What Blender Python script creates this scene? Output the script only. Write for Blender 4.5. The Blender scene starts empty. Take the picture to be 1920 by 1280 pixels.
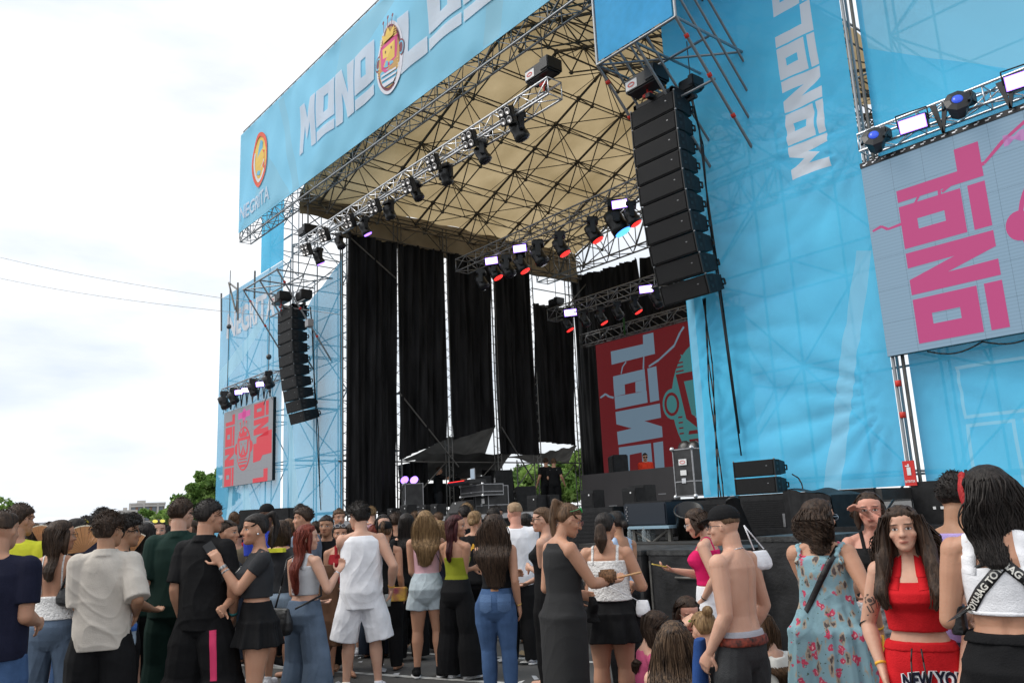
import bpy, bmesh, math, random
import numpy as np
from mathutils import Vector, Matrix
from mathutils.bvhtree import BVHTree
rnd = random.Random(7)
sc = bpy.context.scene
COL = sc.collection
# ------------------------------------------------------------------ camera
F_PX = 1550.0; PITCH = math.radians(12.0); ROLL = math.radians(-2.62); YAW = math.radians(50.2); EYE = 1.55
_fh = np.array([-math.sin(YAW), math.cos(YAW), 0]); _r0 = np.array([math.cos(YAW), math.sin(YAW), 0]); _z = np.array([0, 0, 1.])
_fw = _fh*math.cos(PITCH)+_z*math.sin(PITCH); _u0 = -_fh*math.sin(PITCH)+_z*math.cos(PITCH)
_rr = _r0*math.cos(ROLL)+_u0*math.sin(ROLL); _uu = _u0*math.cos(ROLL)-_r0*math.sin(ROLL)
_C = np.array([0, 0, EYE])
cam_d = bpy.data.cameras.new("camera"); cam = bpy.data.objects.new("camera", cam_d); COL.objects.link(cam)
cam.matrix_world = Matrix(((_rr[0], _uu[0], -_fw[0], 0), (_rr[1], _uu[1], -_fw[1], 0), (_rr[2], _uu[2], -_fw[2], EYE), (0, 0, 0, 1)))
cam_d.sensor_width = 36; cam_d.lens = 36*F_PX/1920; cam_d.clip_start = .05; cam_d.clip_end = 3000
sc.camera = cam
# survey helpers: a sight line through a photo pixel met with a real plane of the stage
def ray(x, y):
    d = _fw*F_PX+_rr*(x-960)-_uu*(y-640); return d/np.linalg.norm(d)
def onY(x, y, Y): d = ray(x, y); return Vector(_C+d*(Y/d[1]))
def onX(x, y, X): d = ray(x, y); return Vector(_C+d*(X/d[0]))
def onZ(x, y, Z): d = ray(x, y); return Vector(_C+d*((Z-EYE)/d[2]))
def onD(x, y, D): d = ray(x, y); return Vector(_C+d*(D/math.hypot(d[0], d[1])))
# ------------------------------------------------------------------ sky and sun
SUN_EL = math.radians(50); SUN_AZ = math.radians(215)      # azimuth of the sun, seen from above, from +Y towards +X
w = bpy.data.worlds.new("World"); sc.world = w; w.use_nodes = True
nt = w.node_tree; N = nt.nodes; L = nt.links
bg = N["Background"]; bg.inputs[1].default_value = 0.1
sky = N.new("ShaderNodeTexSky"); sky.sky_type = 'NISHITA'; sky.sun_disc = False
sky.sun_elevation = SUN_EL; sky.sun_rotation = SUN_AZ; sky.dust_density = 3.0; sky.air_density = 1.2
tc = N.new("ShaderNodeTexCoord"); mp = N.new("ShaderNodeMapping"); mp.inputs['Scale'].default_value = (1.2, 1.2, 4.2)
nz = N.new("ShaderNodeTexNoise"); nz.inputs['Scale'].default_value = 1.9; nz.inputs['Detail'].default_value = 9; nz.inputs['Roughness'].default_value = .55; nz.inputs['Distortion'].default_value = .5
cr = N.new("ShaderNodeValToRGB"); cr.color_ramp.elements[0].position = .33; cr.color_ramp.elements[1].position = .60
cr.color_ramp.elements[0].color = (.80, .80, .80, 1)
cr2 = N.new("ShaderNodeValToRGB"); cr2.color_ramp.elements[0].position = .30; cr2.color_ramp.elements[1].position = .62
cr2.color_ramp.elements[0].color = (6.7, 7.4, 8.3, 1); cr2.color_ramp.elements[1].color = (10.4, 10.45, 10.5, 1)
nz2 = N.new("ShaderNodeTexNoise"); nz2.inputs['Scale'].default_value = 2.6; nz2.inputs['Detail'].default_value = 6
mx = N.new("ShaderNodeMixRGB")
L.new(tc.outputs['Generated'], mp.inputs[0]); L.new(mp.outputs[0], nz.inputs['Vector']); L.new(mp.outputs[0], nz2.inputs['Vector'])
L.new(nz.outputs[0], cr.inputs[0]); L.new(nz2.outputs[0], cr2.inputs[0]); L.new(cr.outputs[0], mx.inputs[0])
L.new(sky.outputs[0], mx.inputs[1]); L.new(cr2.outputs[0], mx.inputs[2]); L.new(mx.outputs[0], bg.inputs[0])
sd = bpy.data.lights.new("sun", 'SUN'); sd.energy = 1.7; sd.angle = math.radians(35); sd.color = (1, .965, .9)
so = bpy.data.objects.new("sun", sd); COL.objects.link(so)
_sv = Vector((math.sin(SUN_AZ)*math.cos(SUN_EL), math.cos(SUN_AZ)*math.cos(SUN_EL), math.sin(SUN_EL)))
so.rotation_euler = _sv.to_track_quat('Z', 'Y').to_euler(); so.location = _sv*60
vs = sc.view_settings; vs.view_transform = 'Standard'; vs.look = 'None'; vs.exposure = 0.3; vs.gamma = 1; vs.use_curve_mapping = False
sc.cycles.max_bounces = 8; sc.cycles.transparent_max_bounces = 16

# ------------------------------------------------------------------ materials
MATS = {}
def lin(c):
    return tuple(((v/255)/12.92 if v/255 <= .04045 else ((v/255+.055)/1.055)**2.4) for v in c)
def mat(name, c, rough=.6, metal=0, var=0, vs_=6, bump=0, bs=40, emit=None, es=0, spec=.5, stretch=None, trans=0, alpha=0, sub=None, var2=None):
    """principled with colour variation, bump; trans = share of translucent cloth; alpha = share of open mesh"""
    if name in MATS: return MATS[name]
    m = bpy.data.materials.new(name); m.use_nodes = True; nt = m.node_tree; N = nt.nodes; L = nt.links
    b = N["Principled BSDF"]; out = N["Material Output"]
    b.inputs['Base Color'].default_value = (*c, 1); b.inputs['Roughness'].default_value = rough; b.inputs['Metallic'].default_value = metal
    b.inputs['Specular IOR Level'].default_value = spec
    if sub:
        b.inputs['Subsurface Weight'].default_value = sub; b.inputs['Subsurface Radius'].default_value = (.012, .005, .003); b.inputs['Subsurface Scale'].default_value = .6
    tcn = N.new("ShaderNodeTexCoord"); src = tcn.outputs['Object']
    if stretch:
        mpn = N.new("ShaderNodeMapping"); mpn.inputs['Scale'].default_value = stretch; L.new(src, mpn.inputs[0]); src = mpn.outputs[0]
    colout = None
    if var:
        n = N.new("ShaderNodeTexNoise"); n.inputs['Scale'].default_value = vs_; n.inputs['Detail'].default_value = 6; L.new(src, n.inputs['Vector'])
        r = N.new("ShaderNodeValToRGB"); r.color_ramp.elements[0].position = .3; r.color_ramp.elements[1].position = .7
        c2 = var2 or tuple(min(1, v*(1+var)+.02*var) for v in c)
        r.color_ramp.elements[0].color = (*[v*(1-var) for v in c], 1); r.color_ramp.elements[1].color = (*c2, 1)
        L.new(n.outputs[0], r.inputs[0]); L.new(r.outputs[0], b.inputs['Base Color']); colout = r.outputs[0]
    bo = None
    if bump:
        n2 = N.new("ShaderNodeTexNoise"); n2.inputs['Scale'].default_value = bs; n2.inputs['Detail'].default_value = 4; L.new(src, n2.inputs['Vector'])
        bp = N.new("ShaderNodeBump"); bp.inputs['Strength'].default_value = bump; bp.inputs['Distance'].default_value = .02
        L.new(n2.outputs[0], bp.inputs['Height']); L.new(bp.outputs[0], b.inputs['Normal']); bo = bp.outputs[0]
    if emit:
        b.inputs['Emission Color'].default_value = (*emit, 1); b.inputs['Emission Strength'].default_value = es
    last = b.outputs[0]
    if trans:
        t = N.new("ShaderNodeBsdfTranslucent"); t.inputs[0].default_value = (*c, 1)
        if colout: L.new(colout, t.inputs[0])
        if bo: L.new(bo, t.inputs['Normal'])
        ms = N.new("ShaderNodeMixShader"); ms.inputs[0].default_value = trans; L.new(last, ms.inputs[1]); L.new(t.outputs[0], ms.inputs[2]); last = ms.outputs[0]
    if alpha:
        t = N.new("ShaderNodeBsdfTransparent"); t.inputs[0].default_value = (1, 1, 1, 1)
        ms = N.new("ShaderNodeMixShader"); ms.inputs[0].default_value = alpha; L.new(last, ms.inputs[1]); L.new(t.outputs[0], ms.inputs[2]); last = ms.outputs[0]
    L.new(last, out.inputs[0])
    MATS[name] = m; return m
def cloth(c, name=None, var=.12, bump=.25, rough=.85, bs=160):
    n = name or ('cloth_%d_%d_%d' % c); return mat(n, lin(c), rough, var=var, vs_=9, bump=bump, bs=bs, spec=.2)

# ------------------------------------------------------------------ object helpers
def tag(o, label=None, cat=None, group=None, kind=None):
    if label: o['label'] = label
    if cat: o['category'] = cat
    if group: o['group'] = group
    if kind: o['kind'] = kind
    return o
def empty(name, loc=(0, 0, 0), rz=0, label=None, cat=None, group=None, kind=None):
    o = bpy.data.objects.new(name, None); COL.objects.link(o); o.location = loc; o.rotation_euler = (0, 0, rz); o.empty_display_size = .1
    return tag(o, label, cat, group, kind)
class MB:
    def __init__(s): s.v = []; s.f = []; s.m = []
    def add(s, v, f, mi=0):
        k = len(s.v); s.v += [tuple(p) for p in v]; s.f += [tuple(i+k for i in q) for q in f]; s.m += [mi]*len(f); return s
    def box(s, a, b, mi=0, M=None, bev=0):
        x0, y0, z0 = a; x1, y1, z1 = b
        if bev:
            t = bev; v = []; 
            bm = bmesh.new(); bmesh.ops.create_cube(bm, size=1)
            for p in bm.verts: p.co = Vector(((x0+x1)/2+p.co.x*(x1-x0), (y0+y1)/2+p.co.y*(y1-y0), (z0+z1)/2+p.co.z*(z1-z0)))
            bmesh.ops.bevel(bm, geom=bm.edges[:], offset=t, segments=2, affect='EDGES')
            bm.verts.index_update(); v = [p.co.copy() for p in bm.verts]; f = [[q.index for q in fc.verts] for fc in bm.faces]; bm.free()
        else:
            v = [Vector(p) for p in ((x0, y0, z0), (x1, y0, z0), (x1, y1, z0), (x0, y1, z0), (x0, y0, z1), (x1, y0, z1), (x1, y1, z1), (x0, y1, z1))]
            f = [(0, 3, 2, 1), (4, 5, 6, 7), (0, 1, 5, 4), (1, 2, 6, 5), (2, 3, 7, 6), (3, 0, 4, 7)]
        if M: v = [M @ p for p in v]
        return s.add(v, f, mi)
    def tube(s, a, b, r, n=6, mi=0, r2=None, cap=True):
        a = Vector(a); b = Vector(b); d = (b-a)
        if d.length < 1e-6: return s
        d.normalize(); u = d.orthogonal().normalized(); w_ = d.cross(u); r2 = r if r2 is None else r2
        v = []; f = []
        for i in range(n):
            t = 2*math.pi*i/n; e = u*math.cos(t)+w_*math.sin(t); v += [a+e*r, b+e*r2]
        for i in range(n):
            j = (i+1) % n; f.append((2*i, 2*j, 2*j+1, 2*i+1))
        if cap: f += [tuple(2*i for i in range(n))[::-1], tuple(2*i+1 for i in range(n))]
        return s.add(v, f, mi)
    def path(s, pts, r, n=6, mi=0):
        for a, b in zip(pts[:-1], pts[1:]): s.tube(a, b, r, n, mi)
        return s
    def sphere(s, c, r, n=10, m=6, mi=0, sc_=(1, 1, 1)):
        c = Vector(c); v = [c+Vector((0, 0, r*sc_[2]))]; f = []
        for i in range(1, m):
            for j in range(n):
                p = math.pi*i/m; q = 2*math.pi*j/n; v.append(c+Vector((r*sc_[0]*math.sin(p)*math.cos(q), r*sc_[1]*math.sin(p)*math.sin(q), r*sc_[2]*math.cos(p))))
        v.append(c-Vector((0, 0, r*sc_[2])))
        for j in range(n): f.append((0, 1+j, 1+(j+1) % n))
        for i in range(m-2):
            for j in range(n):
                a = 1+i*n+j; b = 1+i*n+(j+1) % n; f.append((a, a+n, b+n, b))
        k = len(v)-1; o = 1+(m-2)*n
        for j in range(n): f.append((o+j, k, o+(j+1) % n))
        return s.add(v, f, mi)
    def lathe(s, prof, n=16, mi=0, M=None):
        v = []; f = []
        for r, z in prof:
            for j in range(n):
                q = 2*math.pi*j/n; p = Vector((r*math.cos(q), r*math.sin(q), z)); v.append(M @ p if M else p)
        for i in range(len(prof)-1):
            for j in range(n):
                a = i*n+j; b = i*n+(j+1) % n; f.append((a, b, b+n, a+n))
        f.append(tuple(range(n))[::-1]); f.append(tuple((len(prof)-1)*n+j for j in range(n)))
        return s.add(v, f, mi)
    def mesh(s, name, mats, smooth=False):
        me = bpy.data.meshes.new(name); me.from_pydata(s.v, [], s.f)
        for m in (mats if isinstance(mats, (list, tuple)) else [mats]): me.materials.append(m)
        if any(s.m): me.polygons.foreach_set('material_index', s.m)
        if smooth: me.polygons.foreach_set('use_smooth', [True]*len(s.f))
        me.update(); return me
    def build(s, name, mats, parent=None, smooth=False, **kw):
        o = bpy.data.objects.new(name, s.mesh(name, mats, smooth)); COL.objects.link(o)
        if parent: o.parent = parent
        return tag(o, **kw)
def copy_tree(o, parent=None):
    c = o.copy(); COL.objects.link(c)
    if parent: c.parent = parent
    for ch in list(o.children): copy_tree(ch, c)
    return c
_unit = {}
def tube_obj(name, a, b, r, m, parent=None, n=8):
    """one straight tube as its own object, sharing a unit cylinder"""
    key = (m.name, n)
    if key not in _unit:
        q = MB(); q.tube((0, 0, 0), (0, 0, 1), 1, n); _unit[key] = q.mesh('tube', m, True)
    a = Vector(a); b = Vector(b); d = b-a
    o = bpy.data.objects.new(name, _unit[key]); COL.objects.link(o)
    if parent:
        o.parent = parent; a = a-parent.location
    o.location = a; o.rotation_mode = 'QUATERNION'; o.rotation_quaternion = d.to_track_quat('Z', 'Y'); o.scale = (r, r, d.length)
    return o
def text_polys(s, size=1.0, bold=0.0):
    """letters of the built-in font as triangles in 2D, origin at lower-left; returns (verts, faces, width)"""
    cu = bpy.data.curves.new('txt', 'FONT'); cu.body = s; cu.size = size; cu.offset = bold; cu.resolution_u = 3
    o = bpy.data.objects.new('txt', cu); me = o.to_mesh()
    v = [(p.co.x, p.co.y) for p in me.vertices]; f = [tuple(p.vertices) for p in me.polygons]
    o.to_mesh_clear(); bpy.data.objects.remove(o); bpy.data.curves.remove(cu)
    wd = max(p[0] for p in v)
    return v, f, wd
# block letters of the festival wordmark, unit height 1, width 1
GL = {
 'M': [[(0, 0), (0, 1), (.30, 1), (.5, .62), (.70, 1), (1, 1), (1, 0), (.74, 0), (.68, .52), (.5, .2), (.32, .52), (.26, 0)]],
 'N': [[(0, 0), (0, 1), (.36, 1), (.66, .45), (.64, 1), (1, 1), (1, 0), (.64, 0), (.34, .55), (.36, 0)]],
 'O': [[(0, .27), (0, 1), (.38, 1), (.38, .27)], [(.38, .27), (.38, .48), (.62, .48), (.62, .27)], [(.38, .80), (.38, 1), (.62, 1), (.62, .80)], [(.62, .27), (.62, 1), (1, 1), (1, .27)], [(0, 0), (0, .19), (1, .19), (1, 0)]],
 'L': [[(0, 0), (0, 1), (.36, 1), (.36, .27), (1, .27), (1, 0)]],
 'C': [[(0, .27), (0, 1), (.38, 1), (.38, .27)], [(.38, .27), (.38, .48), (1, .48), (1, .27)], [(.38, .80), (.38, 1), (1, 1), (1, .80)], [(0, 0), (0, .19), (1, .19), (1, 0)]],
}
def word(s, x0, y0, h, wl, gap=.08):
    """polygons of a word; h = letter height, wl = letter width"""
    out = []
    for i, ch in enumerate(s):
        if ch == ' ': x0 += wl*.6; continue
        for p in GL[ch]: out.append([(x0+a*wl, y0+b*h) for a, b in p])
        x0 += wl*(1+gap)
    return out
def ell(cx, cy, rx, ry, n=28, a0=0, a1=2*math.pi):
    return [(cx+rx*math.cos(a0+(a1-a0)*i/n), cy+ry*math.sin(a0+(a1-a0)*i/n)) for i in range(n if a1-a0 > 6.2 else n+1)]
def ring(cx, cy, rx, ry, t, n=28, a0=0, a1=2*math.pi):
    out = []
    for i in range(n):
        p = a0+(a1-a0)*i/n; q = a0+(a1-a0)*(i+1)/n
        out.append([(cx+rx*math.cos(p), cy+ry*math.sin(p)), (cx+rx*math.cos(q), cy+ry*math.sin(q)), (cx+(rx-t)*math.cos(q), cy+(ry-t)*math.sin(q)), (cx+(rx-t)*math.cos(p), cy+(ry-t)*math.sin(p))])
    return out
def polymesh(name, polys, S, m, parent, step=0, lift=.006, **kw):
    """flat printed shapes laid on surface S(u, v) -> (point, normal)"""
    bm = bmesh.new()
    for p in polys:
        try: bm.faces.new([bm.verts.new((a, b, 0)) for a, b in p])
        except Exception: pass
    bmesh.ops.triangulate(bm, faces=bm.faces[:])
    if step:
        xs = [v.co.x for v in bm.verts]; ys = [v.co.y for v in bm.verts]
        for ax, lo, hi in ((0, min(xs), max(xs)), (1, min(ys), max(ys))):
            t = math.ceil(lo/step)*step
            while t < hi:
                co = (t, 0, 0) if ax == 0 else (0, t, 0); no = (1, 0, 0) if ax == 0 else (0, 1, 0)
                bmesh.ops.bisect_plane(bm, geom=bm.verts[:]+bm.edges[:]+bm.faces[:], plane_co=co, plane_no=no); t += step
    for v in bm.verts:
        p, n = S(v.co.x, v.co.y); v.co = p+n*lift
    me = bpy.data.meshes.new(name); bm.to_mesh(me); bm.free(); me.materials.append(m)
    o = bpy.data.objects.new(name, me); COL.objects.link(o)
    if parent: o.parent = parent
    return tag(o, **kw)
# ------------------------------------------------------------------ stage materials
BLUE = lin((88, 186, 232)); 
m_scrim = mat('blue_mesh_banner', (.11, .61, .97), .7, var=.08, vs_=.7, bump=.7, bs=2.2, trans=.36, alpha=.03, spec=.15)
m_scrimL = mat('blue_mesh_banner_pale', (.17, .57, .86), .7, var=.10, vs_=.7, bump=.2, bs=3, trans=.48, alpha=.20, spec=.15)
m_fascia = mat('blue_fascia_print', (.27, .66, .90), .6, var=.06, vs_=.5, bump=.12, bs=4, trans=.30, spec=.2)
m_pale = mat('pale_print', (.72, .78, .86), .7, trans=.3, spec=.2)
m_streak = mat('pale_blue_streak_print', (.40, .74, .94), .7, trans=.38, alpha=.06, spec=.2)
m_streak2 = mat('mid_blue_print', (.20, .66, .93), .7, trans=.4, alpha=.08, spec=.2)
m_galv = mat('galvanised_steel', (.33, .34, .35), .45, .75, var=.3, vs_=12)
m_dsteel = mat('weathered_steel', (.15, .145, .135), .55, .6, var=.4, vs_=5)
m_rafter = mat('dull_roof_steel', (.12, .105, .085), .6, .4, var=.4, vs_=4)
m_alu = mat('bright_aluminium', (.72, .73, .75), .32, .85, var=.15, vs_=20)
m_alud = mat('dull_aluminium', (.34, .34, .35), .4, .8, var=.2, vs_=20)
m_red = mat('red_coupler', lin((205, 50, 35)), .5)
m_tarp = mat('tan_roof_tarpaulin', (.33, .245, .125), .75, var=.28, vs_=.55, bump=.35, bs=1.2, trans=.78, spec=.1, var2=(.40, .31, .18))
m_fasc2 = mat('brown_eave_tarpaulin', (.20, .15, .09), .8, var=.2, vs_=1, bump=.3, bs=2, trans=.25, spec=.1)
m_black = mat('black_paint', (.009, .009, .010), .55, var=.3, vs_=9, bump=.15, bs=90, spec=.3)
m_plast = mat('black_plastic', (.010, .010, .011), .35, bump=.05, bs=200)
m_grille = mat('black_speaker_grille', (.009, .009, .010), .65, bump=.5, bs=220, spec=.25)
m_curt = mat('black_molton_curtain', (.011, .011, .012), .85, var=.5, vs_=2, spec=.2, trans=.08, stretch=(2, 2, .3))
m_canopy = mat('grey_black_canopy_sheet', (.06, .058, .055), .85, var=.4, vs_=1.5, trans=.35)
m_deck = mat('dark_stage_deck', (.03, .028, .026), .6, var=.3, vs_=5)
m_white = mat('white_label', (.75, .75, .75), .5)
m_greyc = mat('grey_plastic', (.28, .28, .29), .5)
m_cable = mat('black_cable', (.01, .01, .01), .5)
m_chain = mat('steel_chain', (.10, .10, .10), .4, .8)
m_lens_w = mat('lit_white_led', (.8, .8, .85), .3, emit=(.93, .90, 1), es=2.6)
m_lens_v = mat('lit_violet_led', (.3, .2, .8), .3, emit=(.33, .16, 1), es=2.6)
m_lens_r = mat('lit_red_led', (.6, .03, .02), .3, emit=(1, .035, .03), es=1.3)
m_lens_b = mat('lit_blue_led', (.05, .15, .9), .3, emit=(.06, .28, 1), es=2.6)
m_lens_d = mat('dark_glass_lens', (.02, .02, .03), .08)
m_lamp = mat('silver_lamp_reflector', (.75, .72, .70), .18, .9)
m_wood = mat('worn_flight_case_ply', (.016, .016, .017), .45, var=.6, vs_=4, bump=.2, bs=30)

# ------------------------------------------------------------------ ground
def ground():
    q = MB(); n = 24; R = 1500
    xs = sorted(set([-R, -600, -300, -150, -80, -50]+[-40+4*i for i in range(17)]+[40, 80, 150, 300, 600, R]))
    q.v = [(x, y, 0) for y in xs for x in xs]; k = len(xs)
    q.f = [(j*k+i, j*k+i+1, (j+1)*k+i+1, (j+1)*k+i) for j in range(k-1) for i in range(k-1)]; q.m = [0]*len(q.f)
    m = mat('asphalt', (.085, .083, .08), .85, var=.35, vs_=.8, bump=.6, bs=60, spec=.3)
    q.build('ground', m, kind='structure')
    wl = mat('worn_white_road_paint', (.42, .42, .40), .8, var=.5, vs_=7)
    p = MB()
    for k in range(9):
        y = 3.2+k*1.35; p.add([(-12, y, .004), (-5.5, y+2.4, .004), (-5.5, y+2.5, .004), (-12, y+.1, .004)], [(0, 1, 2, 3)])
    p.build('parking_lines', wl, kind='structure')
    # litter trodden into the asphalt
    t = MB(); r = random.Random(3)
    for i in range(420):
        d = r.uniform(5.5, 13); a = r.uniform(-.9, .6); x, y = math.sin(a-YAW+.35)*d, math.cos(a-YAW+.35)*d; s = r.uniform(.02, .07); an = r.uniform(0, 3.1)
        e = Vector((math.cos(an), math.sin(an), r.uniform(-.1, .3)))*s; g = Vector((-math.sin(an), math.cos(an), r.uniform(-.1, .3)))*s*r.uniform(.3, 1); c = Vector((x, y, .03))
        t.add([c-e-g, c+e-g, c+e*.8+g+Vector((0, 0, .01)), c-e+g], [(0, 1, 2, 3)], i % 3)
    t.build('litter', [mat('litter_white', (.6, .6, .58), .8), mat('litter_brown', (.25, .18, .1), .8), mat('litter_grey', (.35, .36, .38), .6)], kind='stuff')
ground()

# ------------------------------------------------------------------ hung cloth sheets
def cloth_disp(x, z, s, amp):
    return amp*(.5*math.sin(x*1.7+z*.6+s)+.35*math.sin(x*3.9-z*1.3+s*2.1+math.sin(z*.9+s)*1.2)+.25*math.sin(z*3.1+x*2.3+s*1.7+math.sin(x*1.4)*1.4))
def sheetY(name, x0, x1, z0, z1, Y, m, seed, amp=.03, parent=None, ties=(), cell=.14, nx=None, nz_=None, top=None, bot=None, thick=.01, **kw):
    """cloth hanging in a plane of constant Y; top/bot: callables of t in 0..1 for the edges; returns (object, S)"""
    nx = nx or max(4, int((x1-x0)/cell)); nz_ = nz_ or max(4, int((z1-z0)/cell)); base = cloth_disp
    def cloth_disp_(x, z, s_, a_):
        d = base(x, z, s_, a_)
        for (tx, tz, A, n_, L_) in ties:
            r = math.hypot(x-tx, z-tz); th = math.atan2(z-tz, x-tx); q_ = math.sin(th*n_+tx+1.2*math.sin(r*.9+tz)); d += A*(1-1.8*abs(q_)**.7)*min(r/.5, 1)*math.exp(-r/L_)
        return d
    def S(x, z):
        e = .05; d = cloth_disp_(x, z, seed, amp); t = min(1, min(x-x0, x1-x, z-z0, z1-z)/.25); t = max(t, 0)
        n = Vector((0, -1, 0))
        return Vector((x, Y+d*t, z)), n
    q = MB()
    for j in range(nz_+1):
        for i in range(nx+1):
            t = i/nx; a = z0 if bot is None else bot(t); b = z1 if top is None else top(t)
            q.v.append(S(x0+(x1-x0)*t, a+(b-a)*j/nz_)[0])
    for j in range(nz_):
        for i in range(nx):
            a = j*(nx+1)+i; q.f.append((a, a+1, a+nx+2, a+nx+1)); q.m.append(0)
    o = q.build(name, m, parent, True, **kw)
    return o, S
# right wall: two tall scrims either side of the slit at X=-6.1
def inpoly(x, z, P):
    c = False; n = len(P)
    for i in range(n):
        (a, b), (d, e) = P[i], P[(i+1) % n]
        if (b > z) != (e > z) and x < (d-a)*(z-b)/(e-b)+a: c = not c
    return c
def printed(o, polys, m):
    """print shapes into a hung sheet: its mesh is cut along their outlines and the faces inside take the ink"""
    bm = bmesh.new(); bm.from_mesh(o.data); mi = len(o.data.materials); o.data.materials.append(m); ox, oz = o.location.x, o.location.z
    for P in polys:
        xs = [p[0] for p in P]; zs = [p[1] for p in P]; e = .2
        for i in range(len(P)):
            (a, b), (c, d) = P[i], P[(i+1) % len(P)]; no = Vector((-(d-b), 0, c-a))
            if no.length < 1e-6: continue
            F = [f for f in bm.faces if min(xs)-e < f.calc_center_median().x < max(xs)+e and min(zs)-e < f.calc_center_median().z < max(zs)+e]
            G = set(); [G.update(f.verts) or G.update(f.edges) for f in F]
            bmesh.ops.bisect_plane(bm, geom=list(G)+F, plane_co=(a, 0, b), plane_no=no.normalized(), dist=1e-4)
        for f in bm.faces:
            c = f.calc_center_median()
            if min(xs) <= c.x <= max(xs) and min(zs) <= c.z <= max(zs) and inpoly(c.x, c.z, P): f.material_index = mi
    bm.to_mesh(o.data); bm.free()
def streaks(par, S, lst, m=None, step=.2): printed(par, lst, m or m_streak)
rw, SR = sheetY('stage_wall_banner', -10.1, -6.17, 1.76, 13.5, 13.0, m_scrim, 1.3, .05, ties=((-10.1, 4.6, .06, 11, 2.6), (-6.17, 3.1, .055, 10, 2.4), (-10.1, 7.2, .05, 9, 2.0), (-8.15, 8.1, .05, 8, 1.6), (-6.17, 7.6, .04, 9, 1.6), (-10.1, 2.6, .035, 12, 1.8)), cell=.075)
tag(rw, 'tall blue mesh banner on the right stage tower, reading MONO LOCO upwards', 'banner')
_q = [onY(x, y, 13) for x, y in ((1538, 955), (1572, 955), (1634, 470), (1606, 470))]
streaks(rw, SR, [[(v_.x, v_.z) for v_ in _q], [(-10.08, 1.8), (-9.92, 1.8), (-9.9, 10), (-10.08, 10)]], mat('soft_streak_print', (.24, .66, .93), .7, trans=.38, alpha=.03, spec=.2))
# wordmark reading upwards
def vword(name, s, x0, z0, hx, wl, S, m, par, gap=.08, step=.15, lift=.026):
    P = [[(x0+hx-b, z0+a) for a, b in p] for p in word(s, 0, 0, hx, wl, gap)]      # letter up -> -X, reading -> +Z
    return polymesh(name, P, S, m, par, step, lift)
c0 = onY(1487, 338, 13); c1 = onY(1560, 318, 13)
printed(rw, [[(c0.x+(c1.x-c0.x)-b, c0.z+a) for a, b in p] for p in word('MONOLOCO', 0, 0, c1.x-c0.x, .62, .06)], m_pale)
r2, SR2 = sheetY('stage_wall_banner', -6.0, 1.5, 1.2, 13.5, 13.25, m_scrim, 4.1, .05, ties=((-6.0, 3.6, .05, 9, 2.2), (-6.0, 10.4, .06, 9, 2.6)), cell=.10)
tag(r2, 'wide plain blue mesh banner behind the big right-hand video screen', 'banner')
def frame_print(x0, z0, x1, z1, t): return [[(x0, z0), (x1, z0), (x1, z0+t), (x0, z0+t)], [(x0, z0+t), (x0+t, z0+t), (x0+t, z1-t), (x0, z1-t)], [(x1-t, z0+t), (x1, z0+t), (x1, z1-t), (x1-t, z1-t)], [(x0, z1-t), (x1, z1-t), (x1, z1), (x0, z1)]]
printed(r2, frame_print(-5.3, 2.7, -3.9, 3.5, .05)+frame_print(-5.3, 1.6, -4.6, 2.62, .05)+frame_print(-4.5, 1.6, -3.1, 2.62, .05), m_streak2)
streaks(r2, SR2, [[(-5.9, 11.5), (-5.9, 9.2), (-3.2, 7.4), (-1.6, 7.6)], [(-3.4, 8.6), (-1.0, 9.4), (-1.2, 12.5), (-4.4, 12.8)]], m_streak2)
# left wing
lw, SL = sheetY('wing_banner', -35.9, -29.3, .9, 11.75, 13.0, m_scrimL, 2.2, .05, bot=None)
tag(lw, 'blue mesh banner of the left wing, grey drink-brand lettering along its top', 'banner')
lw2, SL2 = sheetY('wing_banner', -29.1, -24.5, .9, 9.9, 13.0, m_scrimL, 6.2, .05, top=lambda t: 8.6+1.9*t)
tag(lw2, 'blue mesh banner hanging between the left video wall and the black curtains', 'banner')
lw3, SL3 = sheetY('wing_banner', -31.5, -29.3, 11.78, 14.6, 13.0, m_scrim, 7.7, .06)
tag(lw3, 'narrow creased blue banner right under the low end of the roof fascia', 'banner')
for xx in (-33.3, -31.2): polymesh('seam', [[(xx, 1.2), (xx+.06, 1.2), (xx+.06, 11.6), (xx, 11.6)]], SL, m_streak, lw, .4, .005)
streaks(lw, SL, [[(-35, 1), (-34.4, 1), (-33, 7), (-33.2, 7)], [(-32.4, 1), (-31.6, 1), (-33.6, 7.4), (-33.8, 7.4)], [(-35.8, 7.5), (-31, 9.5), (-31, 10.0), (-35.8, 8.4)]])
streaks(lw2, SL2, [[(-28.4, 1), (-27.4, 1), (-28.6, 6.4), (-28.8, 6.4)]])
def fword(name, s, p0, p1, h, S, m, par, bold=.02, lift=.028):
    """font text along a straight line p0->p1 in (u, v) surface coordinates"""
    v, f, wd = text_polys(s, 1, bold); p0 = Vector(p0); p1 = Vector(p1); e = (p1-p0)/wd; n = Vector((-e.y, e.x)).normalized()*h
    return polymesh(name, [[tuple(p0+e*v[i][0]+n*v[i][1]) for i in q] for q in f], S, m, par, 0, lift)
a = onY(437, 610, 13); b = onY(512, 560, 13)
m_gp = mat('grey_print', (.74, .76, .80), .7, trans=.2)
fword('lettering', 'NEGRITA', (-35.0, 9.75), (-30.0, 9.75), 1.5, SL, m_gp, lw, .03)

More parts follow.
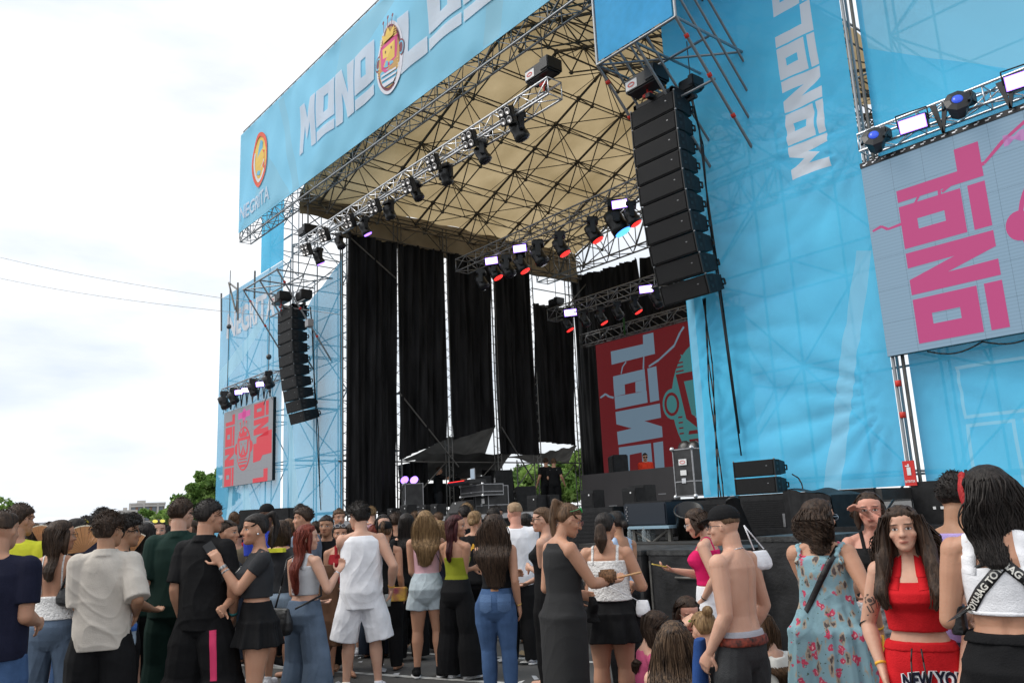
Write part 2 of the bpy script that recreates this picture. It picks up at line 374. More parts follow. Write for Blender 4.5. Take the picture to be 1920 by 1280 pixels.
# ------------------------------------------------------------------ roof fascia banner
FY = 11.1; FX0 = -29.2; FX1 = 2.0; FZ0 = 12.33; FZ1 = 16.5
roof_b, SF = sheetY('roof_fascia_banner', FX0+.12, FX1, FZ0+.1, FZ1-.1, FY, m_fascia, 3.3, .05)
tag(roof_b, 'long pale blue fascia banner across the roof front with white block lettering and emblem', 'banner')
streaks(roof_b, SF, [[(-24.4, 12.5), (-23.9, 12.5), (-25.2, 16.3), (-25.6, 16.3)], [(-21.0, 16.3), (-17.2, 16.3), (-21.8, 14.2)], [(-28.8, 12.5), (-26.4, 14.6), (-24.6, 12.5)], [(-13.9, 12.5), (-13.3, 12.5), (-12.4, 16.3), (-13.2, 16.3)]], mat('pale_fascia_print', (.27, .62, .82), .6, trans=.35), .5)
W0 = onY(563, 290, FY); W1 = onY(703, 190, FY)
lw_ = (W1.x-W0.x)/4.35
polymesh('wordmark', word('MONO', W0.x, FZ0+1.2, 1.75, lw_*1.05, .06), SF, m_pale, roof_b, .2, .026)
L0 = onY(747, 130, FY)
polymesh('wordmark', word('LOCO', L0.x, FZ0+1.2, 1.75, lw_*1.3, .06), SF, m_pale, roof_b, .2, .026)

# emblem (crowned oval badge), drawn in unit coordinates, height 1.0
def emblem_polys():
    P = {}
    P['halo'] = [ell(0, 0, .41, .55, 40)]
    P['muzzle'] = [[(-.235, -.16), (.235, -.16), (.26, -.2), (.2, -.34), (.1, -.43), (-.1, -.43), (-.2, -.34), (-.26, -.2)]]
    P['rim'] = [ell(0, 0, .36, .5, 40)]
    P['ear'] = [ell(-.35, .02, .11, .13, 20), ell(.35, .02, .11, .13, 20)]
    P['ear2'] = ring(-.36, .02, .08, .10, .025, 18)+ring(.36, .02, .08, .10, .025, 18)
    P['inner'] = [ell(0, 0, .32, .46, 40)]
    P['frame'] = [[(-.29, .26), (.29, .26), (.22, -.12), (.12, -.2), (-.12, -.2), (-.22, -.12)]]
    P['mask'] = [[(-.21, .19), (.21, .19), (.16, -.09), (.08, -.14), (-.08, -.14), (-.16, -.09)]]
    P['nose'] = [[(0, .08), (.13, -.12), (.03, -.14)], [(0, .08), (-.03, -.14), (-.13, -.12)]]
    P['eyes'] = [[(-.11, .13), (-.08, .13), (-.08, .09), (-.11, .09)], [(.08, .13), (.11, .13), (.11, .09), (.08, .09)]]
    P['jaw'] = [[(-.2, -.22), (.2, -.22), (.21, -.25), (-.21, -.25)], [(-.21, -.29), (.21, -.29), (.2, -.32), (-.2, -.32)], [(-.19, -.36), (.19, -.36), (.13, -.42), (-.13, -.42)]]
    P['crown'] = [[(-.17, .27), (-.22, .42), (-.09, .35), (0, .47), (.09, .35), (.22, .42), (.17, .27)]]
    P['prong'] = [[(-.012, .45), (.012, .45), (.012, .60), (-.012, .60)], [(.12, .42), (.14, .42), (.16, .57), (.14, .57)], [(-.14, .42), (-.12, .42), (-.14, .57), (-.16, .57)], ell(0, .62, .03, .03, 10), ell(.155, .59, .03, .03, 10), ell(-.155, .59, .03, .03, 10)]
    P['ticks'] = [[(sx*.255, z), (sx*.30, z), (sx*.30, z+.012), (sx*.255, z+.012)] for sx in (-1, 1) for z in [-.24+.045*k for k in range(4)]]+[[(sx*.2, z), (sx*.285, z), (sx*.28, z+.012), (sx*.2, z+.012)] for sx in (-1, 1) for z in [.24+.035*k for k in range(4)]]
    return P
def emblem(S, cx, cz, h, pal, par, lift=.036, sx=1.0, name='emblem'):
    e = empty(name); e.parent = par
    P = emblem_polys()
    for i, (k, m) in enumerate(pal):
        nm = name+'_'+{'rim': 'rim', 'inner': 'field', 'ear': 'side', 'ear2': 'scroll', 'eyes': 'eye'}.get(k, k); Q = [[(cx+a*h*sx, cz+b*h) for a, b in p] for p in P[k]]
        for grp in ([[q] for q in Q] if k in ('ear', 'eyes', 'prong') else [Q[:18], Q[18:]] if k == 'ear2' else [Q]): polymesh(nm, grp, S, m, e, 0, lift+.004*i)
    return e
eb = mat('print_maroon', lin((120, 60, 75)), .7); ey = mat('print_yellow', lin((225, 190, 90)), .7); ep = mat('print_pink', lin((205, 70, 130)), .7); ec = mat('print_cyan', lin((110, 185, 215)), .7); ew = mat('print_white', lin((215, 215, 225)), .7); er = mat('print_red', lin((225, 95, 70)), .7)
EC = onY(727, 92, FY); eyo = mat('print_ochre', lin((190, 150, 90)), .7)
emblem(SF, EC.x+.15, FZ0+1.95, 2.0, [('halo', ew), ('rim', eb), ('ear', eb), ('ear2', ec), ('inner', eyo), ('muzzle', ec), ('frame', ep), ('mask', ey), ('nose', ec), ('eyes', eb), ('jaw', ew), ('crown', ey), ('prong', eb), ('ticks', ey)], roof_b, sx=.80)
# drink-brand roundel at the left end
lg = empty('roundel'); lg.parent = roof_b; cx, cz = -28.0, 15.15
cx = onY(489, 300, FY).x; cz = onY(489, 300, FY).z
for i, (nm, P, m) in enumerate((('roundel_field', [ell(cx, cz, .68, .98)], ey), ('roundel_ring', ring(cx, cz, .72, 1.04, .16), er), ('roundel_ring', ring(cx+.02, cz-.02, .54, .84, .12, 24, 2.6, 6.0), ew), ('roundel_profile', [[(cx-.26, cz-.5), (cx-.1, cz-.2), (cx-.2, cz+.1), (cx-.05, cz+.5), (cx+.12, cz+.72), (cx+.3, cz+.6), (cx+.26, cz+.25), (cx+.34, cz+.1), (cx+.2, cz-.05), (cx+.22, cz-.35), (cx, cz-.6)]], ec), ('roundel_profile', [[(cx+.22, cz+.3), (cx+.46, cz+.2), (cx+.46, cz-.5), (cx+.2, cz-.3)]], er), ('roundel_profile', [[(cx+.1, cz-.25), (cx+.45, cz-.1), (cx+.45, cz-.2), (cx+.12, cz-.38)]], ew))):
    polymesh(nm, P, SF, m, lg, 0, .03+.005*i)
a = onY(462, 398, FY); fword('lettering', 'NEGRITA', (-28.9, FZ0+.52), (-26.2, FZ0+.52), .75, SF, m_pale, roof_b, .02)

# ------------------------------------------------------------------ lattice helpers
def lattice(name, a, b, sect, m, parent, r=.025, bay=.5, rb=.012, **kw):
    """box truss between a and b with square section sect; chords and lacing are parts"""
    a = Vector(a); b = Vector(b); d = (b-a).normalized(); up = Vector((0, 0, 1)); s = d.cross(up).normalized()
    if s.length < .1: s = Vector((1, 0, 0))
    up = s.cross(d).normalized(); w_, h_ = sect
    root = parent if parent is not None else empty(name, a, **kw)
    if parent is None: off = a
    else: off = parent.location
    cs = [(-1, -1), (1, -1), (1, 1), (-1, 1)]; C = [s*(x*w_/2)+up*(z*h_/2) for x, z in cs]
    for c in C: tube_obj('chord', a+c, b+c, r, m, root)
    n = max(2, int(round((b-a).length/bay))); q = MB(); A = a-off
    for i in range(n):
        p0 = A+(b-a)*(i/n); p1 = A+(b-a)*((i+1)/n)
        for k in range(4):
            c0, c1 = C[k], C[(k+1) % 4]
            q.tube(p0+c0, p1+c1, rb, 4) if (i+k) % 2 else q.tube(p0+c1, p1+c0, rb, 4)
            if i % 2 == 0 or i == n-1: q.tube(p0+c0 if i < n-1 else p1+c0, p0+c1 if i < n-1 else p1+c1, rb, 4)
    q.build('lacing', m, root, True)
    return root
# fascia frame: two long edge trusses and the end post
fr = empty('fascia_frame', (FX0, FY+.2, FZ0), label='long steel lattice frame carrying the blue fascia banner along the roof edge', cat='truss')
lattice('x', (FX0, FY+.32, FZ0+.02), (FX1, FY+.32, FZ0+.02), (.42, .42), m_galv, fr, .028, .62, .015)
lattice('x', (FX0, FY+.30, FZ1), (FX1, FY+.30, FZ1), (.3, .3), m_galv, fr, .02, .5, .012)
lattice('x', (FX0, FY+.30, FZ0), (FX0, FY+.30, FZ1), (.3, .3), m_galv, fr, .02, .5, .012)
for k in range(10):
    x = FX0+2.6*(k+1)
    tube_obj('upright', (x, FY+.25, FZ0), (x, FY+.25, FZ1), .02, m_galv, fr)

# ------------------------------------------------------------------ roof
EX = -24.3; EZ = 12.28; RX = -16.35; RZ = 15.3; EX2 = -8.4
def roofz(x): return EZ+(RZ-EZ)*(x-EX)/(RX-EX) if x <= RX else EZ+(RZ-EZ)*(EX2-x)/(EX2-RX)
root = empty('stage_roof', (EX, 11.4, EZ), label='pitched stage roof of tan tarpaulin over a web of dark steel trusses', cat='stage roof')
q = MB(); xs = [EX-.3+(RX-EX+.3)*i/44 for i in range(45)]+[RX+(EX2-RX)*(i+1)/44 for i in range(44)]; ny = 60; Y0 = 11.45; Y1 = 24.3
for j in range(ny+1):
    y = Y0+(Y1-Y0)*j/ny
    for x in xs:
        ph = ((y-11.9)/2.03) % 1; sag = -.10*math.sin(math.pi*ph)**2-.03*math.sin(x*2.3+y)
        q.v.append((x-EX, y-11.4, roofz(x)+.45+sag-EZ))
k = len(xs)
for j in range(ny):
    for i in range(k-1): q.f.append((j*k+i, j*k+i+1, (j+1)*k+i+1, (j+1)*k+i)); q.m.append(0)
q.build('tarpaulin', m_tarp, root, True)
q = MB()
for j in range(41):
    y = 11.45+12.8*j/40; dx = .05*math.sin(j*1.3)
    q.v += [(-.28+dx, y-11.4, .32), (-.3+dx*1.6, y-11.4, -.2), (-.25+dx*1.2, y-11.4, (-1.0 if y > 12.9 else -.45)+.02*math.sin(j*.9))]
for j in range(40):
    for i in range(2): q.f.append((j*3+i, j*3+i+1, j*3+i+4, j*3+i+3)); q.m.append(0)
q.build('eave_curtain', m_fasc2, root, True)
ys = [12.06, 13.95, 15.91, 17.89, 19.93, 21.9, 23.89]
for y in ys:      # each rafter: heavy top chord, thin bottom chord, lacing
    for (xa, xb) in ((EX, RX), (RX, EX2)):
        a = Vector((xa, y, roofz(xa))); b = Vector((xb, y, roofz(xb)))
        tube_obj('rafter', a, b, .045, m_rafter, root, 6)
        n_ = 7; q = MB(); lo = Vector((0, 0, -.75)); A = a-root.location; B = b-root.location
        for i in range(n_):
            t0, t1, tm = i/n_, (i+1)/n_, (i+.5)/n_
            p0 = A.lerp(B, t0); p1 = A.lerp(B, t1); pm = A.lerp(B, tm)+lo
            q.tube(p0, pm, .022, 5); q.tube(pm, p1, .022, 5); q.sphere(p0, .09, 6, 4); q.sphere(pm, .07, 6, 4)
        q.build('web', m_rafter, root, True)
        tube_obj('bottom_chord', A.lerp(B, .06)+root.location+lo, A.lerp(B, .94)+root.location+lo, .024, m_rafter, root, 6)
for i in range(8):
    for (xa, xb) in ((EX, RX), (RX, EX2)):
        t = i/7; x = xa+(xb-xa)*t
        if i == 0 and xa == RX: continue
        tube_obj('purlin', (x, 11.5, roofz(x)+.02), (x, 24.2, roofz(x)+.02), .024, m_rafter, root, 6)
        if i < 7:
            x2 = xa+(xb-xa)*(i+.5)/7
            tube_obj('purlin', (x2, 11.5, roofz(x2)-.75), (x2, 24.2, roofz(x2)-.75), .02, m_rafter, root, 6)
r_ = random.Random(5); q = MB()
for j in range(6):
    for i in range(14):
        x0 = EX+(EX2-EX)*i/14; x1 = EX+(EX2-EX)*(i+1)/14; y0, y1 = ys[j], ys[j+1]
        if (i+j) % 2: x0, x1 = x1, x0
        if r_.random() < .75: q.tube(Vector((x0, y0, roofz(x0)-.03))-root.location, Vector((x1, y1, roofz(x1)-.03))-root.location, .018, 4)
        xm = (x0+x1)/2
        q.tube(Vector((x0, y0, roofz(x0)))-root.location, Vector((xm, (y0+y1)/2, roofz(xm)-.75))-root.location, .014, 4)
        q.tube(Vector((x1, y1, roofz(x1)))-root.location, Vector((xm, (y0+y1)/2, roofz(xm)-.75))-root.location, .014, 4)
q.build('bracing', m_rafter, root, True)
for y, kw in ((23.0, 'heavy steel lattice beam spanning the back of the stage above the curtains'),):
    bt = empty('lattice_beam', (-25, y, 11.3), label=kw, cat='beam')
    lattice('x', (-25.4, y, 11.95), (-9, y, 11.95), (.6, 1.25), m_galv, bt, .035, .7, .02)
eb_ = empty('eave_beam', (EX, 12, 11.5), label='steel lattice beam running back along the left eave over the black curtains', cat='beam')
lattice('x', (EX-.15, 11.6, 11.75), (EX-.15, 24.2, 11.75), (.45, .75), m_rafter, eb_, .03, .9, .018)

# ------------------------------------------------------------------ scaffolding towers
def tower(label, xs, ys, z0, z1, bay=2.0, m=m_galv, group=None, skip=None, brace=True, rungs=True):
    t = empty('scaffold_tower', (xs[0], ys[0], z0), label=label, cat='scaffolding', group=group)
    zs = []; z = z0
    while z < z1-.3: zs.append(z); z += bay
    for x in xs:
        for y in ys: tube_obj('upright', (x, y, z0), (x, y, z1), .026, m, t)
    for z in zs[1:] + [z1-.1]:
        for y in ys: tube_obj('ledger', (xs[0], y, z), (xs[-1], y, z), .022, m, t)
        for x in xs: tube_obj('transom', (x, ys[0], z), (x, ys[-1], z), .022, m, t)
    if brace:
        for i, z in enumerate(zs):
            zt = min(z+bay, z1)
            for j in range(len(xs)-1):
                for y in (ys[0],):
                    a, b = (xs[j], xs[j+1]) if (i+j) % 2 else (xs[j+1], xs[j])
                    tube_obj('brace', (a, y, z), (b, y, zt), .02, m, t)
            for j in range(len(ys)-1):
                a, b = (ys[j], ys[j+1]) if (i+j) % 2 else (ys[j+1], ys[j])
                tube_obj('brace', (xs[0], a, z), (xs[0], b, zt), .02, m, t)
    return t
tower('tall scaffold tower behind the left wing banners, its lattice showing through the blue mesh', [-35.7, -33.6, -31.5, -29.4], [13.35, 15.4], 0, 11.9)
tower('open scaffold tower between the left wing and the black curtains, bare near its top', [-29.1, -27.0, -24.75], [13.3, 15.4], 0, 12.4)
tower('slim scaffold column behind the narrow creased banner under the fascia', [-31.4, -29.3], [13.35, 14.6], 11.9, 15.0, 1.0)
tower('scaffold tower inside the right stage wall, behind the tall lettered banner', [-9.9, -8.0, -6.3], [13.5, 15.5], 0, 14.5)
tower('scaffold tower behind the right video screen, showing as blue shadows through the mesh', [-5.7, -3.6, -1.5, .6], [13.7, 15.8], 0, 14.5, 1.9)
# slit pole between the two right banners with sign
sp = empty('scaffold_pole', (-6.09, 13.02, 0), label='red-spotted scaffold pole in the slit between the two right-hand blue banners', cat='pole')
tube_obj('upright', (-6.13, 13.0, 0), (-6.13, 13.0, 14), .028, m_galv, sp); tube_obj('upright', (-6.02, 13.1, 0), (-6.02, 13.1, 14), .03, m_dsteel, sp)
for z in (1.9, 2.8, 3.3, 4.2, 5.5, 6.6): tube_obj('coupler', (-6.08, 12.96, z), (-6.08, 12.96, z+.09), .05, m_red, sp)
e0 = onY(1701, 866, 12.9)
es_ = MB(); es_.box((-6.16, 12.88, e0.z-.36), (-5.98, 12.9, e0.z+.02)); ex = es_.build('fire_sign', mat('sign_red', lin((205, 45, 40)), .5)); tag(ex, 'small red fire extinguisher sign on the pole in the banner slit', 'sign')
Sg = lambda x, z: (Vector((x, 12.878, z)), Vector((0, -1, 0)))
zt = e0.z
polymesh('pictogram', [[(-6.10, zt-.20), (-6.04, zt-.20), (-6.04, zt-.08), (-6.10, zt-.08)], [(-6.12, zt-.05), (-6.05, zt-.05), (-6.06, zt-.075), (-6.12, zt-.065)], ell(-6.07, zt-.04, .014, .014, 8)], Sg, m_white, ex)
v, f, wd = text_polys('EXTINTOR', 1, .02); s = .155/wd
polymesh('lettering', [[(-6.148+v[i][0]*s, zt-.31+v[i][1]*s*1.6) for i in q_] for q_ in f], Sg, m_white, ex)

# scaffold uprights beside the curtains (ladder-like pairs seen against the sky)
bayY = [onX(px, 700, EX).y for px in (647, 746, 841, 931, 1004, 1079)]
for i, y in enumerate(bayY):
    t = empty('scaffold_column', (EX-.1, y, 0), label=['front', 'second', 'third', 'fourth', 'fifth', 'rear'][i]+' slim scaffold column from the stage front, standing in a gap of the side curtains', cat='scaffolding')
    tube_obj('upright', (EX-.03, y-.07, 0), (EX-.03, y-.07, 12.3), .026, m_dsteel, t); tube_obj('upright', (EX-.03, y+.10, 0), (EX-.03, y+.10, 12.3), .022, m_dsteel, t); tube_obj('upright', (EX-.35, y+.02, 0), (EX-.35, y+.02, 12.3), .022, m_dsteel, t)
    for k in range(30): tube_obj('rung', (EX-.03, y-.07, 1.2+k*.36), (EX-.03, y+.10, 1.2+k*.36+(.14 if k % 2 else -.1)), .011, m_dsteel, t)
    q = MB(); [q.tube((.07, .09, 1.2+k*.36), (-.25, .02, 1.35+k*.36), .01, 4) for k in range(30)]; q.build('lacing', m_dsteel, t)
bx = empty('side_bracing', (EX-.3, 14, 0), label='diagonal and horizontal scaffold tubes crossing behind and under the side curtains', cat='scaffolding')
for a, b in (((650, 440), (742, 522)), ((748, 735), (860, 875)), ((1050, 590), (1110, 520)), ((940, 800), (1000, 900))):
    tube_obj('brace', onX(*a, EX+.12), onX(*b, EX+.12), .028, m_dsteel, bx)
for z in (3.6, 1.9): tube_obj('ledger', (EX-.3, 12.9, z), (EX-.3, 24, z), .026, m_dsteel, bx)
for i in range(5):
    tube_obj('brace', (EX-.3, bayY[i], 1.7), (EX-.3, bayY[i+1], 3.6), .022, m_dsteel, bx); tube_obj('upright', (EX-2.6, bayY[i]+1, 0), (EX-2.6, bayY[i]+1, 3.9), .026, m_dsteel, bx)
    tube_obj('transom', (EX-.3, bayY[i], 3.6), (EX-2.6, bayY[i]+1, 3.6), .022, m_dsteel, bx)
for z in (9.9, 10.6, 11.2): tube_obj('ledger', (EX, 21.4, z), (EX, 24, z), .022, m_dsteel, bx)

# ------------------------------------------------------------------ curtains
def curtain(pts_bot, pts_top, plane, val, label, seed):
    """pleated black cloth between two pixel-surveyed edges on the stage side (X) or back (Y) plane"""
    g = (lambda p: onX(p[0], p[1], val)) if plane == 'X' else (lambda p: onY(p[0], p[1], val))
    B = [g(p) for p in pts_bot]; T = [g(p) for p in pts_top]; n = 64; mz = 26; q = MB(); rr = random.Random(seed); ph = [rr.uniform(0, 6) for _ in range(4)]
    for j in range(mz+1):
        for i in range(n+1):
            t = i/n; b = B[0].lerp(B[1], t); tt = T[0].lerp(T[1], t); p = b.lerp(tt, j/mz)
            d = (.07*math.sin(t*38+ph[0]+.6*math.sin(j*.2))+.04*math.sin(t*71+ph[1]+j*.04)+.09*math.sin(t*13+ph[2]+j*.12))
            p += Vector((d, 0, 0)) if plane == 'X' else Vector((0, -d, 0)); q.v.append(p)
    for j in range(mz):
        for i in range(n): a = j*(n+1)+i; q.f.append((a, a+1, a+n+2, a+n+1)); q.m.append(0)
    o = q.build('curtain', m_curt, None, True, label=label, cat='curtain', group='black curtains around the stage'); return o
curtain([(650, 960), (741, 958)], [(650, 436), (740, 456)], 'X', EX, 'full-height black curtain nearest the left wing banner', 1)
curtain([(749, 862), (835, 824)], [(748, 456), (832, 472)], 'X', EX, 'black curtain second from the front on the left side, hem slanting upwards', 2)
curtain([(846, 826), (926, 800)], [(838, 474), (920, 488)], 'X', EX, 'third black side curtain, directly under the lamp truss end, ending high', 3)
curtain([(936, 850), (1008, 853)], [(923, 488), (992, 512)], 'X', EX, 'fourth black side curtain, hanging lower than both its neighbours', 4)
curtain([(1012, 828), (1083, 835)], [(998, 568), (1070, 578)], 'X', EX, 'short black side curtain in the rear corner with open sky above it', 5)
curtain([(1090, 925), (1180, 925)], [(1070, 518), (1132, 506)], 'Y', 24.35, 'black back curtain left of the red video wall', 6)
curtain([(1150, 925), (1260, 925)], [(1135, 504), (1196, 484)], 'Y', 24.4, 'black back curtain behind the middle of the small lamp truss', 7)
curtain([(1215, 925), (1390, 925)], [(1199, 484), (1330, 450)], 'Y', 24.45, 'black back curtain at the right, behind the big speaker array', 8)
# slack canopy sheets behind the side curtains
for k, (P, lb) in enumerate(((((752, 862), (905, 862), (930, 797), (842, 820)), 'slack grey-black canopy sheet sagging behind the second and third curtains'), (((935, 855), (1065, 868), (1082, 835), (1010, 850)), 'slack grey-black canopy sheet hanging below the rear corner curtains'), (((745, 905), (930, 890), (960, 850), (790, 850)), 'dark lower canopy sheet drooping behind the camera operator'))):
    c = [onX(p[0], p[1], EX-.3-(.0 if i in (2, 3) else 2.2)) for i, p in enumerate(P)]; q = MB(); n = 14
    for j in range(n+1):
        for i in range(n+1):
            s, t = i/n, j/n; p = (c[0].lerp(c[1], s)).lerp(c[3].lerp(c[2], s), t); p.z -= .35*math.sin(math.pi*s)*math.sin(math.pi*t)+.04*math.sin(s*20+t*5); q.v.append(p)
    for j in range(n):
        for i in range(n): a = j*(n+1)+i; q.f.append((a, a+1, a+n+2, a+n+1)); q.m.append(0)
    q.build('canopy_sheet', m_canopy, None, True, label=lb, cat='canopy')

# ------------------------------------------------------------------ stage deck
DZ = 1.68
dk = empty('stage_deck', (-17, 13, 0), label='long dark stage platform with a pale front edge and black skirt', cat='stage platform')
q = MB(); q.box((-24.6+17, 12.6-13, DZ-.16), (-10.1+17, 24.6-13, DZ)); q.box((-10.1+17, 12.0-13, DZ-.12), (-6.1+17, 13.0-13, DZ+.05)); q.build('platform', m_deck, dk)
q = MB(); q.box((-24.6+17, 12.55-13, DZ-.13), (-10.1+17, 12.597-13, DZ-.02)); q.build('edge_trim', m_alud, dk)
q = MB(); q.box((-24.6+17, 12.65-13, 0.0), (-10.1+17, 12.7-13, DZ-.17)); q.box((-24.6+17, 12.75-13, 0.0), (-24.55+17, 24.4-13, DZ-.17)); q.build('skirt', m_curt, dk)
q = MB(); q.box((-10.1+17, 11.96-13, .0), (-6.2+17, 12.0-13-.003, DZ+.06)); q.build('wing_skirt', m_curt, dk)
# ------------------------------------------------------------------ line arrays
def cabinet_mesh(w_=1.10, h_=.398, d_=.62):
    """one wedge speaker cabinet, front at y=0 facing -Y, top at z=0"""
    bw = w_*.80; q = MB(); g = .012
    def wedge(x0, x1, y0, y1, z0, z1, b0, b1, mi=0):
        v = [(-x0, y0, z0), (x0, y0, z0), (x1, y1, b0), (-x1, y1, b0), (-x0, y0, z1), (x0, y0, z1), (x1, y1, b1), (-x1, y1, b1)]
        q.add(v, [(0, 3, 2, 1), (4, 5, 6, 7), (0, 1, 5, 4), (1, 2, 6, 5), (2, 3, 7, 6), (3, 0, 4, 7)], mi)
    wedge(w_/2, w_/2, 0.02, .25, -h_+g, -g, -h_+g+.01, -g-.01)
    wedge(w_/2-.01, w_*.42, .25, d_, -h_+g+.012, -g-.012, -h_+.06, -.06)
    q.box((-w_/2+.03, 0, -h_+.03), (w_/2-.03, .02, -.03), 1, bev=.006)
    for sx in (-1, 1):
        for zz in (-.11, -.25): q.box((sx*(w_/2+.001)-.004, .10, zz-.03), (sx*(w_/2+.001)+.004, .18, zz+.03), 2)
        q.box((sx*w_/2-.01, .0, -h_+.01), (sx*w_/2+.012, .045, -.01), 3)
        q.tube((sx*(w_*.43), d_-.02, -h_/2-.05), (sx*(w_*.43), d_+.05, -h_/2-.05), .02, 6, 3); q.tube((sx*(w_*.43), d_+.05, -h_/2-.05), (sx*(w_*.43), d_+.05, -h_/2+.05), .02, 6, 3); q.tube((sx*(w_*.43), d_+.05, -h_/2+.05), (sx*(w_*.43), d_-.02, -h_/2+.05), .02, 6, 3)
        q.tube((sx*w_/2, .02, -.01), (sx*w_/2, .02, .012), .018, 6, 4)
    q.box((w_*.30, -.003, -.16), (w_*.33, .0, -.145), 4)
    return q.mesh('cabinet', [m_black, m_grille, m_plast, m_cable, m_alud])
cab = cabinet_mesh()
def motor(loc, label, group='chain hoists', size=(.42, .2, .2), rz=0.0, up=2.5, lab=True):
    t = empty('chain_hoist', loc, rz, label=label, cat='hoist', group=group)
    q = MB(); a, b, c = size; q.box((-a, -b, 0), (a*.9, b, c*1.6), bev=.03); q.box((a*.3, -b*1.15, .05), (a*.95, b*1.15, c*1.75), bev=.02); q.build('housing', m_plast, t)
    q = MB(); q.tube((0, 0, c*1.6), (0, 0, up), .012, 5); q.build('chain', m_chain, t)
    q = MB(); q.tube((0, 0, 0), (0, 0, -.3), .02, 5); q.tube((-.1, 0, -.12), (.1, 0, -.12), .05, 6); q.build('hook', m_red if lab else m_chain, t)
    if lab:
        q = MB(); q.box((-a*.9, -b-.006, c*.25), (-a*.2, -b-.001, c*1.2)); q.build('sticker', m_white, t)
        q = MB(); q.v = []; S = lambda x, z: (Vector((x, -b-.008, z)), Vector((0, -1, 0)))
        polymesh('sticker_mark', ring(-a*.55, c*.72, a*.22, c*.24, .022, 14), S, m_red, t)
    return t
def line_array(loc, tilt, label, n=10, rz=0):
    t = empty('line_array', loc, rz, label=label, cat='speaker array', group='flown speaker arrays')
    p = Vector((0, 0, 0)); 
    for i in range(n):
        a = math.radians(tilt[i])
        o = bpy.data.objects.new('cabinet', cab); COL.objects.link(o); o.parent = t; o.location = p; o.rotation_euler = (a, 0, 0)
        p = p+Vector((0, .402*math.sin(a)*1.45, -.400*math.cos(a)))
    q = MB(); q.box((-.5, .05, .02), (.5, .12, .10)); q.box((-.5, .5, .02), (.5, .57, .10)); q.box((-.5, .05, .02), (-.43, .6, .12)); q.box((.43, .05, .02), (.5, .6, .12)); q.box((-.05, -.1, .05), (.05, .9, .14)); q.build('flying_frame', m_black, t)
    q = MB(); q.path([(.42, .75, .1), (.48, .8, -.6), (.46, .86, -1.8), (.44, 1.0, -3.4), (.40, 1.1, -4.2), (.44, 1.15, -6.5)], .018); q.path([(.36, .8, .1), (.50, .84, -.9), (.42, .9, -2.2), (.40, 1.2, -6.9)], .014); q.build('cable', m_cable, t, True)
    return t
tl = [0, .6, 1.5, 2.6, 4, 5.6, 7.4, 9.4, 11.8, 14.5]
a = onY(1187, 207, 11.8); b = onY(1266, 180, 11.8)
line_array((-9.53, 11.75, 9.37), tl, 'large flown array of ten black speaker cabinets on the right of the stage')
line_array((-26.45, 11.8, 8.98), tl, 'smaller-looking flown array of black cabinets at the left, by the far video wall')
motor((-9.72, 11.9, 9.75), 'black chain hoist with white sticker above the front of the big right speaker array', up=.6)
motor((-9.0, 12.35, 9.5), 'chain hoist without sticker at the rear of the big right speaker array', size=(.2, .16, .16), lab=False, up=1.1)
motor((-26.75, 11.8, 9.28), 'black chain hoist with pale sticker above the left speaker array', up=1.0)
motor((-25.8, 12.2, 9.2), 'chain hoist without sticker above the rear of the left speaker array', size=(.28, .18, .2), lab=False, up=.9)
q = MB(); q.box((-.13, -.1, -.13), (.13, .1, .13), bev=.02); o = q.build('junction_box', m_greyc, label='grey junction box on the side of the left speaker array', cat='box'); o.location = onY(580, 606, 11.7)

# outriggers the arrays hang from
def outrigger(x0, x1, label, yf=11.0, zf=10.2, zt=13.4, zb=8.1, banner=True, thin=False):
    t = empty('outrigger', (x0, yf, zf), label=label, cat='scaffolding', group='scaffold outriggers holding the speaker arrays')
    R = .03
    for x in (x0, x1):
        tube_obj('upright', (x, yf, zf), (x, yf, zt), R, m_galv, t)
    tube_obj('ledger', (x0, yf, zf), (x1, yf, zf), R, m_galv, t)
    for i, x in enumerate((x0, (x0+x1)/2, x1)):
        for k in range(4 if i != 1 else 2):
            if zf+.62*k > zt and k: continue
            tube_obj('brace', (x, yf, zf+.62*k), (x, 13.05, zb+.62*k), R*(1 if k == 0 else .85), m_galv, t)
        tube_obj('transom', (x, yf, zf), (x, 13.05, zf), R*.9, m_galv, t)
        if i % 2 == 0:
            for k in (.12, .40, .70):
                p = Vector((x, yf, zf)).lerp(Vector((x, 13.05, zb)), k); tube_obj('coupler', p, p+Vector((0, .05, -.06)), .045, m_red, t)
    tube_obj('ledger', (x0, 12, zf), (x1, 12, zf), R*.9, m_galv, t); tube_obj('ledger', (x0, 12, zf-.9), (x1, 12, zf-.9), R*.9, m_galv, t)
    tube_obj('brace', (x0, yf, zf), (x1, 13.0, zf), R*.8, m_galv, t)
    return t
outrigger(-10.18, -8.2, 'steel tube outrigger with red couplers above the big right speaker array')
ob, SO = sheetY('outrigger_banner', -10.1, -8.24, 10.23, 13.4, 10.96, mat('bright_blue_banner', (.07, .47, .86), .6, var=.06, bump=.2, bs=3, trans=.4, spec=.2), 5.1, .03)
tag(ob, 'bright blue banner panel on the outrigger above the big right speaker array', 'banner')
outrigger(-28.2, -25.3, 'thin steel tube outrigger over the left speaker array', 11.0, 10.0, 10.05, 7.0)

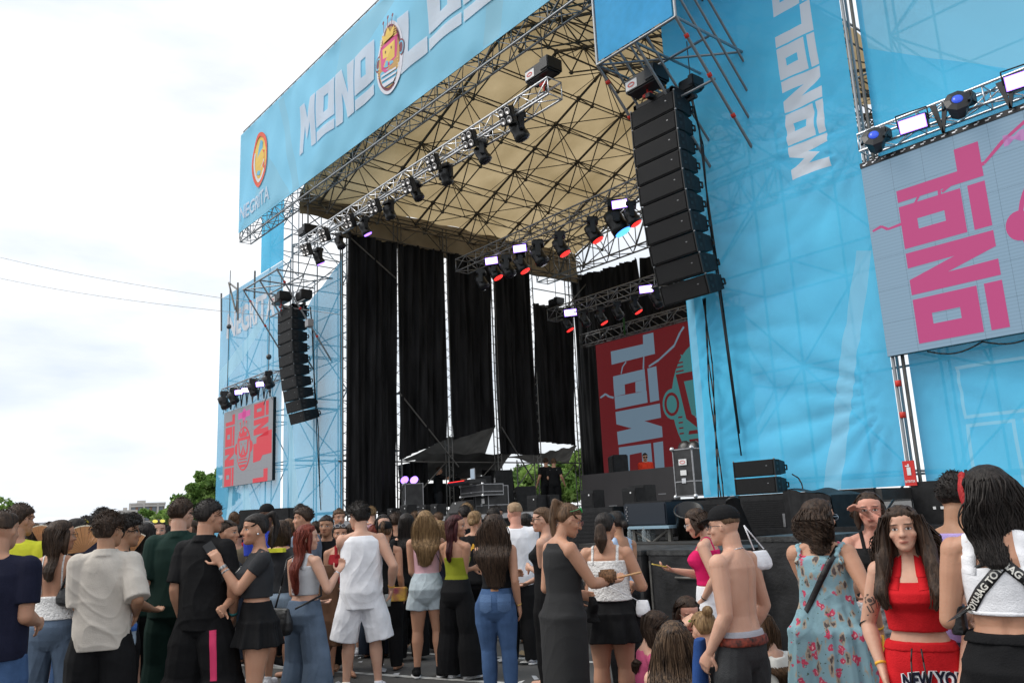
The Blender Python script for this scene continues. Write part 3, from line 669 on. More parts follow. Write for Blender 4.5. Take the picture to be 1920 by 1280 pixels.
# ------------------------------------------------------------------ lamps
def mk_head(lens, sc_=1.0):
    """moving head lamp hung base-up at origin, body below"""
    t = empty('moving_head', (0, 0, 0))
    q = MB(); q.box((-.17, -.13, -.13), (.17, .13, 0), bev=.02); q.build('base', m_plast, t)
    q = MB()
    for s in (-1, 1): q.box((s*.19-.03, -.06, -.42), (s*.19+.03, .06, -.1), bev=.015)
    q.box((-.2, -.05, -.16), (.2, .05, -.12))
    q.build('yoke', m_plast, t)
    q = MB(); M = Matrix.Translation((0, 0, -.36)) @ Matrix.Rotation(math.radians(208), 4, 'X')
    q.lathe([(.09, -.22), (.14, -.2), (.16, -.05), (.15, .06), (.17, .1), (.17, .2), (.15, .21)], 14, 0, M); h = q.build('head', m_plast, t, True)
    q = MB(); q.lathe([(.10, -.0), (.145, 0), (.13, .03), (.05, .045)], 14, 0, M @ Matrix.Translation((0, 0, .205))); q.build('lens', lens, h, True)
    return t
def mk_blinder():
    t = empty('blinder', (0, 0, 0)); q = MB(); q.box((-.27, -.1, -.27), (.27, .12, .27), bev=.02); q.build('housing', m_plast, t)
    for x in (-.13, .13):
        for z in (-.13, .13):
            q = MB(); q.lathe([(.115, 0), (.105, .012), (.05, -.03), (.012, -.035)], 14, 0, Matrix.Translation((x, -.105, z)) @ Matrix.Rotation(math.pi/2, 4, 'X')); q.build('lamp', m_lamp, t, True)
    return t
def mk_panel(es_mat):
    t = empty('led_panel_lamp', (0, 0, 0)); q = MB(); q.box((-.30, -.04, -.17), (.30, .12, .17), bev=.02); q.build('housing', m_plast, t)
    q = MB(); q.box((-.275, -.047, -.145), (.275, -.041, .145)); q.build('violet_rim', m_lens_v, t)
    q = MB(); q.box((-.25, -.052, -.12), (.25, -.0475, .12)); q.build('light_face', es_mat, t)
    q = MB(); q.path([(-.32, .03, -.0), (-.32, .03, .28), (.32, .03, .28), (.32, .03, 0)], .015); q.build('bracket', m_plast, t)
    return t
PROT = {}
def lamp(kind, loc, rot, s, label, group):
    if kind not in PROT:
        PROT[kind] = {'dark': lambda: mk_head(m_lens_d), 'red': lambda: mk_head(m_lens_r), 'blue': lambda: mk_head(m_lens_b), 'violet': lambda: mk_head(m_lens_v), 'blinder': mk_blinder, 'panel': lambda: mk_panel(m_lens_w)}[kind]()
        o = PROT[kind]
    else: o = copy_tree(PROT[kind])
    o.location = loc; o.rotation_euler = rot; o.scale = (s, s, s); tag(o, label, 'stage lamp', group); return o
# front truss with eight blinders and eight moving heads
TY = 11.6
A = onY(572, 462, TY); B = onY(1040, 160, TY)
tr = lattice('lamp_truss', (A.x, TY, A.z), (B.x, TY, A.z+.08), (.40, .40), m_alu, None, .027, .5, .014, label='long bright aluminium truss under the roof front, carrying eight blinders', cat='truss')
bl = [(608, 441), (655, 415), (702, 387), (766, 348), (812, 306), (880, 262), (951, 218), (575, 468)]
ordn = ['sixth', 'fifth', 'fourth', 'third', 'second', 'first']
for i, (x, y) in enumerate(sorted(bl, key=lambda p: -p[0])):
    p = onY(x, y, TY-.3); lamp('blinder', p, (math.radians(24), math.radians(4), math.radians(8)), .74, 'four-lamp black blinder on the bright front truss, %s from its high right end' % ['first', 'second', 'third', 'fourth', 'fifth', 'sixth', 'seventh', 'eighth'][i], 'blinders on the front truss')
hd = [(972, 238, 'dark', 1.35), (904, 284, 'dark', 1.2), (836, 326, 'dark', 1.15), (781, 358, 'dark', 1.1), (729, 393, 'dark', 1.1), (684, 424, 'violet', 1.1), (637, 452, 'dark', 1), (597, 480, 'violet', 1.1)]
for i, (x, y, k, s) in enumerate(hd):
    p = onY(x, y, TY+.05); p.z = A.z-.22; q_ = onY(x, y, TY+.05)
    s *= .82; lamp(k, (q_.x, TY+.05, q_.z+.28*s), (0, 0, rnd.uniform(-1, 1)), s, ['largest dark moving head, hanging near the high right end of the front truss', 'dark moving head under the front truss, second from its high right end', 'dark moving head under the front truss, third from its high right end', 'dark moving head under the front truss, fourth from its high right end', 'dark moving head under the front truss, just right of the violet one', 'violet-lit moving head under the front truss in front of the first curtain', 'dark moving head between the two violet ones on the front truss', 'violet-lit moving head at the low left end of the front truss'][i], 'moving heads under the front truss')
motor((B.x-.35, TY, B.z+.32), 'black chain hoist with white sticker at the high right end of the front truss', up=3.0)
motor((A.x+.15, TY, A.z+.34), 'chain hoist at the low left end of the front truss', size=(.3, .2, .18), up=2.0, lab=False)
# middle truss
MY = 16.0; A = onY(866, 500, MY); B = onY(1200, 385, MY)
lattice('lamp_truss', (A.x, MY, A.z), (-10.5, MY, A.z), (.5, .42), m_alud, None, .026, .55, .014, label='middle lamp truss over the stage with glowing red lamps under it', cat='truss')
for i, (x, y, k, s, lb) in enumerate([(927, 505, 'red', 1.15, 'glowing red lamp at the left end of the middle truss'), (977, 492, 'red', 1.15, 'glowing red lamp second from the left under the middle truss'), (1051, 458, 'red', 1.2, 'glowing red lamp in the centre of the middle truss'), (1112, 432, 'red', 1.2, 'glowing red lamp against the tan roof, left of the blue one'), (1184, 402, 'red', 1.1, 'red lamp just right of the blue beam lamp'), (1155, 410, 'blue', 1.6, 'big bright blue beam lamp on the middle truss'), (903, 525, 'dark', 1.1, 'unlit lamp hanging lowest at the left end of the middle truss'), (951, 500, 'dark', 1.2, 'unlit moving head between the two left red lamps of the middle truss'), (1010, 475, 'dark', 1.3, 'unlit moving head tilted left in the middle truss, against the tan tarpaulin')]):
    p = onY(x, y, MY); lamp(k, (p.x, MY, p.z+.3*s), (0, 0, -.8), s, lb, 'lamps on the middle truss')
for x, y, lb in ((922, 489, 'lit white panel lamp at the left end of the middle truss'), (975, 466, 'lit white panel lamp second from the left on the middle truss'), (1162, 383, 'lit white panel lamp above the blue beam lamp')):
    lamp('panel', onY(x, y, MY-.25), (math.radians(12), 0, math.radians(32)), .75, lb, 'panel lamps on the middle truss')
# rear truss
RY = 20.0; A = onY(1035, 592, RY); B = onY(1228, 536, RY)
lattice('lamp_truss', (A.x, RY, A.z), (B.x+1.2, RY, A.z), (.45, .4), m_alud, None, .024, .5, .013, label='short rear lamp truss in front of the black back curtains', cat='truss')
for x, y, k, s, lb in ((1063, 608, 'red', 1.05, 'glowing red lamp at the left end of the short rear truss'), (1127, 595, 'red', 1.0, 'glowing red lamp in the middle of the short rear truss'), (1191, 574, 'red', 1.0, 'glowing red lamp at the right of the short rear truss'), (1096, 600, 'dark', 1.0, 'unlit lamp between the left and middle red lamps of the rear truss'), (1158, 585, 'dark', 1.0, 'unlit lamp between the middle and right red lamps of the rear truss'), (1232, 560, 'dark', 1.2, 'unlit moving head beside the lower edge of the big speaker array')):
    p = onY(x, y, RY); lamp(k, (p.x, RY, p.z+.35*s), (0, 0, -.8), s, lb, 'lamps on the short rear truss')
for x, y, lb in ((1070, 586, 'lit white panel lamp at the left of the short rear truss'), (1212, 542, 'lit white panel lamp at the right of the short rear truss')):
    lamp('panel', onY(x, y, RY-.25), (math.radians(12), 0, math.radians(32)), .8, lb, 'panel lamps on the rear truss')
motor(onY(1043, 572, RY), 'small dark chain hoist on the left end of the short rear truss', size=(.26, .18, .14), up=2.4, lab=False)
# truss carrying the back video wall
A = onY(1093, 642, 23.6); 
lattice('screen_truss', (A.x, 23.6, A.z+.05), (-16.2, 23.6, A.z+.05), (.35, .45), m_alud, None, .028, .6, .018, label='aluminium truss directly above the red back video wall', cat='truss')
# green strap
o = MB().box((-.02, -.02, 0), (.03, .03, .75)).build('strap', mat('green_strap', (.03, .12, .03), .7), label='thin green strap hanging on the truss over the red video wall', cat='strap'); o.location = onY(1171, 628, 23.3)

# ------------------------------------------------------------------ video walls
def led(name, x0, x1, z0, z1, Y, m, label, depth=.12):
    t = empty(name, (x0, Y, z0), label=label, cat='video wall'); q = MB(); q.box((0, 0, 0), (x1-x0, depth, z1-z0)); q.build('cabinet_frame', m_plast, t)
    q = MB(); n = max(3, int(round((x1-x0)/.5))); k = max(3, int(round((z1-z0)/.5)))
    for i in range(n):
        for j in range(k):
            a = (x1-x0)*i/n; b = (x1-x0)*(i+1)/n; c = (z1-z0)*j/k; d = (z1-z0)*(j+1)/k; e = .0011
            q.add([(a+e, -.004, c+e), (b-e, -.004, c+e), (b-e, -.004, d-e), (a+e, -.004, d-e)], [(0, 1, 2, 3)])
    q.build('display', m, t)
    S = lambda x, z: (Vector((x-x0, -.006, z-z0)), Vector((0, -1, 0)))
    return t, S
def ledmat(name, c, es=.55):
    cc = lin(c); m = mat(name, tuple(v*.25 for v in cc), .55, emit=cc, es=es, spec=.2); nt = m.node_tree
    if name.startswith('led'):
        b = nt.nodes['Principled BSDF']; t = nt.nodes.new('ShaderNodeTexCoord'); wv = nt.nodes.new('ShaderNodeTexWave'); wv.bands_direction = 'Z'; wv.inputs['Scale'].default_value = 6; wv.inputs['Distortion'].default_value = .6; wv.inputs['Detail'].default_value = 2
        r = nt.nodes.new('ShaderNodeMapRange'); r.inputs['To Min'].default_value = es*.9; r.inputs['To Max'].default_value = es*1.06
        nt.links.new(t.outputs['Object'], wv.inputs['Vector']); nt.links.new(wv.outputs['Fac'], r.inputs['Value']); nt.links.new(r.outputs[0], b.inputs['Emission Strength'])
    return m
def zig(pts, t):
    out = []
    for (a, b), (c, d) in zip(pts[:-1], pts[1:]):
        l = math.hypot(c-a, d-b) or 1; nx, ny = -(d-b)/l*t/2, (c-a)/l*t/2; out.append([(a-nx, b-ny), (c-nx*1.3, d-ny*1.3), (c+nx*1.3, d+ny*1.3), (a+nx, b+ny)])
    return out
# right wing screen
SX0 = -6.15; SZ0 = 3.78; SZ1 = 6.97; SY = 12.88
tR, S = led('video_wall', SX0, SX0+6.4, SZ0, SZ1, SY, ledmat('led_grey_blue', (138, 166, 188), .55), 'large grey-blue video wall at the right edge, showing pink block letters')
pk = ledmat('pix_pink', (178, 72, 122), .7); ph_ = ledmat('pix_pale_pink', (165, 118, 165), .8)
# letters run upwards; first visible from below: O N O L
x_l = onY(1712, 600, SY).x
def up_word(s, x0, z0, hx, wls, gap):
    P = []; z = z0
    for ch, wl in zip(s, wls):
        for p in GL[ch]: P.append([(x0+hx-b*hx, z+a*wl) for a, b in p])
        z += wl+gap
    return P
c = onY(1725, 652, SY); d = onY(1897, 628, SY)
hx = d.x-c.x; zz = SZ0+.11; 
P = up_word('ONOL', c.x-.0, zz, hx, (.70, .68, .70, .55), .075)
polymesh('block_letters', P, S, pk, tR, 0, .003)
polymesh('crack_lines', zig([(-6.1, 5.86), (-5.95, 5.9), (-5.85, 5.82), (-5.62, 5.84)], .035)+zig([(-4.95, 6.15), (-4.55, 6.35), (-4.3, 6.38), (-4.0, 6.62), (-3.4, 6.95)], .045)+zig([(-5.0, 5.95), (-4.98, 6.25)], .04)+zig([(-5.45, 6.0), (-5.3, 6.2)], .03), S, pk, tR, 0, .004)
ex_ = onY(1985, 395, SY)
emblem(S, ex_.x+.10, ex_.z-.1, 1.7, [('rim', pk), ('inner', ledmat('pix_grey_blue', (138, 166, 188), .72)), ('ear', pk), ('frame', pk), ('mask', MATS['pix_grey_blue']), ('nose', pk), ('jaw', pk), ('crown', pk)], tR, .004)
cmx = onY(1885, 262, SY); v, f, wd = text_polys('MIX', 1, .02); k = .75/wd
polymesh('lettering', [[(cmx.x-.05+v[i][0]*k, cmx.z-.1+v[i][1]*k*.55) for i in q_] for q_ in f], S, ph_, tR, 0, .004)
q = MB(); q.box((0, -.03, SZ1-SZ0), (6.4, .08, SZ1-SZ0+.085)); q.build('header_bar', m_plast, tR)
q = MB()
for k in range(40): q.box((.16*k+.05, -.036, SZ1-SZ0+.025), (.16*k+.10, -.031, SZ1-SZ0+.06)); q.box((.16*k+.05, -.036, SZ1-SZ0+.045), (.16*k+.13, -.032, SZ1-SZ0+.06))
q.build('header_latches', m_alu, tR)
q = MB()
for k in range(5): q.path([(.6+k*.8+i*.1, .05, -.02-.10*math.sin(math.pi*i/8)) for i in range(9)], .012)
q.build('cable', m_cable, tR, True)
A = onY(1612, 268, SY); B = onY(1920, 150, SY)
lattice('lamp_truss', (A.x, SY+.1, A.z-.02), (0.3, SY+.1, A.z-.02), (.3, .3), m_alu, None, .024, .5, .013, label='aluminium truss above the right-hand video wall carrying big black lamps', cat='truss')
for x, y, lb in ((1640, 262, 'big black moving head with blue lens at the left end of the right truss'), (1796, 196, 'big black moving head with blue lens, second on the right truss')):
    p = onY(x, y, SY-.32)
    t = lamp('blue', (0, 0, 0), (0, 0, 0), 1, lb, 'moving heads over the right video wall'); 
    for ch in list(t.children):
        for g in list(ch.children): bpy.data.objects.remove(g)
        bpy.data.objects.remove(ch)
    q = MB(); q.box((-.27, .02, -.02), (.27, .3, .24), bev=.03); q.build('base', m_plast, t)
    q = MB(); q.tube((-.27, .1, .14), (-.25, -.1, -.05), .03); q.tube((.27, .1, .14), (.25, -.1, -.05), .03); q.build('yoke', m_plast, t)
    M = Matrix.Rotation(math.radians(68), 4, 'X') @ Matrix.Rotation(.35, 4, 'Y')
    q = MB(); q.lathe([(.10, -.3), (.17, -.26), (.2, -.1), (.21, .02), (.26, .06), (.26, .12), (.14, .15)], 8, 0, M); h = q.build('head', m_plast, t)
    q = MB(); q.lathe([(.105, .0), (.10, .02), (.05, .045)], 16, 0, M @ Matrix.Translation((0, 0, .15))); q.build('lens', m_lens_b if False else mat('dim_blue_lens', (.02, .05, .35), .1, emit=(.05, .12, .8), es=.55), h, True)
    t.location = p; t.scale = (.74, .74, .74)
for x, y, lb in ((1712, 233, 'lit white panel lamp between the two big moving heads on the right truss'), (1915, 150, 'lit white panel lamp at the picture\'s right edge on the right truss')):
    lamp('panel', onY(x, y, SY-.3), (math.radians(14), 0, math.radians(8)), .72, lb, 'panel lamps over the right video wall')
def strap_v(x, zt, zb, y, label, w_=.05, sp=.13):
    t = empty('hanging_strap', (x, y, zb), label=label, cat='strap', group='black V-shaped hanging straps over the video walls'); q = MB()
    for s in (-1, 1):
        v = [(s*sp-w_, -.03, zt-zb), (s*sp+w_, -.03, zt-zb), (w_*.4, -.03, 0), (-w_*.4, -.03, 0)]; v2 = [(a, .0, c) for a, _, c in v]
        q.add(v+v2, [(0, 1, 2, 3), (7, 6, 5, 4), (0, 4, 5, 1), (1, 5, 6, 2), (2, 6, 7, 3), (3, 7, 4, 0)])
    q.build('strap', m_plast, t); return t
for x, y, w_, lb in ((1760, 195, .045, 'black strap pair left of the second big moving head'), (1885, 150, .045, 'black strap pair beside the right edge of the picture, over the video wall'), (1650, 300, .02, 'thin black strap pair under the first big moving head')):
    p = onY(x, y, SY-.1); strap_v(p.x, min(p.z, A.z+.22), SZ1+.06, SY-.08, lb, w_, .09)
# left wing screen
LX0, LX1, LZ0, LZ1, LY = -34.6, -29.6, 3.3, 6.42, 12.8
tL, S = led('video_wall', LX0, LX1, LZ0, LZ1, LY, ledmat('led_grey', (150, 152, 158), .52), 'grey video wall on the left wing with red block letters and round emblem')
rd = ledmat('pix_red', (196, 66, 76), .72); W_ = LX1-LX0; H_ = LZ1-LZ0
P = up_word('ONOL', LX0+.22, LZ0+.02, 1.0, (.74, .74, .80, .42), .07)
polymesh('block_letters', P, S, rd, tL, 0, .004)
P = []
z = LZ0+.0
for ch, wl, zc in (('L', .48, LZ0+.0), ('O', .55, LZ0+2.5)):
    for p in GL[ch]: P.append([(LX0+3.2+1.4-b*1.4, zc+a*wl) for a, b in p])
P += [[(LX0+4.6-b*1.4, LZ0+1.83+a*.60) for a, b in p] for p in GL['N']]
P += [[(LX0+3.2, LZ0+.78), (LX0+3.9, LZ0+.82), (LX0+4.1, LZ0+1.0), (LX0+4.93, LZ0+1.02), (LX0+4.93, LZ0+1.9), (LX0+4.62, LZ0+1.9), (LX0+4.62, LZ0+1.72), (LX0+3.5, LZ0+1.72), (LX0+3.5, LZ0+1.5), (LX0+3.2, LZ0+1.5)]]
polymesh('block_letters', P, S, rd, tL, 0, .004)
gm = ledmat('pix_grey', (150, 152, 158), .52)
emblem(S, LX0+2.22, LZ0+1.42, 1.75, [('rim', rd), ('ear', rd), ('inner', gm), ('frame', rd), ('mask', gm), ('nose', rd), ('eyes', rd), ('jaw', rd), ('crown', rd), ('prong', rd)], tL, .004, sx=1.15)
cx, cz = LX0+2.2, LZ0+2.78
polymesh('badge', [[(cx-.62, cz-.14), (cx+.62, cz-.10), (cx+.62, cz+.14), (cx-.62, cz+.12)], ell(cx, cz, .2, .26, 12)], S, ledmat('pix_magenta', (196, 90, 150), .7), tL, 0, .005)
A = onY(418, 742, LY); B = onY(522, 700, LY); az = A.z+.05
lattice('lamp_truss', (A.x+.3, LY, az), (LX1+.1, LY, az), (.35, .35), m_alud, None, .025, .5, .014, label='short truss with small lamps above the grey left video wall', cat='truss')
for k in range(9):
    x = LX0+.35+k*.56; strap_v(x, az, LZ1+.02, LY-.05, 'black V-shaped strap over the left video wall, number %s of the row from its left' % ['one', 'two', 'three', 'four', 'five', 'six', 'seven', 'eight', 'nine'][k], .035, .2)
for x, y, k, s, lb in ((420, 748, 'dark', 1.25, 'dark moving head at the outer end of the left wing truss'), (437, 742, 'dark', 1.1, 'dark moving head second from the outer end of the left wing truss'), (474, 726, 'dark', 1.1, 'dark moving head in the middle of the left wing truss'), (503, 712, 'dark', 1.1, 'dark moving head at the inner end of the left wing truss')):
    p = onY(x, y, LY-.3); lamp(k, (p.x, LY-.3, p.z+.32), (0, 0, -.3), s, lb, 'lamps on the left wing truss')
for x, y, lb in ((448, 735, 'lit white panel lamp first from the left over the left video wall'), (461, 731, 'lit white panel lamp second from the left over the left video wall'), (488, 720, 'lit white panel lamp third from the left over the left video wall')):
    lamp('panel', onY(x, y, LY-.35), (math.radians(10), 0, math.radians(35)), .62, lb, 'panel lamps over the left video wall')
for px, py, lb in ((434, 600, 'outer'), (509, 655, 'inner')):
    p = onY(px, py, LY); q = MB(); q.tube((0, 0, -3.3 if px < 450 else -1.4), (0, 0, 2.2 if px < 450 else 2.9), .016, 5); q.sphere((0, 0, -.3), .11, 8, 6); q.tube((0, 0, -1.6 if px > 450 else -3.3), (.4, 0, -2.0 if px > 450 else -3.9), .014, 5); q.tube((0, 0, -1.6 if px > 450 else -3.3), (-.4, 0, -2.1 if px > 450 else -4.0), .014, 5)
    o = q.build('hoist_chain', m_chain, label='%s chain with hook block holding up the left video wall truss' % lb, cat='chain'); o.location = (p.x, LY-.1, p.z)
t = empty('jib', (-34.6, 12.6, 11.6), label='small scaffold jib sticking up at the outer top corner of the left wing', cat='scaffolding')
for a, b in (((429, 530), (446, 543)), ((446, 540), (443, 585)), ((429, 530), (441, 580)), ((446, 530), (446, 600)), ((415, 550), (415, 620)), ((478, 508), (477, 560))): tube_obj('brace', onY(*a, 12.75), onY(*b, 12.75), .04, m_dsteel, t)
# back screen
BX0, BX1, BZ0, BZ1, BY = -23.35, -16.2, 2.3, 8.32, 23.9
tB, S = led('video_wall', BX0, BX1, BZ0, BZ1, BY, ledmat('led_dark_red', (100, 32, 36), .62), 'dark red video wall at the back of the stage with grey-blue block letters')
gb = ledmat('pix_grey_blue_dim', (100, 120, 136), .7); te = ledmat('pix_teal', (60, 112, 114), .7)
def bp(x, y): p = onY(x, y, BY); return p.x, p.z
# measured letter corners on the wall (photo pixels -> wall plane)
def zq(l): return [bp(x, y) for x, y in l]
sc6 = 280/1054
def c6(l): return [bp(1060+x*sc6, 560+y*sc6) for x, y in l]
P = [c6([(322, 372), (550, 320), (548, 256), (622, 238), (634, 388), (328, 465)]), c6([(338, 548), (560, 495), (566, 566), (342, 625)]), c6([(348, 690), (575, 650), (582, 732), (355, 778)]), c6([(342, 625), (420, 605), (424, 672), (348, 690)]), c6([(495, 587), (567, 566), (573, 652), (497, 660)]), c6([(580, 492), (643, 475), (664, 715), (600, 730)]), c6([(355, 798), (668, 738), (677, 838), (560, 862), (683, 900), (688, 975), (375, 1030), (366, 938), (470, 914), (362, 885)]), c6([(378, 1048), (605, 1018), (608, 1068), (382, 1115)]), c6([(382, 1100), (455, 1085), (458, 1260), (390, 1260)]), c6([(540, 1080), (608, 1060), (622, 1240), (552, 1250)]), c6([(622, 1016), (690, 1004), (704, 1240), (640, 1250)])]
polymesh('block_letters', P, S, gb, tB, 0, .004)
cr_ = lambda l, t: zig(c6(l), t)
polymesh('crack_lines', cr_([(248, 698), (285, 672), (310, 690), (342, 698)], .07)+cr_([(590, 478), (660, 432), (770, 330), (810, 240), (838, 198)], .07)+cr_([(395, 530), (405, 480), (430, 445)], .05)+cr_([(555, 400), (552, 495)], .06), S, gb, tB, 0, .005)
ec_ = c6([(905, 735)])[0]
emblem(S, ec_[0]+.6, ec_[1], 4.4, [('rim', te), ('ear', te), ('ear2', MATS['led_dark_red']), ('frame', MATS['led_dark_red']), ('mask', te), ('nose', gb), ('jaw', MATS['led_dark_red']), ('crown', te), ('ticks', MATS['led_dark_red'])], tB, .006)

# ------------------------------------------------------------------ DJ booth and stage gear
a = onY(1090, 890, 19.6); b = onY(1266, 872, 19.6); z1 = 2.83
t = empty('dj_booth', (a.x, 19.6, DZ), label='wide dark grey DJ booth front with switched-off LED panels', cat='DJ booth')
q = MB(); q.box((0, 0, 0), (b.x-a.x, .12, z1-DZ)); q.build('front_panel', mat('dark_grey_led_panel', (.055, .05, .052), .6, var=.1, vs_=1.2), t)
q = MB(); q.box((.05, .13, z1-DZ-.1), (b.x-a.x-.05, .95, z1-DZ-.04)); q.build('table_top', m_black, t)
q = MB(); q.box((1.2, -.012, .08), (1.55, -.004, .11)); q.box((3.3, -.012, .35), (3.6, -.004, .38)); q.build('small_label', m_greyc, t)
def monitor(px, py, Y, s, label, rz=0, wedge=False, cat='stage monitor', mdl=None):
    p = onY(px, py, Y); z = DZ; s *= .74
    t = empty('stage_monitor', (p.x, Y, z), rz, label=label, cat=cat, group='stage monitors and boxes along the stage edge'); q = MB()
    if wedge:
        v = [(-.34*s, -.25*s, 0), (.34*s, -.25*s, 0), (.34*s, .25*s, 0), (-.34*s, .25*s, 0), (-.34*s, -.02*s, .36*s), (.34*s, -.02*s, .36*s), (.34*s, .25*s, .4*s), (-.34*s, .25*s, .4*s)]
        q.add(v, [(0, 3, 2, 1), (4, 5, 6, 7), (0, 1, 5, 4), (1, 2, 6, 5), (2, 3, 7, 6), (3, 0, 4, 7)])
    else: q.box((-.24*s, -.2*s, 0), (.24*s, .2*s, .44*s), bev=.012)
    q.build('housing', m_black, t)
    q = MB(); q.box((-.2*s, -.2*s-.008 if not wedge else -.25*s, .04*s), (.2*s, -.2*s-.001 if not wedge else -.24*s, .36*s if not wedge else .06*s)); q.build('grille', m_grille, t)
    q = MB(); q.box((.06*s, -.2*s-.014, .3*s), (.10*s, -.2*s-.009, .34*s)); q.build('badge', m_white, t); return t
for i, (x, Y, s, wdg, lb) in enumerate([(766, 13.0, 1.1, 0, 'small black monitor speaker left of the white-topped cable boxes'), (738, 13.0, .9, 0, 'small black monitor speaker below the violet lamps'), (800, 13.0, 1.0, 0, 'black monitor speaker in front of the camera operator'), (822, 13.0, 1.0, 0, 'black monitor speaker at the feet of the camera operator'), (862, 13.0, 1.25, 1, 'black wedge monitor on the stage edge under the lighting desk'), (1008, 13.0, 1.1, 0, 'black monitor box at the feet of the two stagehands, left one'), (1030, 13.3, 1.1, 0, 'black monitor box at the feet of the two stagehands, right one'), (1112, 13.0, 1.15, 0, 'black monitor box in front of the left half of the DJ booth'), (1190, 13.0, 1.1, 0, 'black monitor box in front of the middle of the DJ booth'), (1206, 13.6, 1.3, 0, 'larger black monitor box before the middle of the DJ booth'), (690, 13.1, 1.0, 0, 'small black box with white dots beside the first flight case')]):
    monitor(x, 945, Y, s, lb, 0, bool(wdg))
# flight cases
def flight_case(loc, size, label, rz=0, stickers=(), parent=None):
    a, b, c = size; t = empty('flight_case', loc, rz, label=label, cat='flight case', group='flight cases on stage'); q = MB(); q.box((-a/2+.01, -b/2+.01, .01), (a/2-.01, b/2-.01, c-.01)); q.build('body', m_wood, t)
    q = MB(); e = .024
    for x in (-a/2, a/2-e):
        for y in (-b/2, b/2-e): q.box((x, y, 0), (x+e, y+e, c))
    for z in (0, c-e, c*.30):
        q.box((-a/2+e, -b/2-.002, z), (a/2-e, -b/2+e, z+e)); q.box((-a/2-.002, -b/2+e, z), (-a/2+e, b/2-e, z+e)); q.box((a/2-e, -b/2+e, z), (a/2+.002, b/2-e, z+e))
    q.build('edge_profile', m_alud, t)
    for x in (-a/2, a/2):
        for z in (0, c): q = MB(); q.sphere((x, -b/2, z), .05, 6, 4); q.build('corner', m_alu, t, True)
    q = MB(); q.box((-.05, -b/2-.012, c*.28), (.05, -b/2-.003, c*.38)); q.build('latch', m_alu, t)
    for (x, z, w_, h_, m) in stickers: q = MB(); q.box((x-w_/2, -b/2-.007, z-h_/2), (x+w_/2, -b/2-.003+.001, z+h_/2)); q.build('sticker', m, t)
    return t
p = onY(1292, 930, 13.3); flight_case((-10.72, 13.5, DZ+.12), (.5, .55, .95), 'tall black flight case with aluminium edges and white stickers right of the DJ booth', 0, [(0, .68, .2, .12, m_white), (0, .47, .15, .10, m_white)])
Sc = lambda x, z: (Vector((x, -.283, z)), Vector((0, -1, 0)))
polymesh('sticker_mark', ring(0, .68, .07, .035, .012, 14), Sc, m_red, [o for o in COL.objects if o.name.startswith('flight_case')][-1])
for x, lb in ((1284, 'dark fan-like effect lamp standing on the tall flight case, left one'), (1300, 'dark fan-like effect lamp standing on the tall flight case, right one')):
    p = onY(x, 838, 13.5); t = empty('effect_lamp', p, .3, label=lb, cat='stage lamp', group='effect lamps on the tall flight case'); q = MB(); q.box((-.08, -.08, -.16), (.08, .08, -.1)); q.tube((0, 0, -.1), (0, 0, 0), .03); q.build('foot', m_plast, t); q = MB(); q.lathe([(.05, -.05), (.15, 0), (.13, .04), (.04, .05)], 10, 0, Matrix.Rotation(1.2, 4, 'X')); q.build('head', m_plast, t, True)
p = onY(687, 952, 14); flight_case((onY(688, 940, 14.2).x, 14.2, DZ), (.95, .6, .78), 'black flight case with red and white sticker under the left violet lamps', -.5, [(.15, .5, .42, .26, m_red), (.15, .55, .34, .08, m_white), (-.35, .45, .15, .16, m_white)])
flight_case((onY(775, 940, 15.0).x, 15.0, DZ), (.95, .6, 1.1), 'black flight case with tall white sticker under the right violet lamps', -.5, [(.36, .3, .16, .5, m_white)])
flight_case((onY(874, 940, 15.0).x, 15.6, DZ+.55), (1.6, .7, .34), 'long flat flight case used as a mixing table in mid-stage', -.2, [(.0, .40, .2, .1, m_white)])
flight_case((onY(908, 940, 15.6).x, 15.9, DZ), (.9, .7, .85), 'dark flight case beside the mixing table with small white badge', -.2, [(.1, .4, .2, .15, m_white)])
def uplight(px, py, Y, lb):
    p = onY(px, py, Y); t = empty('stage_uplight', p, .6, label=lb, cat='stage lamp', group='violet uplights on flight cases'); q = MB(); M = Matrix.Rotation(math.radians(62), 4, 'X')
    q.box((-.1, -.1, -.36), (.1, .1, -.24)); 
    for s in (-1, 1): q.box((s*.17-.015, -.03, -.3), (s*.17+.015, .03, .02))
    q.build('yoke', m_plast, t); q = MB(); q.lathe([(.09, -.2), (.15, -.16), (.16, .0), (.15, .02)], 14, 0, M); q.build('housing', m_plast, t, True)
    q = MB(); q.lathe([(.14, 0), (.14, .008)], 14, 0, M @ Matrix.Translation((0, 0, .02))); q.build('lens', m_lens_v, t)
for x, y, lb in ((685, 908, 'first violet uplight from the left, on the stickered flight case'), (703, 907, 'second violet uplight from the left, on the stickered flight case'), (759, 900, 'third violet uplight from the left, on the taller flight case'), (777, 900, 'fourth violet uplight from the left, on the taller flight case')): uplight(x, y, 14.3 if x < 720 else 15.1, lb)
t = empty('side_fill', (onY(716, 950, 15).x, 15.2, DZ), -.5, label='tall black side-fill speaker in front of the first curtain', cat='speaker'); MB().box((-.3, -.3, 0), (.3, .3, 1.75), bev=.02).build('housing', m_black, t); MB().box((-.27, -.31, .1), (.27, -.302, 1.65)).build('grille', m_grille, t)
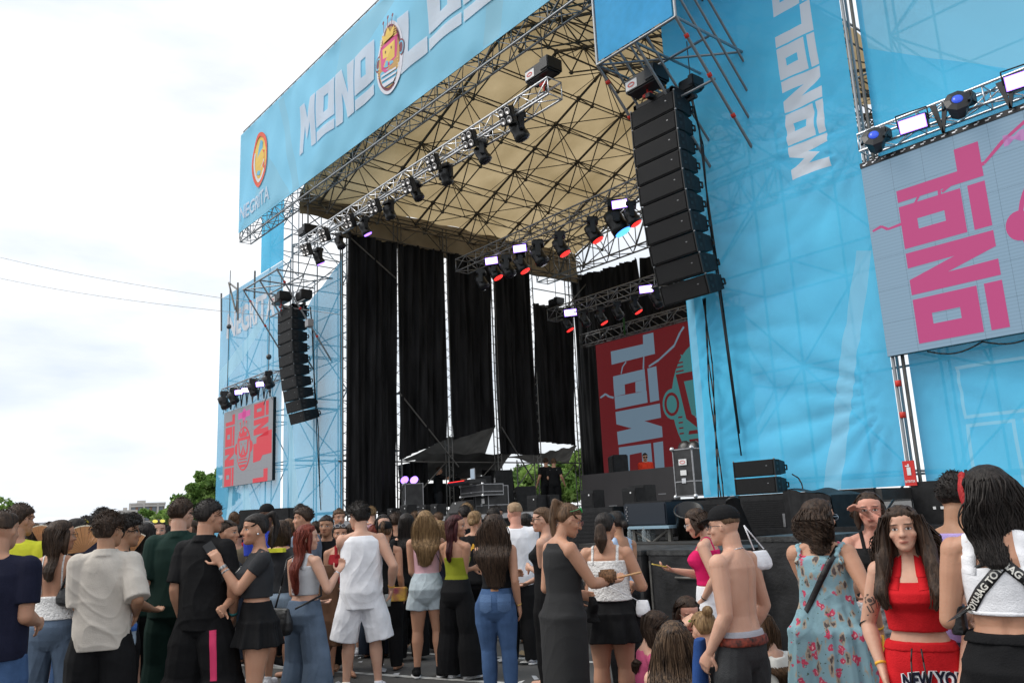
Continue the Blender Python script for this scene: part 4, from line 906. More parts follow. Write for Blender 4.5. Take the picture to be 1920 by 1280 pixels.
# lighting desk laptop and small gear
t = empty('laptop_screen', onY(886, 890, 15.4), -.3, label='small lit laptop screen on the mixing table', cat='laptop'); MB().box((-.2, 0, -.16), (.2, .02, .2)).build('lid', m_greyc, t); MB().box((-.18, -.006, -.12), (.18, -.002, .18)).build('display', ledmat('pix_laptop', (150, 165, 180), .8), t)
t = empty('mixing_desk', (onY(870, 912, 15.3).x, 15.4, DZ+.93), -.2, label='black mixing desk with glowing red strip in mid-stage', cat='mixing desk'); MB().box((-.8, -.3, 0), (.8, .3, .12), bev=.02).build('console', m_plast, t); MB().box((-.75, -.312, .09), (.5, -.306, .11)).build('red_strip', m_lens_r, t)
# DJ monitor speaker
t = empty('monitor_speaker', (onY(1148, 880, 19.9).x, 20.2, z1-.05), -.6, label='black monitor speaker on the DJ booth, left of the DJ', cat='speaker'); q = MB(); q.box((-.4, -.25, 0), (.4, .25, .62), bev=.03); q.build('housing', m_black, t); MB().box((-.36, -.262, .04), (.36, -.254, .58)).build('grille', m_grille, t)
# speakers stacked on the wing
for k, (z, lb) in enumerate(((DZ+.065+.287, 'lower of the two black array cabinets stacked on the stage wing'), (DZ+.065+.578, 'upper of the two black array cabinets stacked on the stage wing'))):
    t = empty('speaker_cabinet', (onY(1421, 925, 12.25).x, 12.2, z), math.radians(2), label=lb, cat='speaker', group='array cabinets stacked on the wing'); o = bpy.data.objects.new('cabinet', cab); COL.objects.link(o); o.parent = t; o.scale = (.72, .72, .72)
q = MB(); q.path([(-7.85, 12.5, 2.05), (-7.74, 12.5, 1.98), (-7.66, 12.45, 1.88), (-7.62, 12.4, 1.78), (-7.5, 12.4, 1.745)], .012); q.build('speaker_cable', m_cable, None, True, label='black cable looping off the stacked cabinets', cat='cable')
# subwoofer row
def sub(x0, x1, y0, y1, z0, z1, label):
    t = empty('subwoofer', ((x0+x1)/2, y0, z0), label=label, cat='subwoofer', group='subwoofers in front of the stage'); a = (x1-x0)/2; q = MB(); q.box((-a, 0, 0), (a, y1-y0, z1-z0), bev=.015); q.build('housing', m_black, t)
    q = MB()
    for k in range(14): q.box((-a+.05, -.006, .05+(z1-z0-.1)*k/14), (a-.05, -.001, .05+(z1-z0-.1)*(k+.55)/14))
    q.build('grille', m_grille, t); q = MB(); q.box((a-.12, -.014, .08), (a-.08, -.007, (z1-z0)*.5)); q.build('latch', m_alud, t)
for k, (x0, x1, y0, z0, z1_, lb) in enumerate(((-7.8, -6.95, 10.9, 1.16, 1.70, 'upper ribbed black subwoofer under the stacked array cabinets'), (-9.0, -7.85, 10.9, 1.16, 1.68, 'ribbed black subwoofer left of the stacked cabinets, upper row'), (-10.1, -9.05, 10.8, 1.16, 1.72, 'ribbed black subwoofer under the right end of the DJ booth, upper row'), (-9.6, -8.5, 10.8, .02, 1.13, 'lower black subwoofer behind the confetti cannon'), (-8.45, -7.4, 10.8, .02, 1.13, 'lower black subwoofer left of the perforated barrier'), (-11.4, -10.2, 10.6, .6, 1.66, 'black subwoofer behind the blue-edged equipment table'))):
    sub(x0, x1, y0, y0+.9, z0, z1_, lb)
# black draped cover beside the subs
q = MB(); n = 14
for j in range(n+1):
    for i in range(n+1):
        s, t_ = i/n, j/n; x = -7.0+.75*s; z = 1.75-.12*s*s+.02*math.sin(9*s); y = 10.85+1.0*t_
        q.v.append((x, y, z+.02*math.sin(7*t_+3*s)))
for j in range(n):
    for i in range(n): a = j*(n+1)+i; q.f.append((a, a+1, a+n+2, a+n+1)); q.m.append(0)
b0 = len(q.v)
for i in range(n+1):
    s = i/n; x = -7.0+.75*s; q.v += [(x, 10.85+.02*math.sin(s*30), 1.75-.12*s*s+.02*math.sin(9*s)), (x+.02, 10.83+.04*math.sin(s*22), 1.05)]
for i in range(n): q.f.append((b0+2*i, b0+2*i+1, b0+2*i+3, b0+2*i+2)); q.m.append(0)
for i in range(n+1): t_ = i/n; q.v += [(-6.25, 10.85+t_, 1.66), (-6.2, 10.85+t_, 1.05)]
b0 = len(q.v)-2*(n+1)
for i in range(n): q.f.append((b0+2*i, b0+2*i+1, b0+2*i+3, b0+2*i+2)); q.m.append(0)
q.build('draped_cover', m_black, None, True, label='wrinkled black cloth cover over boxes right of the subwoofers', cat='cover')
sub(-6.95, -6.3, 10.9, 11.7, .6, 1.62, 'black box half hidden under the wrinkled cloth cover')
# crowd barrier of perforated panels
m_perf = mat('perforated_black_panel', (.012, .013, .015), .5)
def perf_nodes(m):
    nt = m.node_tree; N = nt.nodes; L = nt.links; out = N['Material Output']; last = out.inputs[0].links[0].from_socket
    tcn = N.new('ShaderNodeTexCoord'); v = N.new('ShaderNodeTexVoronoi'); v.inputs['Scale'].default_value = 38; v.inputs['Randomness'].default_value = 0; v.voronoi_dimensions = '2D'
    sp_ = N.new('ShaderNodeSeparateXYZ'); cb = N.new('ShaderNodeCombineXYZ'); L.new(tcn.outputs['Object'], sp_.inputs[0]); L.new(sp_.outputs[0], cb.inputs[0]); L.new(sp_.outputs[2], cb.inputs[1]); L.new(cb.outputs[0], v.inputs['Vector'])
    lt = N.new('ShaderNodeMath'); lt.operation = 'LESS_THAN'; lt.inputs[1].default_value = .37; L.new(v.outputs['Distance'], lt.inputs[0])
    tr_ = N.new('ShaderNodeBsdfTransparent'); ms = N.new('ShaderNodeMixShader'); L.new(lt.outputs[0], ms.inputs[0]); L.new(last, ms.inputs[1]); L.new(tr_.outputs[0], ms.inputs[2]); L.new(ms.outputs[0], out.inputs[0])
perf_nodes(m_perf)
bx0 = -7.35
for k in range(9):
    x = bx0+1.0*k; y = 10.35+.05*math.sin(k)
    t = empty('crowd_barrier', (x, y, 0), .01*math.sin(k*3), label='black crowd barrier panel with perforated face, %s from the left of the row' % ['first', 'second', 'third', 'fourth', 'fifth', 'sixth', 'seventh', 'eighth', 'ninth'][k], cat='barrier', group='perforated crowd barriers before the stage')
    MB().box((.02, -.02, .05), (.96, -.012, 1.14)).build('perforated_panel', m_perf, t)
    q = MB(); q.box((0, -.03, 1.14), (.98, .03, 1.24), bev=.01); q.box((0, -.03, .0), (.05, .03, 1.14)); q.box((.93, -.03, 0), (.98, .03, 1.14)); q.box((.06, -.025, .5), (.92, .02, .56)); q.box((0, -.9, 0), (.98, -.03, .03)); q.build('frame', m_black, t)
    q = MB(); q.tube((.48, .02, 1.1), (.48, .9, .03), .025); q.build('strut', m_black, t)
# big black equipment boxes nearer to the camera
def bigbox(x0, x1, y0, y1, z1_, label, top=True):
    t = empty('equipment_box', ((x0+x1)/2, y0, 0), label=label, cat='equipment box', group='big black boxes before the stage'); a = (x1-x0)/2
    q = MB(); q.box((-a, 0, .02), (a, y1-y0, z1_), bev=.01); q.build('body', m_wood, t); q = MB(); q.box((-a-.01, -.012, z1_-.06), (a+.01, y1-y0+.01, z1_+.004), bev=.008); q.build('lid', mat('scuffed_black_rim', (.03, .03, .03), .5, var=.8, vs_=14, bump=.3, bs=60), t)
    q = MB(); q.box((-a+.02, -.015, .1), (-a+.045, -.003, .98)); q.build('post', m_dsteel, t)
    if top: q = MB(); q.tube((-.16, -.03, z1_-.3), (.16, -.03, z1_-.3), .015); q.tube((-.16, -.03, z1_-.3), (-.16, 0, z1_-.3), .012); q.tube((.16, -.03, z1_-.3), (.16, 0, z1_-.3), .012); q.build('handle', m_dsteel, t, True)
bigbox(-8.1, -6.85, 7.55, 8.7, 1.10, 'big black equipment box behind the person in white lace, left of the pink-topped person')
bigbox(-6.8, -5.65, 7.6, 8.7, 1.10, 'big black equipment box directly behind the pink-topped person')
bigbox(-5.55, -4.75, 8.0, 8.9, 1.22, 'scuffed black box behind the shirtless person', False)
# equipment table with blue edge
p = onY(1222, 988, 9.4)
t = empty('equipment_table', (p.x-.1, 9.4, 0), 0.0, label='low equipment table with pale blue edge, holding a black box', cat='table'); q = MB(); q.box((-.38, 0, 1.30), (.42, .9, 1.34)); q.build('table_top', mat('pale_blue_edge', (.25, .38, .47), .5), t)
for x in (-.34, .34):
    for y in (.06, .8): MB().box((x, y, 0), (x+.05, y+.05, 1.298)).build('leg', m_dsteel, t)
q = MB(); q.tube((-.32, .08, 1.28), (.34, .08, .9), .02); q.tube((.34, .08, 1.28), (-.32, .08, .9), .02); q.build('cross_brace', m_dsteel, t)
t = empty('black_case', (p.x-.22, 9.5, 1.344), 0, label='dark navy equipment case sitting on the blue-edged table', cat='case'); MB().box((-.42, 0, 0), (.42, .6, .33), bev=.02).build('body', mat('navy_black_case', (.012, .018, .028), .5), t); q = MB(); [q.box((-.36+.02*(k % 2), -.01, .04+.033*k), (-.34+.02*(k % 2), -.002, .06+.033*k)) for k in range(8)]; q.build('chain', m_alud, t)
# water bottles on the riser
bt_m = mat('clear_bottle', (.35, .40, .42), .15, alpha=.6)
for k in range(6):
    p = onY(1182+k*9, 1022, 9.3+.2*(k % 3)); q = MB(); q.lathe([(.03, 0), (.034, .02), (.034, .14), (.012, .19), (.012, .21)], 8); o = q.build('water_bottle', bt_m, None, True, label='clear plastic water bottle in the row behind the black boxes', cat='bottle', group='water bottles behind the black boxes'); o.location = (p.x, p.y, 1.12)
t = empty('bottle_shelf', (onY(1250, 1030, 9.2).x, 8.85, 0), label='plain board shelf behind the black boxes with water bottles', cat='shelf'); MB().box((-1.4, 0, 1.06), (1.2, 1.0, 1.118)).build('board', m_deck, t); MB().box((-1.3, .1, 0), (1.1, .9, 1.058)).build('base', m_black, t)
# confetti cannons
def cannon(px, py, Y, tilt_x, tilt_y, r, l, label):
    p = onY(px, py, Y); t = empty('confetti_cannon', p, 0, label=label, cat='confetti cannon', group='confetti cannons'); M = Matrix.Rotation(tilt_y, 4, 'Y') @ Matrix.Rotation(tilt_x, 4, 'X')
    q = MB(); q.lathe([(r*1.0, -l), (r, 0), (r*1.05, .0), (r*1.05, .03), (r*.92, .03), (r*.9, -.4), (r*.02, -.41)], 22, 0, M); q.build('barrel', m_plast, t, True)
    q = MB(); e = M @ Vector((0, 0, -l)); q.box((e.x-.2, e.y-.2, e.z-.35), (e.x+.2, e.y+.2, e.z-.2)); q.tube(e, e-Vector((0, 0, .3)), .04); q.build('stand', m_plast, t)
cannon(1291, 958, 9.6, math.radians(28), math.radians(22), .20, .7, 'wide black confetti cannon with open round muzzle')
cannon(1373, 940, 9.9, math.radians(-12), math.radians(-30), .09, 1.1, 'slim dark confetti tube leaning left behind the cap-wearing person')
# black wall case at right behind the crop-top person
t = empty('black_board', onY(1792, 945, 12.9), 0, label='dark board with small white marks against the right blue banner', cat='board'); MB().box((-.62, 0, -.42), (.6, .05, .36)).build('board', m_black, t); q = MB(); q.box((-.33, -.01, -.06), (-.29, -.002, -.02)); q.box((-.22, -.01, -.06), (-.17, -.002, -.02)); q.build('mark', m_white, t)
# small speakers left behind crowd
for k, (z, lb) in enumerate(((1.48, 'upper of two small dark boxes behind the crowd by the left wing'), (1.02, 'lower of two small dark boxes behind the crowd by the left wing'))):
    p = onD(516, 963, 17); t = empty('dark_case', (p.x, p.y, z+.02), .6, label=lb, cat='case', group='dark boxes by the left wing'); MB().box((-.55, -.4, 0), (.55, .4, .42), bev=.02).build('body', m_black, t)
t = empty('case_stand', (onD(516, 963, 17).x, onD(516, 963, 17).y, 0), .6, label='dark trolley under the two boxes by the left wing', cat='trolley'); MB().box((-.55, -.4, .1), (.55, .4, 1.02)).build('body', m_black, t)
# overhead cables
for (a, b, lb) in (((0, 465), (640, 590), 'upper thin overhead cable crossing the sky to the left wing'), ((0, 504), (560, 598), 'lower thin overhead cable crossing the sky to the left wing')):
    A = onY(a[0]-900, a[1]-150 if False else a[1]-140, 12.6) if False else onD(a[0], a[1], 45); B = onY(b[0], b[1], 12.6); A = B+(A-B)*1.6
    q = MB(); n = 40
    pts = [A.lerp(B, i/n)-Vector((0, 0, .5*math.sin(math.pi*i/n))) for i in range(n+1)]; q.path(pts, .012, 4); q.build('overhead_cable', m_greyc, None, True, label=lb, cat='cable')
# cables down the right wall
p0 = onY(1318, 560, 12.85); p1 = onY(1350, 940, 12.85); q = MB()
for k in range(3): q.path([p0.lerp(p1, i/12)+Vector((.03*math.sin(i*.9+k*2)+.03*k, 0, 0)) for i in range(13)], .013)
q.build('hanging_cable', m_cable, None, True, label='black cables hanging down the right blue wall under the big speaker array', cat='cable')

# ------------------------------------------------------------------ background
m_leaf = [mat('leaf_%s' % n, c, .6, var=.5, vs_=.6, trans=.25, spec=.25) for n, c in (('mid', (.13, .24, .05)), ('light', (.22, .34, .08)), ('dark', (.07, .14, .03)))]
m_bark = mat('bark', (.10, .075, .05), .9, var=.4, bump=.6, bs=8)
def tree(loc, h, wd, label, seed, n=5200, cat='tree', grp='trees around the festival ground', leaf=.28):
    r = random.Random(seed); t = empty('tree', loc, r.uniform(0, 6), label=label, cat=cat, group=grp); q = MB(); th = h*.42
    q.tube((0, 0, 0), (.1*wd*.1, 0, th), .035*h*.6, 9, 0, .022*h*.6); tips = []
    for i in range(11):
        a = 2.4*i+r.uniform(-.3, .3); z0 = th*(.6+.4*r.random()); e = Vector((math.cos(a)*wd*.36*r.uniform(.5, 1), math.sin(a)*wd*.36*r.uniform(.5, 1), h*r.uniform(.5, .86))); m_ = Vector((e.x*.45, e.y*.45, (z0+e.z)/2+.2))
        q.tube((0, 0, z0), m_, .018*h*.5, 6, 0, .012*h*.5); q.tube(m_, e, .012*h*.5, 6, 0, .004*h*.5); tips.append(e); tips.append(m_+Vector((0, 0, h*.1)))
    q.build('trunk', m_bark, t, True)
    clumps = []
    for i in range(34):
        b = r.choice(tips); clumps.append((b+Vector((r.gauss(0, wd*.11), r.gauss(0, wd*.11), r.gauss(0, h*.07))), wd*r.uniform(.07, .15), r.choice((0, 0, 1, 2))))
    rng = np.random.default_rng(seed); V = []; Fc = []; Mi = []
    per = n//len(clumps)
    for c, R, mi in clumps:
        P = rng.normal(size=(per, 3)); P /= np.linalg.norm(P, axis=1)[:, None]; P *= (rng.random((per, 1))**.45)*R; P[:, 2] *= .7; P += np.array(c)
        A = rng.normal(size=(per, 3)); A /= np.linalg.norm(A, axis=1)[:, None]; B = np.cross(A, rng.normal(size=(per, 3))); B /= np.linalg.norm(B, axis=1)[:, None]
        s = leaf*rng.uniform(.5, 1.1, (per, 1)); A = A*s; B = B*s*.5
        for p, a, b in zip(P, A, B): k = len(V); V += [tuple(p-a), tuple(p-b), tuple(p+a), tuple(p+b)]; Fc.append((k, k+1, k+2, k+3)); Mi.append(mi if rng.random() < .8 else 1)
    q = MB(); q.v = V; q.f = Fc; q.m = Mi; q.build('crown', m_leaf, t); return t
def gnd(px, py, d): p = onD(px, py, d); return (p.x, p.y, 0)
tree(gnd(402, 940, 66), 7.4, 3.4, 'green tree rising highest directly beside the left wing banner', 11, 8500)
tree(gnd(350, 940, 78), 5.2, 6.0, 'rounded green tree behind the person in the dark green shirt', 12, 8500)
tree(gnd(318, 950, 90), 4.6, 5, 'low green tree beside the distant apartment block', 13, 6000)
tree(gnd(378, 940, 84), 6.0, 6, 'green tree half hidden between its two taller neighbours', 18, 6500)
tree(gnd(5, 940, 60), 4.6, 2.6, 'thin bluish tree top at the left edge of the picture', 14, 1800, leaf=.16)
for i, (px, d, h, wd, lb) in enumerate(((985, 62, 5.2, 7, 'leafy tree seen through the stage gap left of the stagehands'), (1012, 70, 6.6, 7, 'tallest tree seen under the curtains behind the stagehands'), (1060, 65, 6.6, 6, 'tree seen through the stage gap right of the stagehands'), (905, 68, 4.6, 5, 'small tree seen under the canopy behind the mixing desk'), (1040, 85, 7.2, 9, 'paler tree farthest away behind the open back corner of the stage'), (945, 85, 4.8, 8, 'low distant tree behind the lighting gear'))):
    tree(gnd(px, 900, d), h, wd, lb, 30+i, 6500)
# apartment block far left
m_bw = mat('pale_concrete', (.50, .48, .45), .8, var=.15, vs_=.3); m_br = mat('brown_brick', (.26, .15, .11), .85, var=.2); m_win = mat('window_glass', (.16, .19, .22), .2)
def block(px, d, w_, h, label, floors, cols, px2=None):
    p = onD(px, 960, d); t = empty('apartment_block', (p.x, p.y, 0), math.atan2(p.y, p.x)-math.pi/2, label=label, cat='apartment building'); q = MB(); q.box((0, 0, 0), (w_, 12, h)); wl = q.build('wall', m_br, t)
    for f_ in range(floors):
        z = h*(f_+.1)/floors
        MB().box((-.2, -.5, z+h/floors*.62), (w_+.2, -.02, z+h/floors*.85)).build('balcony_band', m_bw, t)
        for c in range(cols):
            x = w_*(c+.2)/cols; MB().box((x, -.10, z+h/floors*.02), (x+w_/cols*.6, -.03, z+h/floors*.6)).build('window', m_win, t)
    for c in range(0, cols+1, 2): MB().box((w_*c/cols-.3, -.6, 0), (w_*c/cols+.3, -.52, h)).build('pillar', m_bw, t)
    MB().box((-.3, -.3, h), (w_+.3, 12.3, h+.5)).build('roof', m_bw, t); MB().box((w_*.2, 3, h+.5), (w_*.45, 7, h+1.4)).build('rooftop_hut', m_bw, t)
block(224, 300, 5, 9.0, 'lower left wing of the distant brown and white apartment block', 4, 2)
block(243, 302, 10.5, 11.2, 'taller distant brown and white apartment block beside the green trees', 4, 5)
p = onD(58, 985, 110); t = empty('white_tent', (p.x, p.y, 0), math.atan2(p.y, p.x)-math.pi/2, label='long low white marquee behind the crowd at the left', cat='marquee'); q = MB(); q.box((0, 0, 0), (9.5, 6, 3.4)); q.build('wall', mat('white_pvc', (.7, .7, .72), .6), t); q = MB(); q.add([(-.1, -.1, 3.4), (9.6, -.1, 3.4), (9.6, 6.1, 3.4), (-.1, 6.1, 3.4), (1.5, 3, 4.0), (8, 3, 4.0)], [(0, 1, 5, 4), (1, 2, 5), (2, 3, 4, 5), (3, 0, 4), (0, 3, 2, 1)]); q.build('roof', MATS['white_pvc'], t)
for k, (px, d, w_, h) in enumerate(((-20, 120, 9, 3.0), (150, 130, 14, 3.2))):
    p = onD(px, 985, d); t = empty('low_building', (p.x, p.y, 0), math.atan2(p.y, p.x)-math.pi/2, label=['low grey shed at the far left behind the crowd', 'low pale site container row behind the crowd, left of the trees'][k], cat='building'); MB().box((0, 0, 0), (w_, 5, h)).build('wall', mat('grey_render', (.45, .46, .47), .8), t); MB().box((-.1, -.1, h), (w_+.1, 5.1, h+.2)).build('roof', m_bw, t)
# low black drapes and dark kit closing the back of the stage
for k, (x0, x1, yb, yt, lb) in enumerate(((748, 800, 955, 872, 'low black drape behind the violet uplights, left of the camera operator'), (905, 962, 950, 880, 'low black drape behind the mixing table, left of the green trees'), (800, 905, 950, 905, 'low dark drape behind the camera operator and mixing table'))):
    curtain([(x0, yb), (x1, yb)], [(x0, yt), (x1, yt+ (4 if k else -14))], 'X', EX-.9-.1*k, lb, 40+k)
for (px, py, Y, w_, h_, lb) in ((905, 930, 17.5, .8, 1.3, 'dark equipment rack right of the mixing table'), (800, 930, 19, .7, 1.0, 'dark equipment rack behind the camera operator'), (945, 930, 18.5, .9, 1.5, 'tall dark equipment rack left of the stagehands'), (985, 935, 17.0, .7, .8, 'low dark rack left of the stagehands')):
    p = onY(px, py, Y); t = empty('equipment_rack', (p.x, Y, DZ), -.6, label=lb, cat='equipment rack', group='equipment racks on stage'); MB().box((-w_/2, -.3, 0), (w_/2, .3, h_), bev=.015).build('housing', m_black, t); q = MB()
    for k in range(5): q.box((-w_/2+.06, -.308, .1+k*h_/6), (w_/2-.06, -.302, .1+k*h_/6+h_/9))
    q.build('front_units', m_plast, t); q = MB(); q.box((-w_/2+.08, -.314, h_*.55), (-w_/2+.16, -.309, h_*.6)); q.build('badge', m_white, t)
# ================================================================== PEOPLE
PI = math.pi
def skin_mat(name, c):
    """skin whose features (eyes, brows, lips) sit in head coordinates carried by the mesh"""
    if name in MATS: return MATS[name]
    m = bpy.data.materials.new(name); m.use_nodes = True; nt = m.node_tree; N = nt.nodes; L = nt.links; b = N["Principled BSDF"]
    b.inputs['Roughness'].default_value = .5; b.inputs['Specular IOR Level'].default_value = .35
    b.inputs['Subsurface Weight'].default_value = .12; b.inputs['Subsurface Radius'].default_value = (.012, .005, .003); b.inputs['Subsurface Scale'].default_value = .7
    at = N.new('ShaderNodeAttribute'); at.attribute_name = 'hp'; sep = N.new('ShaderNodeSeparateXYZ'); L.new(at.outputs['Vector'], sep.inputs[0])
    X, Y, Z = sep.outputs
    def mth(op, a, b=None, cl=False):
        n = N.new('ShaderNodeMath'); n.operation = op; n.use_clamp = cl
        for i, v in enumerate((a, b)):
            if v is None: continue
            if isinstance(v, (int, float)): n.inputs[i].default_value = v
            else: L.new(v, n.inputs[i])
        return n.outputs[0]
    ax = mth('ABSOLUTE', X); front = mth('GREATER_THAN', Y, .12)
    def el(cx, cz, rx, rz, soft=.15):
        dx = mth('DIVIDE', mth('SUBTRACT', ax, cx), rx); dz = mth('DIVIDE', mth('SUBTRACT', Z, cz), rz)
        r = mth('ADD', mth('MULTIPLY', dx, dx), mth('MULTIPLY', dz, dz)); v = mth('DIVIDE', mth('SUBTRACT', 1+soft, r), 2*soft, True)
        return mth('MULTIPLY', v, front)
    tcn = N.new('ShaderNodeTexCoord'); nz = N.new('ShaderNodeTexNoise'); nz.inputs['Scale'].default_value = 7; nz.inputs['Detail'].default_value = 5; L.new(tcn.outputs['Object'], nz.inputs['Vector'])
    r = N.new('ShaderNodeValToRGB'); r.color_ramp.elements[0].position = .3; r.color_ramp.elements[1].position = .7
    r.color_ramp.elements[0].color = (c[0]*.92, c[1]*.85, c[2]*.82, 1); r.color_ramp.elements[1].color = (c[0]*1.06, c[1]*1.05, c[2]*1.05, 1); L.new(nz.outputs[0], r.inputs[0]); cur = r.outputs[0]
    def over(cur, fac, col, k=1.0):
        mx = N.new('ShaderNodeMixRGB'); f = mth('MULTIPLY', fac, k); L.new(f, mx.inputs[0]); L.new(cur, mx.inputs[1]); mx.inputs[2].default_value = (*col, 1); return mx.outputs[0]
    cur = over(cur, el(.15, .30, .12, .10, .6), (c[0]*1.0, c[1]*.72, c[2]*.68), .45)
    cur = over(cur, el(0, .205, .105, .034, .2), (c[0]*.72, c[1]*.42, c[2]*.42), .9)
    cur = over(cur, el(0, .205, .095, .006, .5), (c[0]*.25, c[1]*.13, c[2]*.12), .8)
    cur = over(cur, el(.145, .505, .085, .042, .3), (c[0]*.35, c[1]*.25, c[2]*.22), .8)
    cur = over(cur, el(.145, .50, .066, .026, .2), (.55, .52, .5), 1)
    cur = over(cur, el(.145, .502, .030, .028, .2), (.03, .018, .01), 1)
    cur = over(cur, el(.155, .605, .095, .018, .4), (.035, .022, .016), .85)
    cur = over(cur, el(.045, .325, .018, .012, .5), (c[0]*.3, c[1]*.2, c[2]*.2), .6)
    L.new(cur, b.inputs['Base Color'])
    n2 = N.new('ShaderNodeTexNoise'); n2.inputs['Scale'].default_value = 90; L.new(tcn.outputs['Object'], n2.inputs['Vector']); bp = N.new('ShaderNodeBump'); bp.inputs['Strength'].default_value = .12; bp.inputs['Distance'].default_value = .01; L.new(n2.outputs[0], bp.inputs['Height']); L.new(bp.outputs[0], b.inputs['Normal'])
    MATS[name] = m; return m
SK = {'fair': skin_mat('skin_fair', (.60, .36, .26)), 'tan': skin_mat('skin_tan', (.50, .275, .18)), 'olive': skin_mat('skin_olive', (.42, .235, .145)), 'brown': skin_mat('skin_brown', (.13, .065, .038)), 'red': skin_mat('skin_rosy', (.60, .31, .23))}
def hair_mat(name, c, c2=None):
    if name in MATS: return MATS[name]
    c2 = c2 or tuple(v*2.2+.01 for v in c)
    m = bpy.data.materials.new(name); m.use_nodes = True; nt = m.node_tree; N = nt.nodes; L = nt.links; b = N["Principled BSDF"]; b.inputs['Roughness'].default_value = .5; b.inputs['Specular IOR Level'].default_value = .22
    t = N.new('ShaderNodeTexCoord'); mp = N.new('ShaderNodeMapping'); mp.inputs['Scale'].default_value = (42, 42, 3.0); n = N.new('ShaderNodeTexNoise'); n.inputs['Scale'].default_value = 1.6; n.inputs['Detail'].default_value = 5; n.inputs['Distortion'].default_value = .8
    L.new(t.outputs['Object'], mp.inputs[0]); L.new(mp.outputs[0], n.inputs['Vector']); r = N.new('ShaderNodeValToRGB'); r.color_ramp.elements[0].position = .36; r.color_ramp.elements[1].position = .68
    r.color_ramp.elements[0].color = (*c, 1); r.color_ramp.elements[1].color = (*c2, 1); L.new(n.outputs[0], r.inputs[0]); L.new(r.outputs[0], b.inputs['Base Color'])
    bp = N.new('ShaderNodeBump'); bp.inputs['Strength'].default_value = .7; bp.inputs['Distance'].default_value = .012; L.new(n.outputs[0], bp.inputs['Height']); L.new(bp.outputs[0], b.inputs['Normal'])
    MATS[name] = m; return m
HR = {'black': hair_mat('hair_black', (.010, .008, .007), (.035, .028, .025)), 'brown': hair_mat('hair_dark_brown', (.022, .013, .009), (.07, .042, .027)), 'mid': hair_mat('hair_mid_brown', (.055, .032, .018), (.16, .09, .05)), 'blond': hair_mat('hair_dark_blond', (.13, .075, .035), (.33, .21, .10)), 'sand': hair_mat('hair_sandy', (.25, .16, .09), (.42, .29, .18)), 'red': hair_mat('hair_copper_red', (.10, .016, .010), (.24, .05, .03)), 'wine': hair_mat('hair_burgundy', (.028, .006, .008), (.085, .02, .022)), 'fire': hair_mat('hair_bright_red', (.3, .01, .012), (.5, .03, .03))}

# --- surface building blocks -----------------------------------------------------------------
class Vol:
    """closed lofts that a voxel remesh fuses into one skin"""
    def __init__(s): s.V = []; s.F = []; s.n = 0
    def loft(s, R, n=18, cap=True):
        """R: list of (centre, axis_u*ru, axis_v*rv[, power])"""
        k = s.n; T = np.linspace(0, 2*PI, n, endpoint=False); c = np.cos(T); sn = np.sin(T)
        for r in R:
            p = r[3] if len(r) > 3 else 1.0
            cu = np.sign(c)*np.abs(c)**p; sv = np.sign(sn)*np.abs(sn)**p
            s.V.append(np.array(r[0])[None]+cu[:, None]*np.array(r[1])[None]+sv[:, None]*np.array(r[2])[None])
        m = len(R)
        for j in range(m-1):
            for i in range(n):
                a = k+j*n+i; b = k+j*n+(i+1) % n; s.F.append((a, b, b+n, a+n))
        s.F.append(tuple(k+i for i in range(n))[::-1]); s.F.append(tuple(k+(m-1)*n+i for i in range(n))); s.n += m*n; return s
    def limb(s, a, b, prof, asp=1.0, up=None, n=14, end=(1, 1)):
        """tapered limb a->b; prof: [(t, r)], rounded ends where end flags are 1"""
        a = Vector(a); b = Vector(b); d = b-a; l = d.length
        if l < 1e-6: return s
        d = d/l; u = Vector(up).cross(d).normalized() if up else d.orthogonal().normalized(); w_ = d.cross(u); R = []
        r0 = prof[0][1]; r1 = prof[-1][1]
        if end[0]:
            for q in (.98, .8, .45): R.append((a-d*r0*q, u*r0*math.sqrt(1-q*q), w_*r0*asp*math.sqrt(1-q*q)))
        for t, r in prof: p = a+d*l*t; R.append((p, u*r, w_*r*asp))
        if end[1]:
            for q in (.45, .8, .98): R.append((b+d*r1*q, u*r1*math.sqrt(1-q*q), w_*r1*asp*math.sqrt(1-q*q)))
        return s.loft(R, n)
    def ball(s, c, r, sx=1, sy=1, sz=1, M=None):
        c = Vector(c); R = []
        for k in range(1, 10):
            p = PI*k/10; z = -math.cos(p); q = math.sin(p); e = [Vector((r*sx*q, 0, 0)), Vector((0, r*sy*q, 0)), Vector((0, 0, r*sz*z))]
            if M: e = [M @ v for v in e]
            R.append((c+e[2], e[0], e[1]))
        return s.loft(R, 14)
    def obj(s, name, m, parent, vox, smooth=3):
        me = bpy.data.meshes.new(name); V = np.concatenate(s.V); me.from_pydata([tuple(v) for v in V], [], s.F); me.materials.append(m)
        o = bpy.data.objects.new(name, me); COL.objects.link(o); o.parent = parent
        r = o.modifiers.new('r', 'REMESH'); r.mode = 'VOXEL'; r.voxel_size = vox; r.use_smooth_shade = True
        if smooth: k = o.modifiers.new('s', 'SMOOTH'); k.factor = .5; k.iterations = smooth
        return o
